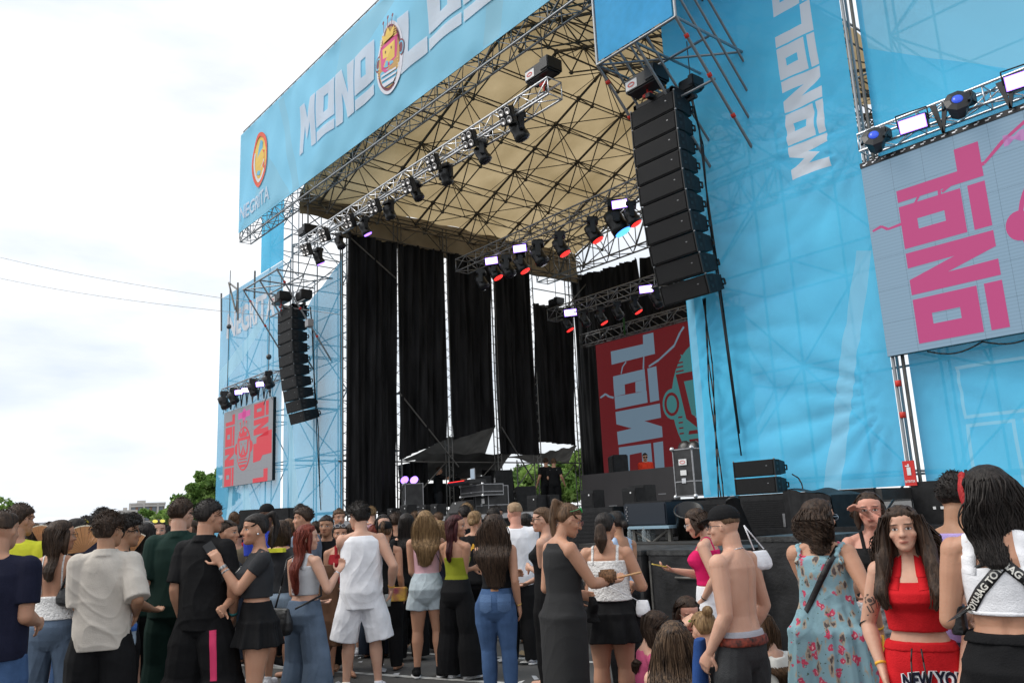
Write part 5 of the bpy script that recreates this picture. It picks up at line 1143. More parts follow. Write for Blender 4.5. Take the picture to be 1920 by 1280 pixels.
def fold_noise(P, seed, f=1.0, dirs=6):
    """ridged waves with warped phase: long soft folds with a few sharper creases"""
    r = np.random.default_rng(seed); out = np.zeros(len(P)); w1 = r.normal(size=3)*5; w2 = r.normal(size=3)*7
    W = 1.9*np.sin(P @ w1+r.uniform(0, 6))+1.3*np.sin(P @ w2+r.uniform(0, 6))
    for i in range(dirs):
        k = r.normal(size=3)*np.array([1, 1, .55]); k *= f*r.uniform(13, 34)/np.linalg.norm(k)
        s_ = np.sin(P @ k+W*(1 if i % 2 else -1)+r.uniform(0, 6)); m = .5+.5*np.sin(P @ (r.normal(size=3)*7)+r.uniform(0, 6))
        out += (1-1.7*np.sqrt(np.abs(s_)+.02) if i < 4 else s_)*m/(1+i*.12)
    return out/2.0
JOBS = []
PROF_M = [(.47, .088, .062, 0), (.53, .096, .068, -.004), (.58, .088, .062, .002), (.62, .083, .058, .004), (.68, .090, .061, .004), (.745, .096, .066, .004), (.785, .097, .060, -.002), (.81, .086, .050, -.007), (.828, .062, .042, -.010), (.85, .036, .036, -.008)]
PROF_F = [(.47, .095, .068, -.004), (.525, .103, .073, -.008), (.575, .088, .062, .0), (.625, .069, .052, .004), (.68, .074, .056, .006), (.735, .083, .071, .012), (.785, .086, .056, .0), (.81, .078, .046, -.005), (.832, .052, .038, -.008), (.85, .031, .032, -.006)]
def interp(prof, z, k): return float(np.interp(z, [p[0] for p in prof], [p[k] for p in prof]))

class Person:
    def __init__(s, px, py, d, label, H=None, sex='f', skin='tan', face=0, w=1.0, lean=0, side=0, turn=0, nod=0, tilt=0, arms=('down', 'down'), stance=.055, sit=None, vox=.008, hipx=0, group=None, base=None, loc=None, z0=0):
        p = onD(px, py, d); s.H = H or max(1.45, min(1.92, p.z-.01)); H = s.H; s.sex = sex; s.w = w; s.vox = vox
        if loc: p = Vector(loc)
        az = math.atan2(p.x, p.y)                # bearing from +Y towards +X
        a = -(az+math.radians(face)) if True else 0
        s.root = empty('person', (p.x, p.y, z0), a, label=label, cat='person', group=group); s.root_M = Matrix.Translation((p.x, p.y, z0)) @ Matrix.Rotation(a, 4, 'Z')
        s.skin = SK[skin]; s.seed = int(px*7+py*3) % 9973; s.r = random.Random(s.seed)
        s.prof = PROF_M if sex == 'm' else PROF_F; s.sit = sit
        s.pz = .53 if not sit else .085
        dz = s.pz-.53; P0 = Vector((hipx, 0, .53))
        R = Matrix.Rotation(-math.radians(lean), 4, 'X') @ Matrix.Rotation(math.radians(side), 4, 'Y')
        s.U = Matrix.Diagonal((H, H, H, 1)) @ Matrix.Translation((0, 0, dz)) @ Matrix.Translation(P0) @ R @ Matrix.Translation(-P0)
        s.dz = dz; s.hipx = hipx
        wf = w if w < 1 else 1+(w-1)*.45
        s.shw = (.101 if sex == 'm' else .092)*wf; s.shz = .803
        # head frame: origin at chin level under the skull, unit = head height
        hh = .132 if sex == 'm' else .134; s.hh = hh
        s.HM = s.U @ Matrix.Translation((0, .004, .85)) @ Matrix.Rotation(math.radians(-turn), 4, 'Z') @ Matrix.Rotation(-math.radians(nod), 4, 'X') @ Matrix.Rotation(math.radians(tilt), 4, 'Y') @ Matrix.Translation((0, .012, .018)) @ Matrix.Diagonal((hh, hh, hh, 1))
        s.arms = {}; s.hand = {}
        for sd, pose in ((-1, arms[0]), (1, arms[1])): s.solve_arm(sd, pose)
        s.legs(stance); s.body()
    def up(s, x, y, z): return s.U @ Vector((x, y, z))
    def solve_arm(s, sd, pose):
        S = s.up(sd*(s.shw), -.004, s.shz-.004); H = s.H; a = .168*H; b = .148*H
        PZ = {'down': (.118, .02, .50, (.1, -1, 0)), 'out': (.19, .0, .52, (0, -1, 0)), 'pocket': (.112, .05, .515, (1, -1, 0)), 'phone': (.05, .20, .70, (.8, -.4, -1)), 'phonelow': (.03, .20, .63, (.8, -.4, -1)), 'face': (.02, .13, .84, (.6, .2, -1)), 'hip': (.11, .03, .575, (.8, -.8, 0)), 'chest': (-.02, .14, .70, (.35, -.3, -1)), 'cross': (-.05, .12, .66, (.4, -.5, -1)), 'front': (.045, .13, .58, (.35, -1, -.3)), 'neck': (.07, .06, .86, (1, .3, -.5)), 'sidephone': (.14, .12, .74, (.5, -.5, -1)), 'brow': (.05, .12, .93, (.9, .4, -1)), 'bend': (.10, .12, .60, (.15, -1, -.3)), 'lap': (.05, .22, .58, (1, 0, -1))}
        q = PZ[pose] if isinstance(pose, str) else pose
        W = s.up(sd*q[0], q[1], q[2]); pole = (s.U.to_3x3() @ Vector((sd*q[3][0], q[3][1], q[3][2]))).normalized()
        d = W-S; l = d.length
        if l > (a+b)*.995: W = S+d.normalized()*(a+b)*.995; d = W-S; l = d.length
        if l < abs(a-b)*1.1: W = S+d.normalized()*abs(a-b)*1.3; d = W-S; l = d.length
        x = (a*a-b*b+l*l)/(2*l); h = math.sqrt(max(a*a-x*x, 0)); dn = d.normalized(); pp = (pole-dn*pole.dot(dn)).normalized()
        E = S+dn*x+pp*h; s.arms[sd] = (S, E, W); s.pose = getattr(s, 'pose', {}); s.pose[sd] = pose
    def legs(s, st):
        H = s.H; s.leg = {}
        for sd in (-1, 1):
            hip = Vector((s.hipx*H+sd*.052*H, 0, (.50+s.dz)*H))
            if s.sit:
                spread = s.sit if isinstance(s.sit, (int, float)) and s.sit != True else .09
                kn = Vector((sd*spread*H, .215*H, .24*H)); an = Vector((sd*spread*.7*H, .30*H, .03*H))
            else:
                yo = s.r.uniform(-.02, .03)*H; an = Vector((sd*(st+s.r.uniform(0, .012))*H, yo, .045*H)); kn = Vector(((hip.x+an.x)/2*1.02, yo*.6+.012*H, .275*H))
            s.leg[sd] = (hip, kn, an)
    def body(s):
        H = s.H; w = s.w; v = Vol(); f = s.sex == 'f'
        U3 = s.U.to_3x3(); X = Vector((1, 0, 0)); Yv = Vector((0, 1, 0))
        R = []
        for z, rw, rd, yc in s.prof:
            q = (w if z < .8 else 1+(w-1)*.4)
            R.append((s.up(s.hipx if False else 0, yc, z) if z > .6 else s.up(s.hipx*(1-(z-.47)/.15) if z < .62 else 0, yc, z), U3 @ X*rw*q, U3 @ Yv*rd*(1+(w-1)*.9 if z < .8 else 1), .95))
        v.loft(R, 26)
        for sd in (-1, 1):
            v.limb(s.up(sd*.028, -.014, .833), s.up(sd*s.shw*.93, -.008, .806), [(0, .022*H), (.5, .024*H), (1, .026*H)], 1.1, up=(0, 1, .01))
            if not f: v.ball(s.up(sd*.050, -.024, .755), .042*H*w, .9, .62, 1.25)
        if f:
            for sd in (-1, 1): v.ball(s.up(sd*.042*w, .048*w, .728), .036*H*w, 1, .85, 1)
        # neck
        nb = s.up(0, -.008, .835); nt_ = s.HM @ Vector((0, -.12, .22)); r = (.035 if not f else .029)*H
        v.limb(nb, nt_, [(0, r*1.15), (.4, r), (1, r)], 1.0)
        # limbs
        lw = w if w < 1 else 1+(w-1)*.9; am = 1.0 if f else 1.12
        for sd in (-1, 1):
            S, E, W = s.arms[sd]; k = lw*am
            v.ball(S, .0305*H*k, 1, 1, 1.15); v.limb(S, E, [(0, .0295*H*k), (.3, .0285*H*k), (.65, .0245*H*k), (1, .0215*H*k)])
            v.limb(E, W, [(0, .0215*H*k), (.25, .0235*H*k), (.6, .0185*H*k), (1, .0135*H*am)])
            s.make_hand(v, sd)
            hip, kn, an = s.leg[sd]; lg = lw*(1.06 if f else 1)
            v.limb(hip, kn, [(0, .056*H*lg), (.3, .053*H*lg), (.7, .040*H*lg), (1, .032*H*lg)]); v.limb(kn, an, [(0, .031*H*lg), (.28, .034*H*lg), (.65, .023*H*lg), (1, .0175*H*lg)])
            to = an+Vector((sd*.02*H, .115*H, -.028*H)); he = an+Vector((0, -.02*H, -.022*H)); v.limb(he, to, [(0, .019*H), (.5, .022*H), (1, .016*H)], .8)
        s.head(v)
        s.bodyobj = v.obj('body', s.skin, s.root, s.vox, 2)
        JOBS.append(('body', s.bodyobj, s)); s.vol = None
    def make_hand(s, v, sd):
        S, E, W = s.arms[sd]; H = s.H; d = (W-E).normalized(); pose = s.pose[sd]
        inw = (s.U.to_3x3() @ Vector((-sd, 0, 0))).normalized()
        nrm = (inw-d*inw.dot(d)); nrm = nrm.normalized() if nrm.length > .2 else d.orthogonal().normalized()
        if (isinstance(pose, str) and pose in ('phone', 'phonelow', 'sidephone', 'chest', 'lap', 'front')) or (not isinstance(pose, str) and pose[1] > .19 and pose[2] < .75): nrm = (Vector((0, 0, 1))-d*d.z).normalized() if abs(d.z) < .9 else nrm
        side = d.cross(nrm)*sd; side = -side        # towards the thumb
        if side.dot(s.U.to_3x3() @ Vector((0, 1, 0))) < 0 and (pose == 'down' or pose == 'out'): side = -side
        pl = .052*H; pm = W+d*pl; 
        v.loft([(W+d*pl*t, side*.0245*H*a, nrm*.0105*H*b) for t, a, b in ((-.1, .55, 1.1), (.25, .8, 1.2), (.7, 1, 1), (1.0, .95, .85))], 12)
        curl = {'down': .5, 'pocket': .4, 'out': .6}.get(pose if isinstance(pose, str) else '', .85)
        for k, (o, ln) in enumerate(((.75, .042), (.27, .047), (-.23, .044), (-.7, .035))):
            b0 = pm+side*.0235*H*o-d*.004; r = .0052*H if s.H else .009
            dd = (d*math.cos(curl*.5)+nrm*math.sin(curl*.5)+side*.10*o).normalized(); p1 = b0+dd*ln*.5*H
            d2 = (d*math.cos(curl*1.35)+nrm*math.sin(curl*1.35)).normalized(); p2 = p1+d2*ln*.5*H
            v.limb(b0, p1, [(0, r*1.12), (1, r)], n=8); v.limb(p1, p2, [(0, r), (1, r*.85)], n=8)
        t0 = W+d*.014*H+side*.020*H; t1 = t0+(d*.6+side*.65+nrm*.3).normalized()*.028*H; t2 = t1+(d*.9+side*.15+nrm*.5).normalized()*.022*H
        v.limb(t0, t1, [(0, .0075*H), (1, .0062*H)], n=8); v.limb(t1, t2, [(0, .0062*H), (1, .005*H)], n=8)
        s.hand[sd] = (W+d*.055*H+nrm*.012*H, d, nrm, side)
    def head(s, v):
        M = s.HM; M3 = M.to_3x3(); h = lambda x, y, z: M @ Vector((x, y, z)); R = []
        jw = 1.0 if s.sex == 'm' else .9
        for z, wd, yf, yb in ((-.02, .07*jw, .33, .16), (.03, .15*jw, .37, .03), (.10, .215*jw, .385, -.08), (.2, .265*jw, .385, -.22), (.32, .30, .38, -.33), (.43, .318, .37, -.39), (.53, .325, .365, -.43), (.62, .335, .395, -.45), (.74, .33, .38, -.45), (.85, .29, .32, -.40), (.93, .22, .22, -.31), (.985, .12, .10, -.18), (1.0, .04, .02, -.08)):
            yc = (yf+yb)/2; R.append((h(0, yc, z), M3 @ Vector((wd, 0, 0)), M3 @ Vector((0, (yf-yb)/2, 0)), .9))
        v.loft(R, 26); hr = M3.to_scale()[0] if False else s.hh*s.H
        v.limb(h(0, .37, .56), h(0, .455, .36), [(0, .035*hr), (.6, .048*hr), (1, .062*hr)]); 
        for sd in (-1, 1):
            v.ball(h(sd*.055, .42, .355), .042*hr); v.ball(h(sd*.20, .24, .37), .10*hr, 1, .9, 1)
            v.ball(h(sd*.335, -.03, .45), .1*hr, .28, .62, 1.05, M3.normalized() @ Matrix.Rotation(sd*-.35, 3, 'Z'))
            v.ball(h(sd*.15, .335, .60), .07*hr, 1.3, .8, .45, M3.normalized())
        v.ball(h(0, .375, .205), .06*hr, 1.7, .9, .75, M3.normalized()); v.ball(h(0, .33, .07), .075*hr, 1.2, .9, .8, M3.normalized())
    # ------------------------------------------------------------- garments
    def garment(s, name, v, m, amp=.006, f=1.0, vox=None, label=None, smooth=2, hemz=None):
        o = v.obj(name, m, s.root, vox or max(s.vox, .007), smooth+4); JOBS.append(('cloth', o, s, amp, f))
        if label: o['label'] = label
        return o
    def torso_rings(s, z0, z1, ease, hang, flare=0, step=.03):
        n = max(3, int((z1-z0)/step)+1); R = []; U3 = s.U.to_3x3(); w = s.w
        for i in range(n+1):
            z = z0+(z1-z0)*i/n; zz = max(z, .47); rw = interp(s.prof, zz, 1)*(w if zz < .8 else 1+(w-1)*.4); rd = interp(s.prof, zz, 2)*(1+(w-1)*.9 if zz < .8 else 1); yc = interp(s.prof, zz, 3)
            if z < .74:
                rwm = interp(s.prof, .74, 1)*w; rdm = interp(s.prof, .74, 2)*(1+(w-1)*.9)*1.02
                if s.sex == 'f': rdm *= 1.08
                if rw < rwm: rw += (rwm-rw)*hang
                if rd < rdm: rd += (rdm-rd)*hang
            if s.sex == 'f' and .69 < z < .77: rd *= 1.13; yc += .008
            e = ease*float(np.interp(z, (.72, .83), (1, .4))); fl = flare*max(0, (.74-z))
            cx = s.hipx*(1-(z-.47)/.15) if z < .62 else 0
            R.append((s.up(min(max(cx, -abs(s.hipx)), abs(s.hipx)), yc, z), U3 @ Vector((rw+e+fl, 0, 0)), U3 @ Vector((0, rd+e+fl*.7, 0)), .93))
        return R
    def top(s, m, z0=.48, z1=.835, sleeve=.55, ease=.008, hang=.6, name='top', amp=.006, flare=0, f=1.0, label=None, collar=False, slr=1.0):
        """shirt or top; sleeve: 0 none, 1 elbow, 2 wrist"""
        v = Vol(); v.loft(s.torso_rings(z0, z1, ease, hang, flare), 28); H = s.H; am = 1.0 if s.sex == 'f' else 1.12; k = (s.w if s.w < 1 else 1+(s.w-1)*.9)*am
        if sleeve:
            for sd in (-1, 1):
                S, E, W = s.arms[sd]; e = ease*H*slr*.55; v.ball(S-Vector((0, 0, .004*H)), .0315*H*k+e*.5)
                v.limb(s.up(sd*.03, -.012, .832), S, [(0, .020*H+e*.3), (1, .029*H*k+e*.5)], 1.15, up=(0, 1, .01))
                if sleeve <= 1:
                    P = S.lerp(E, sleeve); v.limb(S, P, [(0, .031*H*k+e), (.4, .031*H*k+e*1.2), (1, .028*H*k+e*1.5)], end=(1, 0))
                else:
                    v.limb(S, E, [(0, .032*H*k+e), (1, .026*H*k+e*1.2)]); v.limb(E, E.lerp(W, sleeve-1), [(0, .026*H*k+e*1.2), (1, .019*H*k+e)], end=(1, 0))
        if collar:
            c0 = s.up(0, -.008, .828); c1 = s.up(0, -.006, .858); r = .047*H; v.limb(c0, c1, [(0, r*1.25), (1, r)], end=(0, 0))
        o = s.garment(name, v, m, amp, f, label=label); s.last = o; return o
    def cami(s, m, z0=.60, z1=.775, ease=.005, strap=.010, sx=.052, name='camisole', amp=.003, back=True, strapm=None, hang=0, flare=0, zb=None, label=None):
        v = Vol(); v.loft(s.torso_rings(z0, z1, ease, hang, flare), 28); o = s.garment(name, v, m, amp, label=label)
        H = s.H
        if strap > .0025:
            for sd in (-1, 1): s.over_shoulder('strap', sd, sx, z1, strap*2.1*H, strapm or m, [s.bodyobj, o], o)
        s.last = o; return o
    def over_shoulder(s, name, sd, sx, z1, w_, m, targets, parent, zb=None, inx=.0, lift=.004):
        """a ribbon laid on the body from the back of a top, over the shoulder, to its front"""
        U3 = s.U.to_3x3().normalized(); X = lambda k: sd*(sx-inx*k)
        pts = [(s.up(X(0), -.125, (zb or z1)-.02), U3 @ Vector((0, 1, 0))), (s.up(X(.4), -.115, .79), U3 @ Vector((0, 1, 0))), (s.up(X(.8), -.05, .856), U3 @ Vector((0, .35, -1))), (s.up(X(1), .02, .856), U3 @ Vector((0, -.35, -1))), (s.up(X(.5), .13, .79), U3 @ Vector((0, -1, 0))), (s.up(X(.2), .145, z1-.02), U3 @ Vector((0, -1, 0)))]
        s.belt_path(name, pts, w_, m, targets, parent, lift=lift, back=.004)
    def pants(s, m, z1=.60, end=1.0, ease=.008, wide=0, name='trousers', amp=.007, f=1.0, label=None):
        """end: 0 crotch .. .5 knee .. 1 ankle; wide: extra radius at the hem"""
        TR = s.torso_rings(.475, z1, min(ease, .009), .0); c0, a0, b0, w0 = TR[0]; TR = [(c0-Vector((0, 0, .05*s.H)), a0*.55, b0*.5, w0), (c0-Vector((0, 0, .030*s.H)), a0*.82, b0*.78, w0)]+TR; v = Vol(); v.loft(TR, 28); H = s.H; lg = (s.w if s.w < 1 else 1+(s.w-1)*.9)*(1.06 if s.sex == 'f' else 1); e = ease*H
        for sd in (-1, 1):
            hip, kn, an = s.leg[sd]; wd = wide*H; of = Vector((sd*(wd*.75+e*.35), 0, 0)); hip = hip+Vector((sd*.004*H, 0, 0)); kn = kn+of*.6; an = an+of
            if end <= .5:
                P = hip.lerp(kn+of*.4, end*2); q = end*2; v.limb(hip, P, [(0, .053*H*lg+e*.3), (.5, (.053-.012*q*.5)*H*lg+e*.7+wd*.4), (1, (.051-.016*q)*H*lg+e*.8+wd*.9)], end=(1, 0))
            else:
                v.limb(hip, kn, [(0, .056*H*lg+e*.3), (.35, .055*H*lg+e*.9), (1, .035*H*lg+e*1.2+wd*.5)]); q = (end-.5)*2; P = kn.lerp(an+Vector((0, 0, -.02*H)), q)
                v.limb(kn, P, [(0, .035*H*lg+e*1.2+wd*.5), (.4, .035*H*lg+e*1.3+wd*.8), (1, (.036-.014*q)*H*lg+e*1.5+wd)], end=(1, 0))
        return s.garment(name, v, m, amp, f, label=label)
    def skirt(s, m, z1=.61, z0=.33, flare=.06, ease=.006, name='skirt', amp=.012, pleat=9, narrow=False, label=None, smooth=2):
        v = Vol(); R = []; n = 18; U3 = s.U.to_3x3(); T = 72; H = s.H
        V = []; k0 = v.n
        for i in range(n+1):
            t = i/n; z = z0+(z1-z0)*t; zz = max(z, .50); rw = interp(s.prof, zz, 1)*s.w+ease; rd = interp(s.prof, zz, 2)*(1+(s.w-1)*.9)+ease; dn = max(0, .53-z)
            if narrow: rw = rw-dn*narrow*.25; rd = rd-dn*narrow*.12
            else: rw += flare*dn/.2*.5+flare*max(0, .58-z); rd += flare*dn/.2*.5+flare*max(0, .58-z)
            base = s.up(0, interp(s.prof, zz, 3), max(z, .53)) if z > .5 else None
            c = base if base is not None else Vector((s.hipx*H, -.004*H, (z+s.dz)*H))
            pa = min(1, max(0, (.58-z)/.15))*amp*(0 if narrow else 1)
            for j in range(T):
                a = 2*PI*j/T; q = 1+pa*8*math.sin(a*pleat+.5*math.sin(a*3+s.seed))+pa*4*math.sin(a*(pleat*2+1)+2)
                V.append(c+Vector((rw*q*math.cos(a)*H, rd*q*math.sin(a)*H, 0)))
        v.V.append(np.array([tuple(p) for p in V])); v.n += len(V)
        for j in range(n):
            for i in range(T): a = k0+j*T+i; b = k0+j*T+(i+1) % T; v.F.append((a, b, b+T, a+T))
        v.F.append(tuple(k0+i for i in range(T))[::-1]); v.F.append(tuple(k0+n*T+i for i in range(T)))
        return s.garment(name, v, m, .004, 1.0, label=label, smooth=smooth)
    def dress(s, m, z1=.83, z0=.10, ease=.008, flare=0.0, narrow=0.0, hang=.15, amp=.004, pleat=9, pamp=.0, name='dress', waist=.60, label=None):
        H = s.H; U3 = s.U.to_3x3(); n = 60; T = 72; v = Vol(); V = []
        for i in range(n+1):
            z = z0+(z1-z0)*i/n; zz = max(z, .50); rw = interp(s.prof, zz, 1)*(s.w if zz < .8 else 1+(s.w-1)*.4); rd = interp(s.prof, zz, 2)*(1+(s.w-1)*.9 if zz < .8 else 1); yc = interp(s.prof, zz, 3)
            if .5 < z < .74:
                a, b = interp(s.prof, .74, 1)*s.w, interp(s.prof, .74, 2)*(1+(s.w-1)*.9); rw += max(0, a-rw)*hang; rd += max(0, b-rd)*hang
            if s.sex == 'f' and .69 < z < .77: q_ = math.sin((z-.69)/.08*PI); rd *= 1+.13*q_; yc += .008*q_
            dn = max(0, .53-z); e = ease*(1 if z < .8 else .6); f2 = flare*max(0, waist-z); rw += e+f2-dn*narrow*.25; rd += e+f2-dn*narrow*.12
            c = s.up(0, yc, z) if z > .53 else Vector((s.hipx*H, yc*H, (z+s.dz)*H)); pa = min(1, max(0, (waist-z)/.15))*pamp
            A = U3 if z > .53 else Matrix.Diagonal((H, H, H))
            for j in range(T):
                a = 2*PI*j/T; q = 1+pa*8*math.sin(a*pleat+.5*math.sin(a*3+s.seed))+pa*4*math.sin(a*(pleat*2+1)+2); pw = .82 if z < .55 else 1; V.append(tuple(c+A @ Vector((rw*q*math.copysign(abs(math.cos(a))**pw, math.cos(a)), rd*q*math.copysign(abs(math.sin(a))**pw, math.sin(a)), 0))))
        v.V.append(np.array(V)); v.n = len(V)
        for j in range(n):
            for i in range(T): a = j*T+i; b = j*T+(i+1) % T; v.F.append((a, b, b+T, a+T))
        v.F.append(tuple(range(T))[::-1]); v.F.append(tuple(n*T+i for i in range(T)))
        return s.garment(name, v, m, amp, 1.0, label=label)
    def shoes(s, m, sole=None, name='shoe'):
        for sd in (-1, 1):
            hip, kn, an = s.leg[sd]; H = s.H; v = Vol(); g = -an.z
            he = Vector((an.x, an.y-.025*H, .028*H)); to = Vector((an.x+sd*.022*H, an.y+.115*H, .020*H)); v.limb(he, to, [(0, .023*H), (.5, .026*H), (1, .021*H)], .95); v.limb((an.x, an.y-.01*H, .02*H), (an.x, an.y-.005*H, .065*H), [(0, .024*H), (1, .023*H)], end=(0, 0))
            o = v.obj(name, m, s.root, .007, 2); JOBS.append(('plain', o, s))
            v = Vol(); v.loft([(he.lerp(to, .5)+Vector((0, 0, -he.z+z)), (to-he).normalized().cross(Vector((0, 0, 1)))*.030*H, (to-he)*.66, .8) for z in (.004, .022)], 20)
            q = v.obj('sole', sole or m_white, o, .007, 1); JOBS.append(('plain', q, s))
    # ------------------------------------------------------------- hair
    def hair(s, kind, col, length=.5, curl=0.0, wid=1.0, part=0, strands=130, lift=0):
        M = s.HM; M3 = M.to_3x3(); hr = s.hh*s.H; h = lambda x, y, z: M @ Vector((x, y, z)); m = HR[col] if isinstance(col, str) else col; v = Vol(); r = s.r
        def cap(g, zlow=.42, fy=.30, back=-.50, top_=1.05):
            R = []
            for z, wd, yf, yb in ((zlow-.12, .26, -.12, back+.12), (zlow, .33, -.02, back+.02), (.52, .352, .02, back), (.62, .362, .12, back), (.72, .365, min(.33, fy+.03), back-.01), (.80, .35, fy+.09, back), (.88, .325, max(fy+.04, .315), back+.06), (.96, .26, max(fy-.06, .235), back+.12), (top_-.02, .17, .14, -.26), (top_+.01, .06, .03, -.12)):
                yc = (yf+yb)/2; R.append((h(0, yc, z), M3 @ Vector((wd*g, 0, 0)), M3 @ Vector((0, (yf-yb)/2*g, 0)), .92))
            v.loft(R, 24)
        zb = Vector((0, 0, 1)); bk = (M3 @ Vector((0, -1, 0))).normalized(); bk = Vector((bk.x, bk.y, 0)).normalized(); rt = (M3 @ Vector((1, 0, 0))); rt = Vector((rt.x, rt.y, 0)).normalized()
        L_ = length*s.H; strd = []
        fb = (s.U.to_3x3() @ Vector((0, -1, 0))); fb = Vector((fb.x, fb.y, 0)).normalized()
        if kind in ('long', 'curly', 'bob'):
            cap(1.03 if kind != 'curly' else 1.10, fy=.235)
            P0 = h(0, -.25, .55); n = 12; R = []
            for i in range(n+1):
                t = i/n; z = P0.z-L_*t
                zu = z/s.H-s.dz; back_y = -(interp(s.prof, min(max(zu, .47), .85), 2)*(1 if zu > .8 else 1.0)-interp(s.prof, min(max(zu, .47), .85), 3)+.022)*s.H if zu < .835 else None
                e = P0+bk*(.04*hr*(1-t)); c = Vector((e.x, e.y, z))
                if back_y is not None:
                    sp_ = s.up(0, 0, min(zu, .85)); tgt = Vector((sp_.x, sp_.y, z))+fb*abs(back_y); q = min(1, (.835-zu)/.06); c = c.lerp(tgt, q*.85)
                wd = (.36+.14*math.sin(PI*min(t*1.3, 1))*1.0)*hr*wid*(1-.45*max(0, t-.6)/.4); dp = float(np.interp(t, (0, .15, .35, 1), (.25, .24, .19, .11)))*hr*(1.25 if kind == 'curly' else 1)
                wob = rt*(.06*hr*math.sin(t*5+s.seed)*(1+curl*2)); R.append((c+wob*t, rt*wd, bk*dp, .85))
            R.append((R[-1][0]-zb*.02, R[-1][1]*.5, R[-1][2]*.4, .9)); v.loft(R, 22); sheet = R
            for sd in (-1, 1):          # locks beside the face
                a = h(sd*.33, .05, .62); b = h(sd*.37, -.02, .18); c = b-zb*min(L_*.45, .2)+fb*-.02
                v.limb(a, b, [(0, .09*hr), (.5, .12*hr), (1, .11*hr)]); v.limb(b, c, [(0, .11*hr), (1, .05*hr)])
            for k in range(int(strands*1.9)):
                a = r.uniform(-PI*.05, PI*1.05); rad = 1.02+r.uniform(-.04, .07)+(.16*r.random() if r.random() < .12 else 0); pts = []; a0 = a
                st = h(.34*math.cos(a)*.6, -.05-.42*max(math.sin(a), -.1)*.7+(.25 if math.sin(a) < .1 else 0), .98-.05*r.random()); pts.append(st)
                pts.append(h(.375*math.cos(a)*rad, -.06-.45*math.sin(a)*rad, .72)); 
                ph, fq = r.uniform(0, 6), r.uniform(5, 9)
                endt = r.uniform(.7, 1.12)
                for i in range(1, len(sheet)-1):
                    if i/n > endt: break
                    c, ru, rv = sheet[i][:3]; ang = a0; t = i/n
                    p = c+ru*math.cos(ang)*rad+rv*max(math.sin(ang), -.2)*rad; p += rt*(.012+.03*curl)*math.sin(ph+t*fq*(1+2*curl))+bk*.02*curl*math.cos(ph+t*fq*(1+2*curl)); pts.append(p)
                strd.append((pts, r.uniform(.002, .0042)*(1.2 if curl else 1)))
        elif kind in ('short', 'fade', 'mop'):
            if kind == 'fade': cap(1.0, .62, .30, -.46, 1.03)
            elif kind == 'mop': cap(1.08, .40, .34, -.50, 1.09)
            else: cap(1.03, .48, .32, -.47, 1.06)
            nt_ = {'fade': 160, 'short': 520, 'mop': 800}[kind]
            for k in range(nt_):
                th = r.uniform(0, 2*PI); ph = r.uniform(0, .62 if kind == 'fade' else .95); d = Vector((math.sin(ph*PI/1.7)*math.cos(th)*.36, math.sin(ph*PI/1.7)*math.sin(th)*.45-.05, .60+.44*math.cos(ph*PI/1.7)))
                if d.y > .22 and d.z < .72: continue
                if d.z < .5 and d.y > 0: continue
                n_ = (M3 @ (d-Vector((0, -.05, .5)))).normalized(); a = h(*d); sw = Vector((r.uniform(-1, 1), r.uniform(-1, 1), r.uniform(-.6, .8)))*.5; l = (.03 if kind == 'fade' else .055 if kind == 'short' else .11)*hr*2*r.uniform(.5, 1)
                pts = [a-n_*.01, a+n_*l*.4+sw*l*.2, a+n_*l*.7+sw*l*.7-zb*l*.1*(2 if kind == 'mop' else 0), a+n_*l*.75+sw*l*1.3-zb*l*(.5 if kind == 'mop' else .1)]; strd.append((pts, .0030 if kind == 'mop' else .0024))
        elif kind in ('bun', 'pony', 'bunlow', 'halfup'):
            cap(1.0, .45, .30, -.46, 1.03)
            if kind == 'bun': v.ball(h(0, -.42, .98), .17*hr); pk = None
            elif kind == 'bunlow': v.ball(h(0, -.52, .42), .19*hr); pk = None
            else:
                a = h(0, -.36, .93) if kind == 'pony' else h(0, -.5, .7); b = a+bk*.24*hr+zb*(.08*hr if kind == 'pony' else 0); pp = [a, b, b+bk*.03-zb*L_*.35, b+bk*.01-zb*L_*.7, b-bk*.01-zb*L_]
                rr_ = [.07, .115, .12, .10, .03]
                for i in range(4): v.limb(pp[i], pp[i+1], [(0, rr_[i]*hr), (1, rr_[i+1]*hr)])
                for k in range(int(strands*.8)):
                    o_ = Vector((r.uniform(-1, 1), r.uniform(-1, 1), r.uniform(-1, 1)))*.014; strd.append(([p+o_*rr_[i]*9 for i, p in enumerate(pp)], .0045))
            for k in range(int(strands*1.3)):
                th = r.uniform(-.1, PI+.1); tgt = h(0, -.44, .9) if kind != 'bunlow' else h(0, -.5, .45); a = h(.33*math.cos(th), .22-.3*abs(math.sin(th*1.0)), .82 if r.random() < .5 else .60); mid = h(.37*math.cos(th), -.15, .78)
                strd.append(([a, mid, tgt], .003))
        elif kind == 'buzz':
            cap(.985, .60, .29, -.46, 1.012)
        elif kind == 'longsleek': cap(1.0)
        o = v.obj('hair', m, s.root, max(.006, s.vox*.9), 2); JOBS.append(('hair', o, s, strd, .0022+.004*curl if kind != 'buzz' else .0)); s.hairobj = o; return o
    # ------------------------------------------------------------- things worn
    def add(s, name, q, m, parent=None, smooth=True, **kw):
        o = q.build(name, m, parent or s.root, smooth, **kw); return o
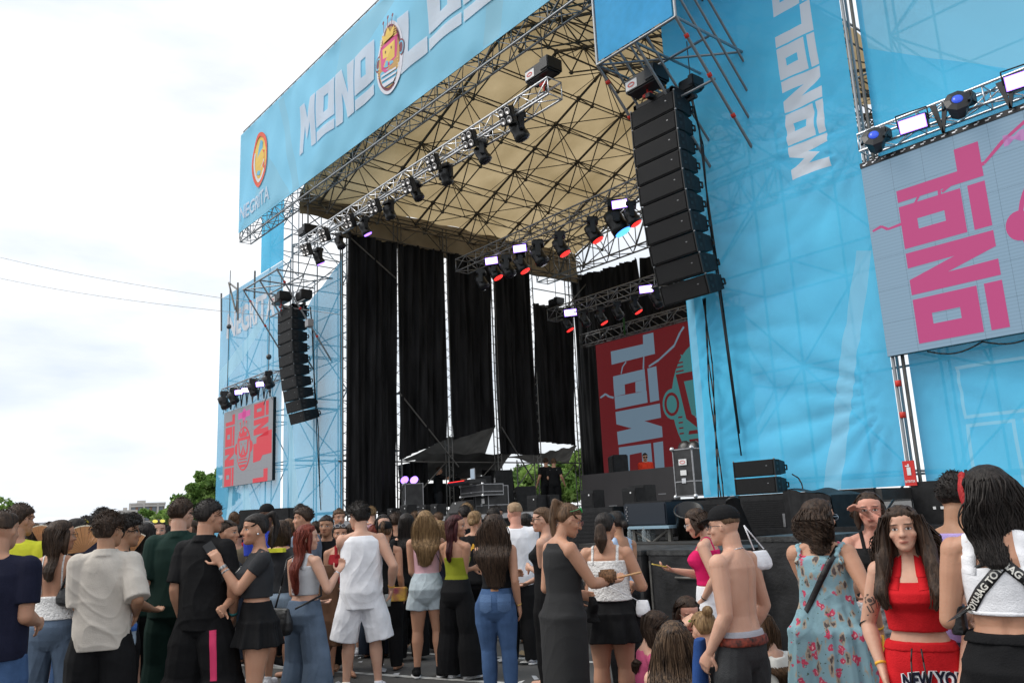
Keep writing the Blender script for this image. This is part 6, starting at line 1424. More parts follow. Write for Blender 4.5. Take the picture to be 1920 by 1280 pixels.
    def glasses(s, dark=False, up=False, m=None, col=(.01, .01, .01), lens=None, big=1.0):
        M = s.HM; q = MB(); hr = s.hh*s.H; z = .50 if not up else .93; y = .43 if not up else .26
        def P(x, yy, zz): return M @ Vector((x, yy, zz))
        l = MB()
        for sd in (-1, 1):
            c = (sd*.16, y, z); pts = [P(c[0]+.125*big*math.cos(a), c[1]+.02*abs(math.cos(a))-(.02 if sd*math.cos(a) > .5 else 0)+(up and -.08*math.sin(a) or 0), c[2]+.085*big*math.sin(a)) for a in [2*PI*i/14 for i in range(15)]]
            q.path(pts, .0016 if not dark else .0028, 5)
            l.add([p for p in pts[:-1]], [tuple(range(14))])
            if not up: q.path([P(sd*.285, y-.03, z+.02), P(sd*.345, .15, z+.02), P(sd*.35, -.06, z+.0)], .0018 if not dark else .003, 5)
            else: q.path([P(sd*.285, y-.05, z+.02), P(sd*.37, .05, z-.10), P(sd*.37, -.12, z-.2)], .0022, 5)
        q.path([P(-.04, y+.02, z+.02), P(.04, y+.02, z+.02)], .0022, 5)
        o = q.build('glasses', mat('frame_%d' % int(sum(col)*1000), col, .3), s.root, True)
        if dark or lens: l.build('lens', lens or mat('dark_lens', (.008, .008, .01), .08), o)
        return o
    def cap_hat(s, m, back=False):
        M = s.HM; M3 = M.to_3x3(); v = Vol(); h = lambda x, y, z: M @ Vector((x, y, z)); sg = -1 if back else 1; R = []
        for z, g in ((.66, 1.0), (.74, 1.0), (.84, .96), (.94, .84), (1.03, .6), (1.08, .3), (1.09, .08)): R.append((h(0, -.04, z), M3 @ Vector((.375*g, 0, 0)), M3 @ Vector((0, .455*g, 0)), .95))
        v.loft(R, 24); v.loft([(h(0, sg*(.42+.0), .69), M3 @ Vector((.27, 0, 0)), M3 @ Vector((0, .22, -.06)), .9), (h(0, sg*.44, .73), M3 @ Vector((.27, 0, 0)), M3 @ Vector((0, .22, -.06)), .9)], 20)
        o = v.obj('cap', m, s.root, .006, 2); JOBS.append(('plain', o, s)); return o
    def band(s, name, limb, t, w_, m, r=None):
        """bracelet on the forearm: limb sd, t along elbow->wrist"""
        S, E, W = s.arms[limb]; a = E.lerp(W, t); b = E.lerp(W, t+w_); rr = (.0135+(1-t)*.008)*s.H*(1.12 if s.sex == 'm' else 1)+.004; q = MB(); q.tube(a, b, r or rr, 14); return s.add(name, q, m)
    def decal(s, name, polys, target, org, xax, m, lift=.003, zax=None, parent=None, step=0, label=None):
        JOBS.append(('decal', name, polys, target, org, xax, m, lift, zax, parent or target, step, s, label))
    def belt_path(s, name, pts, w_, m, target, parent=None, label=None, text=None, tm=None, lift=.006, back=.3):
        JOBS.append(('belt', name, pts, w_, m, target, parent, s, label, text, tm, lift, back))
    # world helpers for held things
    def W(s, p): return s.root_M @ Vector(p)
def held(name, per, loc, q, m, label, cat, smooth=True, group=None, rot=None):
    o = q.build(name, m, None, smooth, label=label, cat=cat, group=group); o.matrix_world = per.root_M @ Matrix.Translation(loc) @ (rot or Matrix.Identity(4)); return o
def phone(per, sd=1, label='phone', col=m_plast, scr=None, ang=60):
    c, d, n, side = per.hand[sd]; y = d; x = side; z = n; q = MB(); q.box((-.037, -.06, -.005), (.037, .09, .005), bev=.003)
    M = Matrix(((x.x, y.x, z.x, 0), (x.y, y.y, z.y, 0), (x.z, y.z, z.z, 0), (0, 0, 0, 1))); t = empty('phone', (0, 0, 0), label=label, cat='phone'); t.matrix_world = per.root_M @ Matrix.Translation(c+d*.01) @ M
    q.build('casing', col, t); MB().box((-.033, -.055, .0055), (.033, .085, .0065)).build('screen', scr or m_lens_d, t)
    return t
def shoulder_bag(per, loc, size, m, label, strap_pts, rot=0, flat=.5, soft=True, sr=.008):
    t = empty('handbag', (0, 0, 0), label=label, cat='handbag'); t.matrix_world = per.root_M.copy(); a, b, c = size; v = Vol(); L0 = Vector(loc); Rz = Matrix.Rotation(rot, 3, 'Z')
    v.loft([(L0+Vector((0, 0, z*c)), Rz @ Vector((a*g, 0, 0)), Rz @ Vector((0, b*g2, 0)), .75) for z, g, g2 in ((-1, .55, .5), (-.92, .8, .85), (-.6, .98, 1.1), (0, 1, 1), (.6, .86, .7), (.95, .8, .4), (1, .7, .3))], 22)
    o = v.obj('bag_body', m, t, .007, 2); JOBS.append(('cloth', o, per, .003, 1.2)); q = MB()
    q.path([Vector(p) for p in strap_pts], sr, 6); q.build('strap', m, t, True); return t

def finish_people():
    """bake the fused skins, then cloth folds, head coordinates and printed marks"""
    bpy.context.view_layer.update(); dg = bpy.context.evaluated_depsgraph_get(); baked = {}
    for j in JOBS:
        if j[0] in ('body', 'cloth', 'plain', 'hair'):
            o = j[1]; me = bpy.data.meshes.new_from_object(o.evaluated_get(dg), depsgraph=dg); baked[o.name] = me
    for j in JOBS:
        if j[0] not in ('body', 'cloth', 'plain', 'hair'): continue
        o = j[1]; me = baked[o.name]; s = j[2]; o.modifiers.clear(); o.data = me; n = len(me.vertices)
        me.polygons.foreach_set('use_smooth', [True]*len(me.polygons)); co = np.empty(n*3); me.vertices.foreach_get('co', co); P = co.reshape(-1, 3)
        if j[0] == 'cloth' and j[3]:
            no = np.empty(n*3); me.vertices.foreach_get('normal', no); Nn = no.reshape(-1, 3); Ui = np.array(s.U.inverted()); zu = (P @ Ui[:3, :3].T+Ui[:3, 3])[:, 2]; d = fold_noise(P, s.seed, j[4])*j[3]*np.clip((.83-zu)/.10, .2, 1); d = np.maximum(d, -j[3]*.45); P += Nn*d[:, None]; me.vertices.foreach_set('co', P.ravel())
        if j[0] == 'hair':
            if j[4]:
                no = np.empty(n*3); me.vertices.foreach_get('normal', no); Nn = no.reshape(-1, 3); Q = P*np.array([1.6, 1.6, .35]); d = fold_noise(Q, s.seed, 2.6)*j[4]; P += Nn*d[:, None]; me.vertices.foreach_set('co', P.ravel())
            if j[3]:
                q = MB()
                for pts, r in j[3]:
                    # smooth polyline, three-sided tapering tube
                    A = [Vector(p) for p in pts]; B = []
                    for i in range(len(A)-1): B += [A[i], (A[i]+A[i+1])/2+((A[i]-A[i-1])-(A[i+2]-A[i+1]))*.06 if 0 < i < len(A)-2 else (A[i]+A[i+1])/2]
                    B.append(A[-1]); m_ = len(B); k = len(q.v)
                    for i, p in enumerate(B):
                        dv = (B[min(i+1, m_-1)]-B[max(i-1, 0)]); dv = dv.normalized() if dv.length > 1e-6 else Vector((0, 0, -1)); u = dv.orthogonal().normalized(); w_ = dv.cross(u); rr = r*(1-.75*(i/(m_-1))**2)
                        for a in (0, 2.09, 4.19): q.v.append(p+u*math.cos(a)*rr+w_*math.sin(a)*rr)
                    for i in range(m_-1):
                        for a in range(3): x = k+i*3+a; y = k+i*3+(a+1) % 3; q.f.append((x, y, y+3, x+3)); q.m.append(0)
                bm = bmesh.new(); bm.from_mesh(me); me2 = bpy.data.meshes.new('hs'); me2.from_pydata(q.v, [], q.f); me2.polygons.foreach_set('use_smooth', [True]*len(q.f)); bm.from_mesh(me2); bm.to_mesh(me); bm.free(); bpy.data.meshes.remove(me2)
        if j[0] == 'body':
            Ui = np.array(s.U.inverted()); Q = P @ Ui[:3, :3].T+Ui[:3, 3]; g = np.exp(-(Q[:, 0]/.011)**2)*(Q[:, 1] < -.02)*np.clip((.80-Q[:, 2])/.05, 0, 1)*np.clip((Q[:, 2]-.56)/.04, 0, 1)
            P[:, :] += (np.array(s.U.to_3x3() @ Vector((0, 1, 0)))*.0062)[None]*g[:, None]; me.vertices.foreach_set('co', P.ravel())
            Mi = np.array(s.HM.inverted()); Q = P @ Mi[:3, :3].T+Mi[:3, 3]; at = me.attributes.new('hp', 'FLOAT_VECTOR', 'POINT'); at.data.foreach_set('vector', Q.ravel())
        me.update()
    bv = {}
    def tree_of(o):
        if isinstance(o, (list, tuple)):
            T = [tree_of(q) for q in o]
            class MT:
                def ray_cast(self, a, d, l):
                    hs = [h for h in (t.ray_cast(a, d, l) for t in T) if h[0] is not None]
                    return min(hs, key=lambda h: h[3]) if hs else (None, None, None, None)
            return MT()
        if o.name not in bv:
            me = o.data; bv[o.name] = BVHTree.FromPolygons([v.co[:] for v in me.vertices], [p.vertices[:] for p in me.polygons])
        return bv[o.name]
    for j in JOBS:
        if j[0] == 'decal':
            _, name, polys, target, org, xax, m, lift, zax, parent, step, s, label = j; T = tree_of(target); org = Vector(org); xax = Vector(xax).normalized(); zx = Vector(zax).normalized() if zax else Vector((0, 0, 1)); dirn = zx.cross(xax).normalized()   # into the surface
            def S(a, b):
                o = org+xax*a+zx*b; h = T.ray_cast(o-dirn*.5, dirn, 1.0)
                if h[0] is None: return o, -dirn
                return h[0], -dirn
            polymesh(name, polys, S, m, parent, step, lift, label=label)
        if j[0] == 'belt':
            _, name, pts, w_, m, target, parent, s, label, text, tm, lift, back = j; T = tree_of(target); 
            C = []
            for i in range(len(pts)-1):
                for k in range(8): C.append(Vector(pts[i][0]).lerp(Vector(pts[i+1][0]), k/8))
            C.append(Vector(pts[-1][0])); D = [Vector(p[1]) for p in pts]; nn = len(C); rows = []
            for i, c in enumerate(C):
                t = i/8; a = min(int(t), len(D)-2); dr = D[a].lerp(D[a+1], t-a).normalized(); tg = (C[min(i+1, nn-1)]-C[max(i-1, 0)]).normalized(); sd = tg.cross(dr).normalized(); row = []
                for q_ in (-1, 0, 1):
                    o = c+sd*q_*w_/2; h = T.ray_cast(o-dr*back, dr, .8); row.append(((h[0] if h[0] is not None else o)-dr*lift))
                rows.append((row, sd, dr, tg))
            q = MB()
            for row, sd, dr, tg in rows: q.v += [tuple(p) for p in row]+[tuple(p+dr*.004) for p in row]
            for i in range(nn-1):
                for k in range(2): a = i*6+k; q.f.append((a, a+1, a+7, a+6)); q.m.append(0)
                q.f.append((i*6, i*6+6, i*6+9, i*6+3)); q.m.append(0); q.f.append((i*6+2, i*6+5, i*6+11, i*6+8)); q.m.append(0)
            o = q.build(name, m, parent or s.root, True)
            if label: o['label'] = label
            if text:
                v, f, wd = text_polys(text, 1, .03); ln = sum((C[i+1]-C[i]).length for i in range(nn-1)); k = ln/wd; tv = []
                hgt = w_*.62
                for x, y in v:
                    u = x/wd*(nn-1); i = min(int(u), nn-2); fr_ = u-i; r0, r1 = rows[i], rows[i+1]
                    def at_(r, yy): 
                        t_ = min(max(.5+(yy/.72-.5)*hgt/w_, 0), 1)*2; kk = min(int(t_), 1); return r[0][kk].lerp(r[0][kk+1], t_-kk)
                    p = at_(r0, y).lerp(at_(r1, y), fr_); tv.append(p-r0[2]*.0025)
                z = MB(); z.add(tv, f); z.build('lettering', tm or m_white, o)
# ------------------------------------------------------------------ cloth colours
K = {n: cloth(c, 'cloth_'+n) for n, c in dict(navy=(24, 26, 46), yellow=(214, 214, 60), white=(236, 236, 240), offwhite=(225, 222, 214), beige=(196, 188, 178), green=(24, 48, 42), black=(20, 20, 22), char=(50, 51, 54), grey=(172, 174, 182), bluegrey=(120, 132, 150), pink=(222, 176, 184), lime=(140, 145, 40), hotpink=(216, 30, 100), lilac=(166, 146, 200), redk=(196, 26, 34), dred=(140, 26, 34), brown=(102, 74, 56), palebl=(176, 198, 226), jersey=(52, 72, 178), rose=(190, 84, 120), royal=(42, 74, 132), cream=(222, 205, 180), khaki=(120, 108, 84), teal=(60, 130, 130), orange=(214, 60, 36), camo=(70, 74, 60)).items()}
DN = {n: mat('denim_'+n, lin(c), .85, var=.28, vs_=5, bump=.35, bs=150, spec=.15) for n, c in dict(blue=(66, 92, 130), mid=(96, 112, 132), light=(150, 168, 186), pale=(178, 190, 196), dark=(44, 52, 66)).items()}
m_leather = mat('black_leather', (.012, .012, .013), .32, bump=.25, bs=60)
m_wb = mat('black_jean', (.022, .023, .025), .9, var=.4, vs_=6, bump=.3, bs=140)
m_ribw = K['white']; m_gold = mat('gold_metal', (.7, .45, .12), .3, 1); m_silver = mat('silver_metal', (.7, .7, .72), .25, 1); m_wristy = mat('yellow_wristband', lin((226, 168, 50)), .6); m_tat = mat('dark_tattoo_ink', (.10, .07, .06), .6)
m_dwood = mat('pale_wood', lin((205, 160, 115)), .6, var=.15)
def floral():
    m = mat('floral_dress', lin((112, 162, 178)), .85, bump=.2, bs=150, spec=.15); nt = m.node_tree; N = nt.nodes; L = nt.links; b = N['Principled BSDF']; t = N.new('ShaderNodeTexCoord')
    def sp(scale, thr, seed, soft=.04, st=(1, 1, 1)):
        mp = N.new('ShaderNodeMapping'); mp.inputs['Location'].default_value = (seed, seed*2, seed*3); mp.inputs['Scale'].default_value = st; L.new(t.outputs['Object'], mp.inputs[0]); nz = N.new('ShaderNodeTexNoise'); nz.inputs['Scale'].default_value = 30; L.new(mp.outputs[0], nz.inputs['Vector'])
        ad = N.new('ShaderNodeMixRGB'); ad.blend_type = 'LINEAR_LIGHT'; ad.inputs[0].default_value = .03; L.new(mp.outputs[0], ad.inputs[1]); L.new(nz.outputs[1], ad.inputs[2]); v = N.new('ShaderNodeTexVoronoi'); v.inputs['Scale'].default_value = scale; L.new(ad.outputs[0], v.inputs['Vector'])
        r = N.new('ShaderNodeMapRange'); r.inputs['From Min'].default_value = thr+soft; r.inputs['From Max'].default_value = thr-soft; L.new(v.outputs['Distance'], r.inputs['Value']); return r.outputs[0]
    cur = None
    for scale, thr, seed, col, st in ((11, .34, 3.1, (172, 158, 140), (1.7, 1.7, .8)), (11, .22, 3.1, (92, 84, 84), (1.7, 1.7, .8)), (13.5, .30, 0, (200, 72, 100), (1, 1, 1)), (13.5, .12, 0, (235, 190, 190), (1, 1, 1)), (26, .15, 6.4, (84, 100, 86), (1, 1, 1))):
        mx = N.new('ShaderNodeMixRGB'); L.new(sp(scale, thr, seed, .035, st), mx.inputs[0]); mx.inputs[2].default_value = (*lin(col), 1)
        if cur: L.new(cur, mx.inputs[1])
        else: mx.inputs[1].default_value = (*lin((138, 172, 182)), 1)
        cur = mx.outputs[0]
    L.new(cur, b.inputs['Base Color']); return m
m_floral = floral()
def lace():
    m = mat('white_lace', lin((228, 226, 224)), .9, bump=.9, bs=55, spec=.1); return m
m_lace = lace()

# ================================================================== the crowd, left to right
G = 'festival crowd'
def P_(px, py, d, label, **k): return Person(px, py, d, label, **k)
def common(p, top=None, **k): pass

# navy t-shirt person, cut by the left edge
p = P_(4, 957, 6.2, 'person in a navy t-shirt cut off by the left edge of the picture', sex='m', skin='tan', face=25, turn=10, w=1.12, arms=('bend', 'bend'), vox=.007)
p.top(K['navy'], .49, sleeve=.75, ease=.014, hang=.7); p.pants(DN['blue'], ease=.012); p.hair('fade', 'brown'); p.shoes(K['white'])
p = P_(36, 945, 8.0, 'person in a bright yellow football shirt near the left edge', sex='m', skin='tan', face=20, turn=35, arms=('front', 'down'), vox=.008)
p.top(K['yellow'], .49, sleeve=.7, ease=.016, hang=.6); p.pants(DN['light'], end=.55, ease=.02, wide=.012, name='shorts'); p.hair('short', 'brown'); p.shoes(K['white'])
# backless white top
p = P_(112, 975, 7.6, 'person in a backless white lace top and blue jeans with a small black bag', skin='tan', face=22, turn=45, w=.95, arms=('chest', 'chest'), vox=.0075)
p.cami(m_lace, .56, .665, .006, sx=.045, strap=.003, flare=.05, hang=.2); p.pants(DN['mid'], .62, wide=.024, ease=.008, name='jeans'); p.hair('long', 'brown', .20, wid=.95); p.glasses(); p.shoes(K['white'])
H = p.H; shoulder_bag(p, (.11*H, -.05*H, .66*H), (.085*H, .025*H, .042*H), m_leather, 'small black shoulder bag with a silver buckle tucked under the arm of the backless-top person', [(.05*H, -.055*H, .69*H), (.07*H, -.05*H, .76*H), (.088*H, -.03*H, .835*H), (.10*H, .02*H, .80*H), (.14*H, .0, .69*H)], sr=.010)
held('buckle', p, (0, 0, 0), MB().box((.062*H, -.075*H, .735*H), (.078*H, -.068*H, .752*H)), m_silver, 'silver buckle on the black bag strap of the backless-top person', 'buckle') if False else None
# beige shirt
p = P_(203, 962, 6.8, 'person in a boxy beige short-sleeved shirt and black trousers', sex='m', skin='olive', face=10, turn=36, w=1.0, arms=('front', (.12, .06, .585, (.3, -1, -.3))), vox=.006)
p.top(K['beige'], .455, sleeve=1.0, ease=.017, hang=1.0, amp=.014, collar=True, slr=1.4); p.pants(K['black'], ease=.022, wide=.02); p.hair('mop', 'brown'); p.shoes(K['black'])
c = p.hand[1][0]; t = empty('water_bottle', (0, 0, 0), label='blue-labelled plastic water bottle in the hand of the person in beige', cat='bottle'); t.matrix_world = p.root_M @ Matrix.Translation(c+Vector((0, 0, -.19))); q = MB(); q.lathe([(.028, 0), (.032, .02), (.032, .06), (.029, .08), (.033, .10), (.033, .15), (.013, .21), (.013, .235)], 12); q.build('bottle_body', mat('blue_clear_plastic', (.45, .58, .72), .12, alpha=.35), t, True); q = MB(); q.lathe([(.0345, .10), (.0345, .15)], 12); q.build('paper_label', mat('blue_label', lin((60, 110, 190)), .5), t, True)
# person with glasses beside him, seen between
p = P_(232, 968, 7.37, 'person in black with thin glasses right of the one in beige', sex='m', skin='olive', face=60, turn=20, arms=('front', 'front'), vox=.009)
p.top(K['black'], .49, sleeve=.8, ease=.014); p.pants(K['black'], ease=.014); p.hair('mop', 'black'); p.glasses()
# dark green
p = P_(338, 935, 7.8, 'tall person in a matching dark green short-sleeved shirt and trousers', sex='m', skin='fair', face=14, turn=28, w=1.06, arms=('bend', 'front'), vox=.0075)
p.top(K['green'], .475, sleeve=.95, ease=.022, hang=.9, amp=.010, collar=True); p.pants(K['green'], ease=.022, wide=.014); p.hair('short', 'brown'); p.glasses()
# black shirt, shorts with pink stripe
p = P_(388, 938, 7.0, 'person in a black short-sleeved shirt and black shorts with a pink side stripe', sex='m', skin='tan', face=34, turn=32, w=1.02, arms=('down', 'pocket'), vox=.007, stance=.075)
tp = p.top(K['black'], .465, sleeve=.85, ease=.014, hang=.9, amp=.012, collar=True); sh = p.pants(K['black'], end=.62, ease=.03, wide=.024, name='shorts'); p.hair('short', 'black'); p.shoes(K['white']); p.band('wristband', 1, .86, .08, K['teal'])
H = p.H
p.belt_path('pink_stripe', [((.105*H, -.11*H, .47*H), (-.35, 1, 0)), ((.115*H, -.12*H, .38*H), (-.35, 1, 0)), ((.118*H, -.12*H, .27*H), (-.35, 1, 0))], .05, mat('pink_tape', lin((226, 60, 110)), .7), sh, lift=.003)
q = MB(); q.lathe([(.06, 0), (.075, .03), (.07, .5), (.04, .52)], 14); 
# grey crop top with phone
p = P_(486, 962, 6.85, 'person in a charcoal crop top and black skirt holding up a phone', skin='tan', face=-100, turn=0, w=1.08, arms=((.02, .17, .79, (.3, -.5, -1)), (-.03, .15, .60, (1, -.3, -.3))), vox=.007)
tp = p.top(K['char'], .63, .83, sleeve=.42, ease=.008, hang=.3, amp=.004, name='crop_top'); p.skirt(K['black'], .615, .42, flare=.07); p.hair('pony', 'black', .16, strands=200); p.shoes(K['white']); p.band('bracelet', -1, .80, .10, mat('studded_black', (.02, .02, .02), .3, var=.9, vs_=60, var2=(.6, .6, .6)))
p.band('bracelet', -1, .68, .05, MATS['studded_black']); phone(p, -1, 'black phone held up by the person in the charcoal crop top')
H = p.H
v, f, wd = text_polys('Xxo', .05, .01); p.decal('shirt_print', [[(a[0], a[1]) for a in [(v[i][0]-wd/2, v[i][1]) for i in q_]] for q_ in f], tp, (-.0*H, .1*H, .745*H), (-1, 0, 0), K['offwhite'])
q = MB(); q.sphere(p.HM @ Vector((-.345, -.03, .33)), .010, 8, 6); p.add('earring', q, m_silver)
# braided person behind
p = P_(424, 976, 8.8, 'person in charcoal between the black shirt and the raised phone', skin='tan', face=100, turn=10, arms=('front', 'front'), vox=.010)
p.top(K['char'], .5, sleeve=.6); p.pants(K['black']); p.hair('buzz', 'brown'); q = MB()
for k in range(7): q.path([p.HM @ Vector((-.30+.1*k, .24, .84)), p.HM @ Vector((-.30+.1*k, -.05, 1.05)), p.HM @ Vector((-.26+.09*k, -.38, .9)), p.HM @ Vector((-.2+.07*k, -.48, .6))], .008)
p.add('braid', q, HR['black'])
# blue jersey
p = P_(500, 945, 10.56, 'person in a black cap and blue football jersey with a white crest', sex='m', skin='brown', face=160, turn=20, w=1.05, arms=('down', 'front'), vox=.009)
tp = p.top(K['jersey'], .5, sleeve=.7, ease=.016); p.pants(K['black'], end=.6, ease=.02, wide=.02, name='shorts'); p.hair('buzz', 'black'); p.cap_hat(K['black'], True); p.shoes(K['black'])
H = p.H; p.decal('crest', [ell(0, 0, .045, .055, 12)], tp, (-.035*H, .1*H, .74*H), (-1, 0, 0), K['white']); p.decal('crest_mark', [ell(0, 0, .018, .028, 8)], tp, (-.035*H, .1*H, .74*H), (-1, 0, 0), K['navy'], lift=.006)
# denim shorts person behind
p = P_(527, 972, 9.13, 'person in ripped denim shorts and dark tee with a yellow strip', skin='tan', face=30, turn=0, w=1.05, arms=('hip', 'hip'), vox=.009, H=1.62)
p.top(K['char'], .56, sleeve=.4, hang=.4); p.pants(DN['light'], .61, .22, ease=.008, wide=.012, name='shorts'); p.hair('long', 'brown', .14); p.shoes(K['white'])
q = MB(); q.box((-.10, -.17, .81*p.H), (.12, -.10, .835*p.H)); p.add('yellow_tape', q, K['yellow'], smooth=False)
# curly person in grey-blue
p = P_(573, 950, 9.68, 'person in a grey-blue shirt looking left, behind the one with the studded bag', sex='m', skin='tan', face=-60, turn=-15, arms=('bend', 'bend'), vox=.009)
p.top(K['bluegrey'], .48, sleeve=.8, ease=.018, collar=True); p.pants(K['black'], ease=.014); p.hair('short', 'brown'); 
# red hair person
p = P_(572, 985, 7.7, 'person in a white vest top and wide jeans with a black studded bag', skin='fair', face=48, turn=30, w=1.08, arms=('front', 'sidephone'), vox=.007, H=1.56)
p.cami(cloth((212, 214, 218), 'pale_grey_rib'), .625, .785, .006, strap=.012, sx=.05); p.pants(DN['mid'], .60, wide=.04, ease=.012, name='jeans'); p.hair('long', 'red', .30, wid=.8, curl=.4); p.band('bracelet', 1, .86, .04, m_silver)
H = p.H; shoulder_bag(p, (-.02*H, -.155*H, .50*H), (.088*H, .038*H, .072*H), m_leather, 'slouchy black studded leather bag hanging beside wide blue jeans', [(-.09*H, -.13*H, .56*H), (-.075*H, -.10*H, .68*H), (-.065*H, -.07*H, .82*H), (-.05*H, .01*H, .855*H), (.03*H, .09*H, .72*H), (.10*H, .03*H, .62*H), (.06*H, -.12*H, .565*H)])
# person with brown jacket
p = P_(613, 966, 9.9, 'person in black facing the camera, left of the one in the white vest', sex='m', skin='olive', face=-165, arms=('cross', 'front'), vox=.010)
p.top(K['black'], .5, sleeve=.6, ease=.014); p.pants(K['black']); p.hair('fade', 'black')
v = Vol(); jl = onD(612, 1120, 8.6); jr = empty('jacket', (0, 0, 0), label='brown jacket hanging from an arm, left of the person in the white vest', cat='jacket'); jr.matrix_world = Matrix.Translation((jl.x, jl.y, 0)) @ Matrix.Rotation(-math.atan2(jl.x, jl.y), 4, 'Z')
v.loft([(Vector((.0+.02*math.sin(k*.9), 0, 1.18-.075*k)), Vector((.07+.055*math.sin(k*.33), 0, 0)), Vector((0, .05+.01*math.sin(k*2), 0)), .8) for k in range(12)], 20); v.limb((.06, -.02, 1.0), (.11, -.03, .42), [(0, .05), (1, .06)], end=(1, 0))
o = v.obj('jacket_body', K['brown'], jr, .009, 2); JOBS.append(('cloth', o, p, .014, .8))
# person in red top facing camera
p = P_(638, 990, 9.46, 'person in a wine-red halter top facing the camera, left of the white vest', skin='tan', face=178, w=.95, arms=('front', 'front'), vox=.008, H=1.56)
p.cami(K['dred'], .60, .80, .005, sx=.03); p.skirt(K['black'], .60, .40, flare=.05); p.hair('pony', 'brown', .2); p.glasses(up=True, col=(.6, .6, .6), lens=m_lens_d)
# white vest person
p = P_(677, 943, 8.4, 'person in a white sleeveless vest and white shorts with forearm tattoos', sex='m', skin='fair', face=2, turn=-42, nod=8, w=1.06, arms=('face', (.16, .02, .535, (.6, -1, 0))), vox=.0065, stance=.075)
tp = p.top(K['white'], .44, .828, sleeve=0, ease=.016, hang=.9, amp=.015, name='vest'); p.pants(K['white'], end=.50, ease=.026, wide=.024, name='shorts', amp=.010); p.hair('mop', 'black'); p.glasses(); p.shoes(K['white'])
p.band('wristband', 1, .84, .05, m_wristy); H = p.H
c = p.hand[1][0]; t = empty('drink_cup', (0, 0, 0), label='clear plastic cup in the right hand of the person in the white vest', cat='cup'); t.matrix_world = p.root_M @ Matrix.Translation(c+Vector((.0, .0, -.09))); q = MB(); q.lathe([(.026, 0), (.036, .11), (.034, .11), (.025, .006)], 14); q.build('cup_body', mat('clear_cup', (.6, .62, .6), .15, alpha=.35), t, True); q = MB(); q.lathe([(.025, .005), (.031, .055)], 14); q.build('drink', mat('pale_drink', (.45, .42, .30), .2), t, True)
S, E, W = p.arms[1]
for k, t_ in enumerate((.35, .5, .62)): q = MB(); a = E.lerp(W, t_); q.tube(a, a+(W-E).normalized()*.018, .0185*H*(1-.25*t_)*1.13+.001, 12); p.add('tattoo', q, m_tat)
# cap person
p = P_(722, 978, 9.57, 'person in a black cap and black tank top behind the white vest', skin='tan', face=12, w=1.0, arms=('front', 'down'), vox=.009)
p.cami(K['black'], .56, .79, sx=.05, strap=.012); p.pants(K['black'], ease=.012); p.hair('pony', HR['mid'], .1); p.cap_hat(K['black'])
H = p.H; q = MB(); q.box((.06*H, -.16*H, .47*H), (.17*H, -.08*H, .56*H), bev=.01); held('bum_bag', p, (0, 0, 0), q, mat('pink_yellow_bag', lin((190, 60, 120)), .6, var=.6, vs_=9, var2=lin((230, 190, 60))), 'pink and yellow patterned hip bag beside the person in the white vest', 'bag', False)
p = P_(718, 964, 10.5, 'person in black facing the camera, behind the black-capped one', skin='fair', face=170, arms=('front', 'front'), vox=.011)
p.top(K['black'], .52, sleeve=.5); p.pants(K['black']); p.hair('long', 'black', .2)
p = P_(762, 962, 10.12, 'person all in black seen from behind, left of the pale denim shorts', skin='tan', face=-8, arms=('front', 'front'), vox=.009)
p.top(K['black'], .5, sleeve=.6); p.pants(K['black'], ease=.014, wide=.02); p.hair('longsleek' if False else 'long', 'black', .34, wid=.9)
# blonde
p = P_(797, 957, 9.0, 'person in a pink tank top and pale denim shorts', skin='tan', face=3, w=1.04, arms=('front', 'chest'), vox=.0065, stance=.062)
p.cami(K['pink'], .60, .79, .006, strap=.012, sx=.052); p.pants(DN['pale'], .625, .22, ease=.010, wide=.014, name='shorts', amp=.008); p.hair('long', 'blond', .27, wid=1.18, strands=240); p.shoes(K['black'])
H = p.H; shoulder_bag(p, (.135*H, .0, .555*H), (.035*H, .03*H, .035*H), m_leather, 'small round black bag on the hip above the pale denim shorts', [(.12*H, 0, .58*H), (.10*H, -.05*H, .66*H), (.05*H, -.07*H, .78*H)], sr=.004)
# burgundy hair, green top
p = P_(852, 965, 8.8, 'person in an olive green tube top glancing over a shoulder', skin='tan', face=35, turn=66, w=.98, arms=('cross', 'cross'), vox=.0065)
p.cami(K['lime'], .60, .74, .006, strap=.002, sx=.05); p.pants(K['black'], .605, wide=.035, ease=.014); p.hair('long', 'wine', .22, wid=.95); p.shoes(K['white'])
# HAM shirt
p = P_(889, 957, 9.9, 'person in a black t-shirt with yellow letters on its back', skin='tan', face=12, turn=10, w=1.0, arms=('bend', 'front'), vox=.009)
tp = p.top(K['black'], .5, sleeve=.7, ease=.014); p.pants(K['black']); p.hair('bunlow', 'blond', strands=260); H = p.H
v, f, wd = text_polys('HAM', .10, .004); p.decal('lettering', [[(v[i][0]-wd/2, v[i][1]) for i in q_] for q_ in f], tp, (-.0*H, -.1*H, .735*H), (1, 0, 0), mat('yellow_print', lin((226, 170, 50)), .7))
# dark heads near stage
for px, py, d, lb, col, sx in ((872, 948, 11.5, 'person in black near the stage, behind the yellow-lettered black t-shirt', 'black', 'm'), (926, 951, 11.5, 'person in black near the stage, head above the one in tight jeans', 'black', 'm'), (741, 962, 11, 'person in black close to the stage, left of the pink tank top', 'brown', 'm')):
    p = P_(px, py, d, lb, sex=sx, skin='tan', face=-30, arms=('front', 'front'), vox=.011); p.top(K['black'], .48, sleeve=.7, ease=.014); p.pants(K['black']); p.hair('short', col)
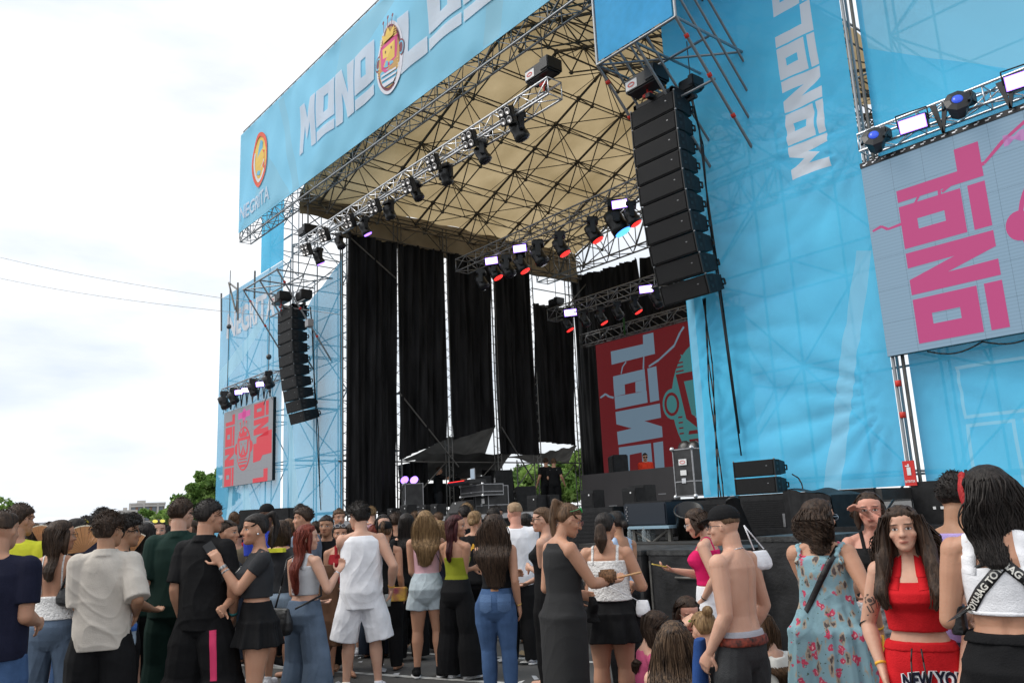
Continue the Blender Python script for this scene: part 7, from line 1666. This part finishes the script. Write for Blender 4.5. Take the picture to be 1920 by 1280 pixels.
# jeans person with long brown hair
p = P_(926, 963, 7.6, 'person in tight blue jeans and black top seen from behind', skin='tan', face=12, turn=12, w=1.03, arms=('cross', 'down'), vox=.006, hipx=-.012)
p.top(K['black'], .60, .79, sleeve=0, ease=.006, hang=.2, name='top', amp=.003); j = p.pants(DN['blue'], .615, 1.0, ease=.005, amp=.004, name='jeans'); H = p.H
p.hair('long', 'brown', .33, wid=1.35, strands=300, curl=.15); p.decal('leather_patch', [[(-.035, -.018), (.035, -.018), (.035, .018), (-.035, .018)]], j, (0, -.1*H, .60*H), (1, 0, 0), mat('tan_leather', lin((170, 120, 80)), .6)); p.band('bracelet', 1, .9, .04, m_gold)
for sx in (-1, 1): p.decal('pocket', [[(-.055, -.07), (0, -.095), (.055, -.07), (.055, .06), (-.055, .06)]], j, (sx*.052*H, -.1*H, .535*H), (1, 0, 0), mat('denim_pocket', lin((72, 100, 138)), .85, var=.2, bump=.3, bs=150), lift=.004, step=.03)
# blond person
p = P_(965, 940, 9.46, 'person in a plain white t-shirt facing the stage', sex='m', skin='red', face=2, turn=-25, w=1.08, arms=('front', 'front'), vox=.008)
p.top(K['white'], .48, sleeve=.8, ease=.016, amp=.009); p.pants(K['black'], ease=.016); p.hair('buzz', 'sand'); p.shoes(K['grey'])
# sunglasses person
p = P_(1020, 950, 8.03, 'person in black with narrow black sunglasses, facing left', skin='fair', face=-72, turn=-12, w=1.05, arms=('cross', 'front'), vox=.0075)
p.top(K['black'], .52, .80, sleeve=0, hang=.3); p.pants(K['black'], ease=.012); p.hair('bunlow', 'mid', strands=200); p.glasses(dark=True, big=1.0)
# black dress person
p = P_(1046, 940, 6.1, 'person in a long black dress with green-lensed glasses pushed up', skin='tan', face=62, turn=14, nod=20, w=1.08, arms=('bend', (.05, .22, .655, (.7, -.6, -1))), vox=.006)
m_bk = K['black']; p.dress(mat('black_knit', (.018, .018, .019), .95, bump=.4, bs=120, stretch=(1, 1, 5)), .83, .10, ease=.013, narrow=.05, amp=.005); p.hair('pony', 'mid', .24, strands=220)
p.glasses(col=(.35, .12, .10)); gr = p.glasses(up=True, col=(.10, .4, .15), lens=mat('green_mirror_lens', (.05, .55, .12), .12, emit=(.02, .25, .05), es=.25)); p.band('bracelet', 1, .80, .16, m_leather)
H = p.H; ws = p.band('wristband', 1, .70, .06, m_leather, r=.034); p.band('bracelet', 1, .93, .03, K['white'])
q = MB(); q.path([p.up(-.05, -.01, .835), p.up(-.055, .05, .80), p.up(-.02, .10, .70), p.up(.0, .11, .64), p.up(.03, .10, .70), p.up(.055, .05, .80), p.up(.05, -.01, .835)], .006); p.add('necklace', q, mat('pearl_cord', (.7, .66, .6), .4))
c, d, n_, sd_ = p.hand[1]; held('wooden_stick', p, c, MB().box((-.010, -.05, -.007), (.010, .17, .008), bev=.003), m_dwood, 'pale wooden stick with white tip in the hand of the person in the black dress', 'stick', rot=Matrix.Rotation(-.5, 4, 'Z') @ Matrix.Rotation(.18, 4, 'X'))
q = MB(); q.box((-.03, -.06, -.04), (.05, .06, .05), bev=.015); held('scrunched_pouch', p, p.arms[1][1].lerp(p.arms[1][2], .62)+Vector((0, .02, .035)), q, mat('leopard_cloth', lin((120, 85, 55)), .8, var=.8, vs_=60), 'leopard-patterned pouch hanging at the wrist of the person in the black dress', 'pouch')
q = MB(); v = Vol(); cc = p.hand[-1][0]; v.loft([(cc+Vector((.03*math.sin(k), .02, -.03*k)), Vector((.035+.018*k**.7, 0, 0)), Vector((0, .02+.006*k, 0))) for k in range(7)], 16); jr = empty('black_cloth', (0, 0, 0), label='crumpled black cloth bundle held low by the person in the black dress', cat='cloth bundle'); jr.matrix_world = p.root_M.copy(); o = v.obj('cloth', m_bk, jr, .007, 1); JOBS.append(('cloth', o, p, .012, 1.2))
# white lace
p = P_(1132, 960, 6.6, 'person in a white lace camisole and black pleated skirt', skin='tan', face=12, turn=12, w=1.20, arms=('front', (.10, .14, .64, (.7, -.8, -.6))), vox=.0065)
p.cami(m_lace, .585, .775, .007, strap=.006, sx=.062, flare=.05, hang=.5, name='lace_camisole', amp=.005); p.skirt(K['black'], .60, .395, flare=.085, ease=.008); p.hair('bunlow', 'black', strands=200); v = Vol(); H = p.H; a = p.HM @ Vector((0, -.52, .42)); v.limb(a, a+Vector((0, -.01, -.16)), [(0, .045), (.5, .055), (1, .02)]); o = v.obj('ponytail', HR['brown'], p.root, .007); JOBS.append(('hair', o, p, [], .006))
shoulder_bag(p, (.165*H, -.02*H, .545*H), (.036*H, .022*H, .040*H), K['white'], 'small white crossbody bag at the hip of the person in white lace', [(.15*H, -.03*H, .58*H), (.11*H, -.07*H, .61*H), (.02*H, -.10*H, .66*H)], sr=.003)
# pale blue top
p = P_(1158, 980, 7.92, 'person in a pale blue open-backed top with an earring', skin='olive', face=-38, turn=-12, w=1.0, arms=('front', 'front'), vox=.0075, H=1.56)
p.cami(K['palebl'], .58, .77, strap=.014, sx=.055, hang=.4); p.pants(K['black'], ease=.012); p.hair('bunlow', 'black'); q = MB(); q.sphere(p.HM @ Vector((.345, -.03, .33)), .009, 8, 6); p.add('earring', q, m_silver)
# pink top
p = P_(1318, 950, 7.2, 'person in a hot pink top and white trousers reading a phone', skin='fair', face=-76, turn=0, nod=20, w=1.05, arms=((.10, .02, .535, (.6, -1, 0)), (.02, .195, .68, (.5, -.6, -1))), vox=.0065)
p.cami(K['hotpink'], .605, .785, .006, strap=.005, sx=.045); p.pants(K['white'], .605, ease=.018, wide=.02, name='trousers', amp=.008); p.hair('bob', 'brown', .06, wid=1.15, curl=.3); p.glasses(col=(.7, .6, .5)); p.band('bracelet', -1, .86, .03, m_leather)
phone(p, 1, 'yellow-cased phone being read by the person in the hot pink top', mat('yellow_case', lin((214, 190, 96)), .5))
# shirtless person
p = P_(1364, 947, 5.0, 'shirtless person in a black cap and black jeans, blue cloth hanging from the waistband', sex='m', skin='fair', face=-58, turn=-16, nod=4, w=1.04, arms=((.125, .05, .505, (0, -1, 0)), 'pocket'), vox=.0055, stance=.07)
pants = p.pants(m_wb, .545, 1.0, ease=.012, amp=.008, name='jeans'); H = p.H; v = Vol(); v.loft(p.torso_rings(.525, .572, .006, 0), 26); p.garment('waistband', v, K['grey'], .002); v = Vol(); v.loft(p.torso_rings(.522, .553, .0135, 0), 26); p.garment('belt', v, mat('patterned_belt', (.02, .015, .012), .6, var=.9, vs_=45, var2=lin((150, 60, 40))), .001)
p.hair('fade', 'mid'); p.cap_hat(K['black']); p.glasses(col=(.02, .02, .03)); q = MB(); q.path([p.up(.038*math.cos(a), .036*math.sin(a)-.008, .842-.012*math.sin(a)) for a in [2*PI*i/16 for i in range(17)]], .003); p.add('necklace', q, m_silver)
v = Vol(); v.loft([(Vector((-.100*H, .105*H+.004*k, (.545-.032*k)*H)), Vector((.028+.004*k, .01, 0))*H*1.0, Vector((-.006, .018+.001*k, 0))*H, .8) for k in range(9)], 18); jr = empty('blue_cloth', (0, 0, 0), label='royal blue t-shirt tucked into the waistband of the shirtless person', cat='t-shirt'); jr.matrix_world = p.root_M.copy(); o = v.obj('cloth', K['royal'], jr, .007, 1); JOBS.append(('cloth', o, p, .010, .9))
# white handbag behind his shoulder
shoulder_bag(p, (.155*H, -.02*H, .80*H), (.06*H, .03*H, .035*H), K['white'], 'white and black handbag showing behind the shoulder of the shirtless person', [(.12*H, -.02*H, .84*H), (.10*H, -.0*H, .93*H), (.19*H, -.02*H, .84*H)], sr=.004)
# sitting group
p = P_(1282, 1126, 6.8, 'person in black with glasses sitting on the ground and looking down', H=1.62, skin='red', face=160, nod=18, sit=.07, arms=('lap', 'chest'), vox=.0075)
p.top(K['black'], .52, sleeve=.5); p.pants(K['rose'], ease=.014, wide=.01); p.hair('long', 'brown', .14, wid=.8); p.glasses(col=(.5, .4, .3)); phone(p, 1, 'pink-cased phone held by the sitting person with glasses', mat('pink_case', lin((220, 110, 140)), .5))
p = P_(1262, 1178, 5.3, 'person in a cream top sitting with their back to the camera', H=1.60, skin='fair', face=4, sit=.10, arms=('lap', 'lap'), vox=.0065)
p.cami(K['cream'], .5, .76, sx=.06); p.pants(K['black']); p.hair('long', hair_mat('hair_streaked', (.022, .014, .01), (.16, .10, .06)), .36, wid=1.25, strands=280); p.glasses(up=True, col=(.02, .02, .02), lens=m_lens_d)
p = P_(1326, 1160, 5.8, 'sitting person in a black top with a green head band', H=1.60, skin='fair', face=-30, nod=12, sit=.10, arms=('brow', 'lap'), vox=.0065)
p.top(K['black'], .5, .80, sleeve=0); p.pants(K['black']); p.hair('bun', 'sand' if False else 'blond', strands=260); q = MB(); q.path([p.HM @ Vector((.42*math.cos(a), -.05+.5*math.sin(a), .78)) for a in [PI*.05+PI*.9*i/14 for i in range(15)]], .004); p.add('hair_band', q, mat('neon_green', lin((120, 210, 60)), .5))
p = P_(1438, 1168, 5.8, 'person in a loose white blouse sitting behind the shirtless person', H=1.60, skin='fair', face=-50, nod=20, sit=.12, arms=('lap', 'lap'), vox=.007)
p.top(K['offwhite'], .48, .83, sleeve=2, ease=.016, hang=.8, amp=.012, name='blouse'); p.pants(K['black']); p.hair('long', 'mid', .26, wid=1.0)
p = P_(1216, 1205, 6.2, 'sitting person in rose-pink trousers with a raised knee', H=1.55, skin='fair', face=75, nod=20, sit=.05, arms=('lap', 'lap'), vox=.008)
p.top(K['rose'], .5, sleeve=.9); p.pants(K['rose'], ease=.014, wide=.012); p.hair('long', 'brown', .2)
# floral dress
p = P_(1528, 935, 5.4, 'person in a long light blue floral and paisley dress', skin='tan', face=16, turn=28, w=1.14, arms=('cross', (.175, .0, .53, (.5, -1, 0))), vox=.006)
dr_ = p.dress(m_floral, .80, .06, ease=.010, flare=.10, hang=.45, amp=.006, pleat=11, pamp=.010, waist=.68); H = p.H
for sd in (-1, 1):
    vv = Vol()
    for k in range(9): a = PI*(.0+k/8*.95); vv.ball(p.up(sd*(.073+.007*math.cos(k*2.3)), -.045*math.cos(a)*1.1, .775+.062*math.sin(a)), .0125*H)
    o = vv.obj('shoulder_frill', m_floral, p.root, .006, 5); JOBS.append(('cloth', o, p, .010, 3.0))
p.hair('curly', 'brown', .135, curl=.6, wid=1.1, strands=320); p.glasses(col=(.4, .5, .6)); p.band('wristband', 1, .86, .05, m_wristy); c = p.arms[1][2]; q = MB(); q.box((-.012, -.02, -.11), (.02, -.012, -.02)); o = q.build('wristband_tag', m_wristy, p.root); o.location = c
p.belt_path('bag_strap', [((.075*H, -.2*H, .83*H), (0, 1, 0)), ((.02*H, -.2*H, .73*H), (0, 1, 0)), ((-.085*H, -.2*H, .60*H), (.2, 1, 0))], .035, m_leather, [dr_, p.bodyobj])
# glasses, black top, shading her brow
p = P_(1626, 922, 5.9, 'person in a black crop top and round glasses shading the eyes with one hand', skin='red', face=172, turn=8, w=1.02, arms=((-.015, .12, .915, (1, .3, -.8)), 'down'), vox=.006)
p.cami(K['black'], .625, .79, .006, strap=.006, sx=.045); p.pants(mat('bandana_print', (.30, .30, .31), .85, var=.8, vs_=38, bump=.2), .585, .26, ease=.016, wide=.02, name='shorts'); p.hair('long', 'brown', .06, wid=.95); p.glasses(col=(.3, .15, .12)); p.band('bracelet', -1, .72, .03, m_leather)
# red top
p = P_(1690, 947, 4.5, 'person in a red halter crop top and red lettered joggers facing the camera', skin='fair', face=188, turn=-4, tilt=3, w=1.10, arms=('pocket', 'pocket'), vox=.0055)
H = p.H; tpo = p.top(K['redk'], .628, .775, sleeve=0, ease=.006, hang=.25, name='halter_top', amp=.003)
for sd in (-1, 1): p.over_shoulder('halter_strap', sd, .045, .775, .027*H, K['redk'], [tpo, p.bodyobj], tpo, inx=.014)
jog = p.pants(K['redk'], .595, 1.0, ease=.022, wide=.012, name='joggers', amp=.010); v = Vol(); v.loft(p.torso_rings(.572, .60, .012, 0), 26); p.garment('waistband', v, K['redk'], .003, 2.0)
p.hair('curly', 'brown', .22, curl=.5, wid=1.25, strands=260); q = MB()
for sd in (-1, 1):
    pts = [p.HM @ Vector((sd*.30, .18, .80)), p.HM @ Vector((sd*.40, .12, .5)), p.HM @ Vector((sd*.46, .10, .1)), p.up(sd*.075, .06, .79), p.up(sd*.080, .088, .74), p.up(sd*.070, .095, .70)]
    v = Vol()
    for a, b, r0, r1 in zip(pts[:-1], pts[1:], (.10, .15, .17, .17, .14), (.15, .17, .17, .14, .05)): v.limb(a, b, [(0, r0*.145*H), (1, r1*.145*H)])
    o = v.obj('hair_lock', HR['brown'], p.hairobj, .006, 2); stl = []
    for k in range(40):
        off = Vector((p.r.uniform(-1, 1), p.r.uniform(-1, 1), 0))*.020*H; stl.append(([a+off+Vector((math.sin(i*2.2+k), math.cos(i*1.7+k), 0))*.006 for i, a in enumerate(pts)], .0045))
    JOBS.append(('hair', o, p, stl, .008))
v_, f_, wd = text_polys('NEW YORK', .14, .006); s_ = .30/wd; T_ = [[(v_[i][0]*s_-.15, v_[i][1]*s_*1.5+.03*(1-((v_[i][0]*s_-.15)/.18)**2)) for i in q_] for q_ in f_]
v2_, f2_, wd2 = text_polys('NEW YORK', .14, .016); s2_ = .304/wd2; T2 = [[(v2_[i][0]*s2_-.152, v2_[i][1]*s2_*1.5-.003+.03*(1-((v2_[i][0]*s2_-.15)/.18)**2)) for i in q_] for q_ in f2_]
p.decal('lettering_edge', T2, jog, (-.045*H, .15*H, .462*H), (-1, 0, 0), K['white'], lift=.005, step=.02); p.decal('lettering', T_, jog, (-.045*H, .15*H, .462*H), (-1, 0, 0), K['navy'], lift=.009, step=.02)
q = MB()
for sx, zz in ((-.012, .47), (.014, .485)): q.path([p.up(sx, .09, .585), p.up(sx*1.3, .105, .55), p.up(sx*1.6, .108, zz)], .004)
p.add('drawstring', q, m_cable); p.band('bracelet', 1, .0, .015, m_cable, r=.025*H*1.1); p.band('wristband', 1, .86, .05, m_wristy)
S, E, W = p.arms[1]; p.decal('tattoo', [[(a*1.1, b*1.1) for a, b in pl] for pl in zig([(-.02, .03), (-.005, .045), (.015, .03), (.02, .01), (0, 0), (-.02, .01), (-.02, .03)], .006)+zig([(-.015, -.005), (-.005, -.03), (.015, -.045)], .006)+zig([(.0, 0), (.01, -.03), (-.02, -.045)], .004)+[ell(0, .02, .012, .010, 8)]], p.bodyobj, S.lerp(E, .62)+Vector((0, .05, 0)), (-1, 0, 0), m_tat, lift=.0015)
# lilac top person
p = P_(1783, 892, 4.8, 'person in a lilac sleeveless top and dark shorts, behind the white crop-top person', H=1.66, sex='m', skin='olive', face=40, turn=-20, w=1.06, arms=('bend', 'bend'), vox=.0065)
p.top(K['lilac'], .52, .83, sleeve=0, ease=.012, hang=.5); p.pants(cloth((70, 76, 92), 'slate_cloth'), ease=.02, end=.55, wide=.02, name='shorts'); p.hair('short', 'black'); p.glasses(col=(.02, .02, .02))
# white crop top with straps
p = P_(1846, 873, 4.0, 'person in a white racer-back crop top crossed by black lettered straps and black trousers', skin='tan', face=6, turn=-38, w=1.10, arms=((.115, .14, .63, (.15, -1, -.2)), (.115, .14, .63, (.15, -1, -.2))), vox=.0055)
H = p.H; ct = p.top(K['white'], .655, .765, sleeve=0, ease=.005, hang=.2, name='crop_top', amp=.0025)
for sd in (-1, 1): p.over_shoulder('crop_top_strap', sd, .066, .768, .034*H, K['white'], [ct, p.bodyobj], ct, inx=.012)
v = Vol(); v.loft(p.torso_rings(.652, .664, .0065, .2), 26); p.garment('hem_band', v, K['white'], .0)
p.pants(K['black'], .605, 1.0, ease=.026, wide=.03, amp=.010, f=.8); v = Vol(); v.loft(p.torso_rings(.588, .612, .016, 0), 26); p.garment('waistband', v, K['black'], .003, 2.5)
p.hair('long', 'black', .17, wid=1.15, strands=340, curl=.15); q = MB(); pts = [p.HM @ Vector((-.30, .18, .9)), p.HM @ Vector((-.40, .05, .6)), p.HM @ Vector((-.43, -.10, .25)), p.HM @ Vector((-.40, -.22, -.15)), p.HM @ Vector((-.36, -.28, -.42))]; v = Vol()
for a, b, r0, r1 in zip(pts[:-1], pts[1:], (.06, .1, .1, .08), (.1, .1, .08, .02)): v.limb(a, b, [(0, r0*.145*H), (1, r1*.145*H)])
o = v.obj('red_hair_streak', HR['fire'], p.hairobj, .006, 1); JOBS.append(('hair', o, p, [([a+Vector((p.r.uniform(-1, 1), p.r.uniform(-1, 1), 0))*.013 for a in pts], .004) for k in range(40)], .004))
p.belt_path('shoulder_strap', [((.015*H, -.3*H, .775*H), (0, 1, 0)), ((-.045*H, -.3*H, .71*H), (0, 1, 0)), ((-.080*H, -.3*H, .658*H), (.0, 1, 0))][::-1], .042, m_leather, [ct, p.bodyobj], None, 'black strap with white lettering running down to the left', 'TOYU-BAG TOYU', K['offwhite'], .004)
p.belt_path('shoulder_strap', [((.015*H, -.3*H, .775*H), (0, 1, 0)), ((.055*H, -.3*H, .735*H), (0, 1, 0)), ((.088*H, -.3*H, .69*H), (-.05, 1, 0))], .042, m_leather, [ct, p.bodyobj], None, 'black strap with white lettering running down to the right', 'BAG TOYU', K['offwhite'], .007)
p.belt_path('shoulder_strap', [((-.055*H, -.3*H, .81*H), (0, 1, -.2)), ((-.02*H, -.3*H, .775*H), (0, 1, 0)), ((.0*H, -.3*H, .76*H), (0, 1, 0))], .030, m_leather, p.bodyobj, None, None, None, None, .006)
t = empty('hip_pouch', (0, 0, 0), label='black pouch at the left side of the person in the white crop top', cat='pouch'); t.matrix_world = p.root_M.copy(); v = Vol(); v.loft([(Vector((-.112*H, .01*H, z*H)), Vector((.018*H, 0, 0)), Vector((0, .035*H, 0)), .7) for z in (.60, .605, .64, .665, .67)], 18); o = v.obj('pouch_body', m_leather, t, .006, 2); JOBS.append(('plain', o, p))

# ------------------------------------------------------------------ people further back
bgp = [
 (56, 984, 9.0, 'f', 'person in black in profile between the yellow shirt and the backless top', 'long', 'brown', 'black', 70), (30, 1000, 8.2, 'f', 'person in black with mirrored sunglasses pushed up, before the yellow shirt', 'long', 'black', 'black', 10),
 (92, 980, 10.5, 'm', 'person in brown behind the one in the backless top', 'short', 'brown', 'brown', 30), (141, 972, 8.6, 'f', 'person in navy in profile with orange sunglasses pushed up', 'long', 'black', 'navy', 60),
 (160, 968, 11.0, 'm', 'person in charcoal at the back, left of the person in beige', 'short', 'black', 'char', 10), (192, 955, 9.6, 'm', 'person in navy whose head rises directly behind the person in beige', 'mop', 'black', 'navy', 20),
 (252, 962, 10.0, 'm', 'person in black with blue mirrored sunglasses pushed up on the head', 'short', 'black', 'black', -20), (272, 979, 8.8, 'f', 'person in dark green with pale-rimmed sunglasses pushed up', 'long', 'black', 'green', 10),
 (295, 972, 9.6, 'm', 'person in a grey top with yellow mirrored sunglasses pushed up', 'buzz', 'brown', 'grey', 160), (360, 975, 9.0, 'f', 'person in khaki facing left between the green and black shirts', 'long', 'brown', 'khaki', -120),
 (541, 972, 11.0, 'f', 'person in dull green behind the person in the blue jersey', 'long', 'mid', 'camo', 10), (660, 980, 10.8, 'f', 'person in black partly hidden by the one in the white vest', 'long', 'brown', 'black', 30),
 (700, 985, 10.5, 'm', 'person in a red top behind the shoulder of the person in the white vest', 'short', 'red', 'redk', 20), (822, 975, 10.6, 'f', 'person in navy right behind the pink tank top', 'long', 'blond', 'navy', 40),
 (218, 990, 10.8, 'f', 'person in a teal top, deep in the crowd left of the trees', 'long', 'black', 'teal', 0), (120, 990, 11.6, 'm', 'person in a white shirt deep in the crowd behind the backless-top person', 'short', 'brown', 'white', 10),
 (310, 985, 11.0, 'm', 'person in a camouflage-green shirt deep in the crowd behind the green-shirted person', 'short', 'black', 'camo', 20), (180, 985, 12.0, 'f', 'person in a cream top deep in the crowd behind the person in beige', 'bunlow', 'mid', 'cream', 10),
 (445, 985, 11.0, 'm', 'person in a khaki shirt deep in the crowd below the left video wall', 'short', 'black', 'khaki', 15), (480, 975, 12.0, 'f', 'person in a dark red top deep in the crowd behind the raised phone', 'long', 'brown', 'dred', 5),
 (592, 978, 11.4, 'm', 'person in a charcoal shirt deep in the crowd behind the studded black bag', 'short', 'brown', 'char', 0), (12, 975, 10.5, 'm', 'person in a grey shirt at the far left edge, behind the navy t-shirt person', 'short', 'black', 'bluegrey', 15),
 (776, 975, 11.6, 'm', 'person in brown deep in the crowd left of the pink tank top', 'short', 'brown', 'brown', 15), (350, 990, 12.4, 'f', 'person in lilac deep in the crowd under the green trees', 'long', 'black', 'lilac', 0),
 (70, 992, 12.6, 'm', 'person in navy deep in the crowd below the white marquee', 'short', 'brown', 'navy', 0), (985, 962, 11.0, 'f', 'person in black near the stage behind the plain white t-shirt', 'long', 'black', 'black', 10),
]
for i, (px, py, d, sx, lb, hk, hc, tc, fc) in enumerate(bgp):
    p = P_(px, py, d, lb, sex=sx, skin=['tan', 'olive', 'fair'][i % 3], face=fc, turn=(i*37) % 30-15, w=1+.04*(i % 3), arms=(('front', 'down'), ('front', 'front'), ('down', 'bend'))[i % 3], vox=.011)
    p.top(K[tc], .49, .83, sleeve=.6 if i % 4 else 0, ease=.014, hang=.6, amp=.008)
    if i % 3 == 0: p.pants(DN[['blue', 'mid', 'dark'][i % 3 if i % 2 else 2]], ease=.014, wide=.012, name='jeans')
    elif i % 3 == 1: p.pants(K['black'], ease=.014, wide=.01)
    else: p.pants(K['black'], end=.5, ease=.02, wide=.02, name='shorts'); p.shoes(K['white'])
    p.hair(hk, hc, .2, strands=90)
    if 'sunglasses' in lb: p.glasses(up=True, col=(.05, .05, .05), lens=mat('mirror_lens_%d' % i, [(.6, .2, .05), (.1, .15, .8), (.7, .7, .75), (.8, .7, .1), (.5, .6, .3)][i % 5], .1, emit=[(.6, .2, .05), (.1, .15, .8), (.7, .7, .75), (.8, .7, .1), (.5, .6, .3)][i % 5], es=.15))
# heads deep in the crowd, up to the stage
rb = random.Random(21); cn = list(dict(navy='navy', white='white', black='black', grey='pale grey', bluegrey='grey-blue', dred='dark red', brown='brown', khaki='khaki', teal='teal', lilac='lilac', yellow='yellow', jersey='royal blue', pink='pale pink', camo='dull green').items())
spots = [(10+i*31+rb.uniform(-9, 9), 11.6+rb.uniform(0, 5.5)) for i in range(31)]+[(rb.uniform(600, 960), rb.uniform(11.5, 14)) for i in range(5)]
for i, (px, d) in enumerate(spots):
    k, kn = cn[(i*5) % len(cn)]; hc = ('black', 'brown', 'mid', 'black', 'blond', 'brown')[i % 6]; hn = {'black': 'black', 'brown': 'dark brown', 'mid': 'brown', 'blond': 'dark-blond'}[hc]; sx = 'mf'[(i*3) % 2]; h = rb.uniform(1.68, 1.86) if sx == 'm' else rb.uniform(1.56, 1.72)
    p = Person(px, 985, d, 'person in a %s top far back in the crowd, number %d from left' % (kn, i+1), H=h, sex=sx, skin=['tan', 'olive', 'fair', 'tan', 'brown'][i % 5], face=rb.uniform(-60, 60) if i % 5 else 170, turn=rb.uniform(-20, 20), arms=('front', 'down') if i % 2 else ('down', 'front'), vox=.013, group='people far back in the crowd')
    p.top(K[k], .49, .83, sleeve=.6, ease=.012, hang=.6, amp=.008); p.pants(K['black'] if i % 2 else DN['dark'], ease=.012, wide=.01); p.hair({'m': 'short', 'f': 'long'}[sx], hc, .18, strands=40)
# fans held in the crowd
def hand_fan(px, py, d, R, a0, a1, label, rz):
    p0 = onD(px, py, d); t = empty('hand_fan', p0, -math.atan2(p0.x, p0.y)+rz, label=label, cat='hand fan', group='wooden hand fans'); q = MB(); n = 14
    v = [Vector((0, 0, 0))]
    q2 = MB()
    for i in range(n):
        a = a0+(a1-a0)*i/n; b = a0+(a1-a0)*(i+.92)/n; o = .004*(i % 2)
        q.add([(0, o, 0), (R*.55*math.cos(a), o, R*.55*math.sin(a)), (R*.55*math.cos(b), o, R*.55*math.sin(b))], [(0, 1, 2)]); q.add([(R*.55*math.cos(a), o, R*.55*math.sin(a)), (R*math.cos(a), o, R*math.sin(a)), (R*math.cos(b), o+.003, R*math.sin(b)), (R*.55*math.cos(b), o+.003, R*.55*math.sin(b))], [(0, 1, 2, 3)])
        q2.add([(R*math.cos(a), o, R*math.sin(a)), (R*1.05*math.cos(a), o, R*1.05*math.sin(a)), (R*1.05*math.cos(b), o+.003, R*1.05*math.sin(b)), (R*math.cos(b), o+.003, R*math.sin(b))], [(0, 1, 2, 3)])
    q.build('ribs', mat('fan_wood', lin((196, 140, 92)), .6, var=.2), t); q2.build('edge', mat('fan_edge', lin((235, 225, 205)), .7), t)
hand_fan(158, 1034, 8.4, .22, math.radians(40), math.radians(185), 'open round wooden hand fan beside the person in beige', 0)
hand_fan(246, 1040, 8.3, .19, math.radians(55), math.radians(100), 'half-open wooden hand fan behind the shoulder of the person in beige', .2)
hand_fan(75, 1020, 8.6, .16, math.radians(60), math.radians(120), 'small folded wooden hand fan between the yellow shirt and the backless top', .1)
# ------------------------------------------------------------------ people on stage
def stager(px, py, D, label, **k):
    tp = k.pop('ztop', 1.78); p = Person(px, py, D, label, H=tp, z0=k.pop('z0', DZ), vox=.011, **k); return p
p = stager(820, 877, 30.5, 'camera operator in black on stage, elbow raised', sex='m', skin='tan', face=70, lean=4, arms=((.10, .14, .80, (1, -.3, 0)), (.05, .2, .80, (1, -.4, -.3))), w=1.1)
p.top(K['black'], .47, sleeve=.7, ease=.014); p.pants(K['char'], ease=.014); p.hair('short', 'brown')
c = p.hand[1][0]; q = MB(); q.box((-.07, -.1, -.05), (.07, .22, .12), bev=.02); q.tube((0, .2, .03), (0, .34, .03), .05); held('video_camera', p, c+Vector((0, .03, .03)), q, m_plast, 'black video camera held by the operator on stage', 'camera')
p = stager(850, 885, 31.5, 'second crew member reaching an arm out behind the mixing table', sex='m', skin='olive', face=60, arms=('front', (.0, .36, .80, (1, 0, -.3))), ztop=1.70); p.top(K['black'], .47, sleeve=.7); p.pants(K['black']); p.hair('short', 'black')
p = stager(1023, 863, 28.6, 'stagehand in a black t-shirt on stage, the nearer of two, back to the camera', sex='m', skin='tan', face=-15, turn=20, arms=('out', 'bend'), w=1.08, ztop=1.80); p.top(K['black'], .47, sleeve=.75, ease=.016); p.pants(K['black'], ease=.014); p.hair('short', 'brown')
p = stager(1038, 870, 28.2, 'stagehand in a black t-shirt with small back print, right of the other', sex='m', skin='tan', face=10, arms=('bend', 'out'), w=1.08, ztop=1.74); t_ = p.top(K['black'], .47, sleeve=.75, ease=.016); p.pants(K['black'], ease=.014); p.hair('short', 'mid'); p.decal('back_print', [[(-.12, 0), (.12, 0), (.12, .02), (-.12, .02)]], t_, (0, -.1*p.H, .78*p.H), (1, 0, 0), m_white)
pd = onY(1203, 850, 20.6)
p = Person(1203, 852, 26.0, 'DJ in an orange-red t-shirt and sunglasses behind the grey booth', H=1.78, sex='m', skin='tan', face=175, nod=10, arms=('front', 'front'), vox=.011, loc=(pd.x, 20.75, 0), z0=pd.z-1.77); tt = p.top(K['orange'], .47, sleeve=.7, ease=.016); p.pants(K['black']); p.hair('fade', 'black'); p.glasses(dark=True)
v_, f_, wd = text_polys('SUMMER', .07, .003)
finish_people()
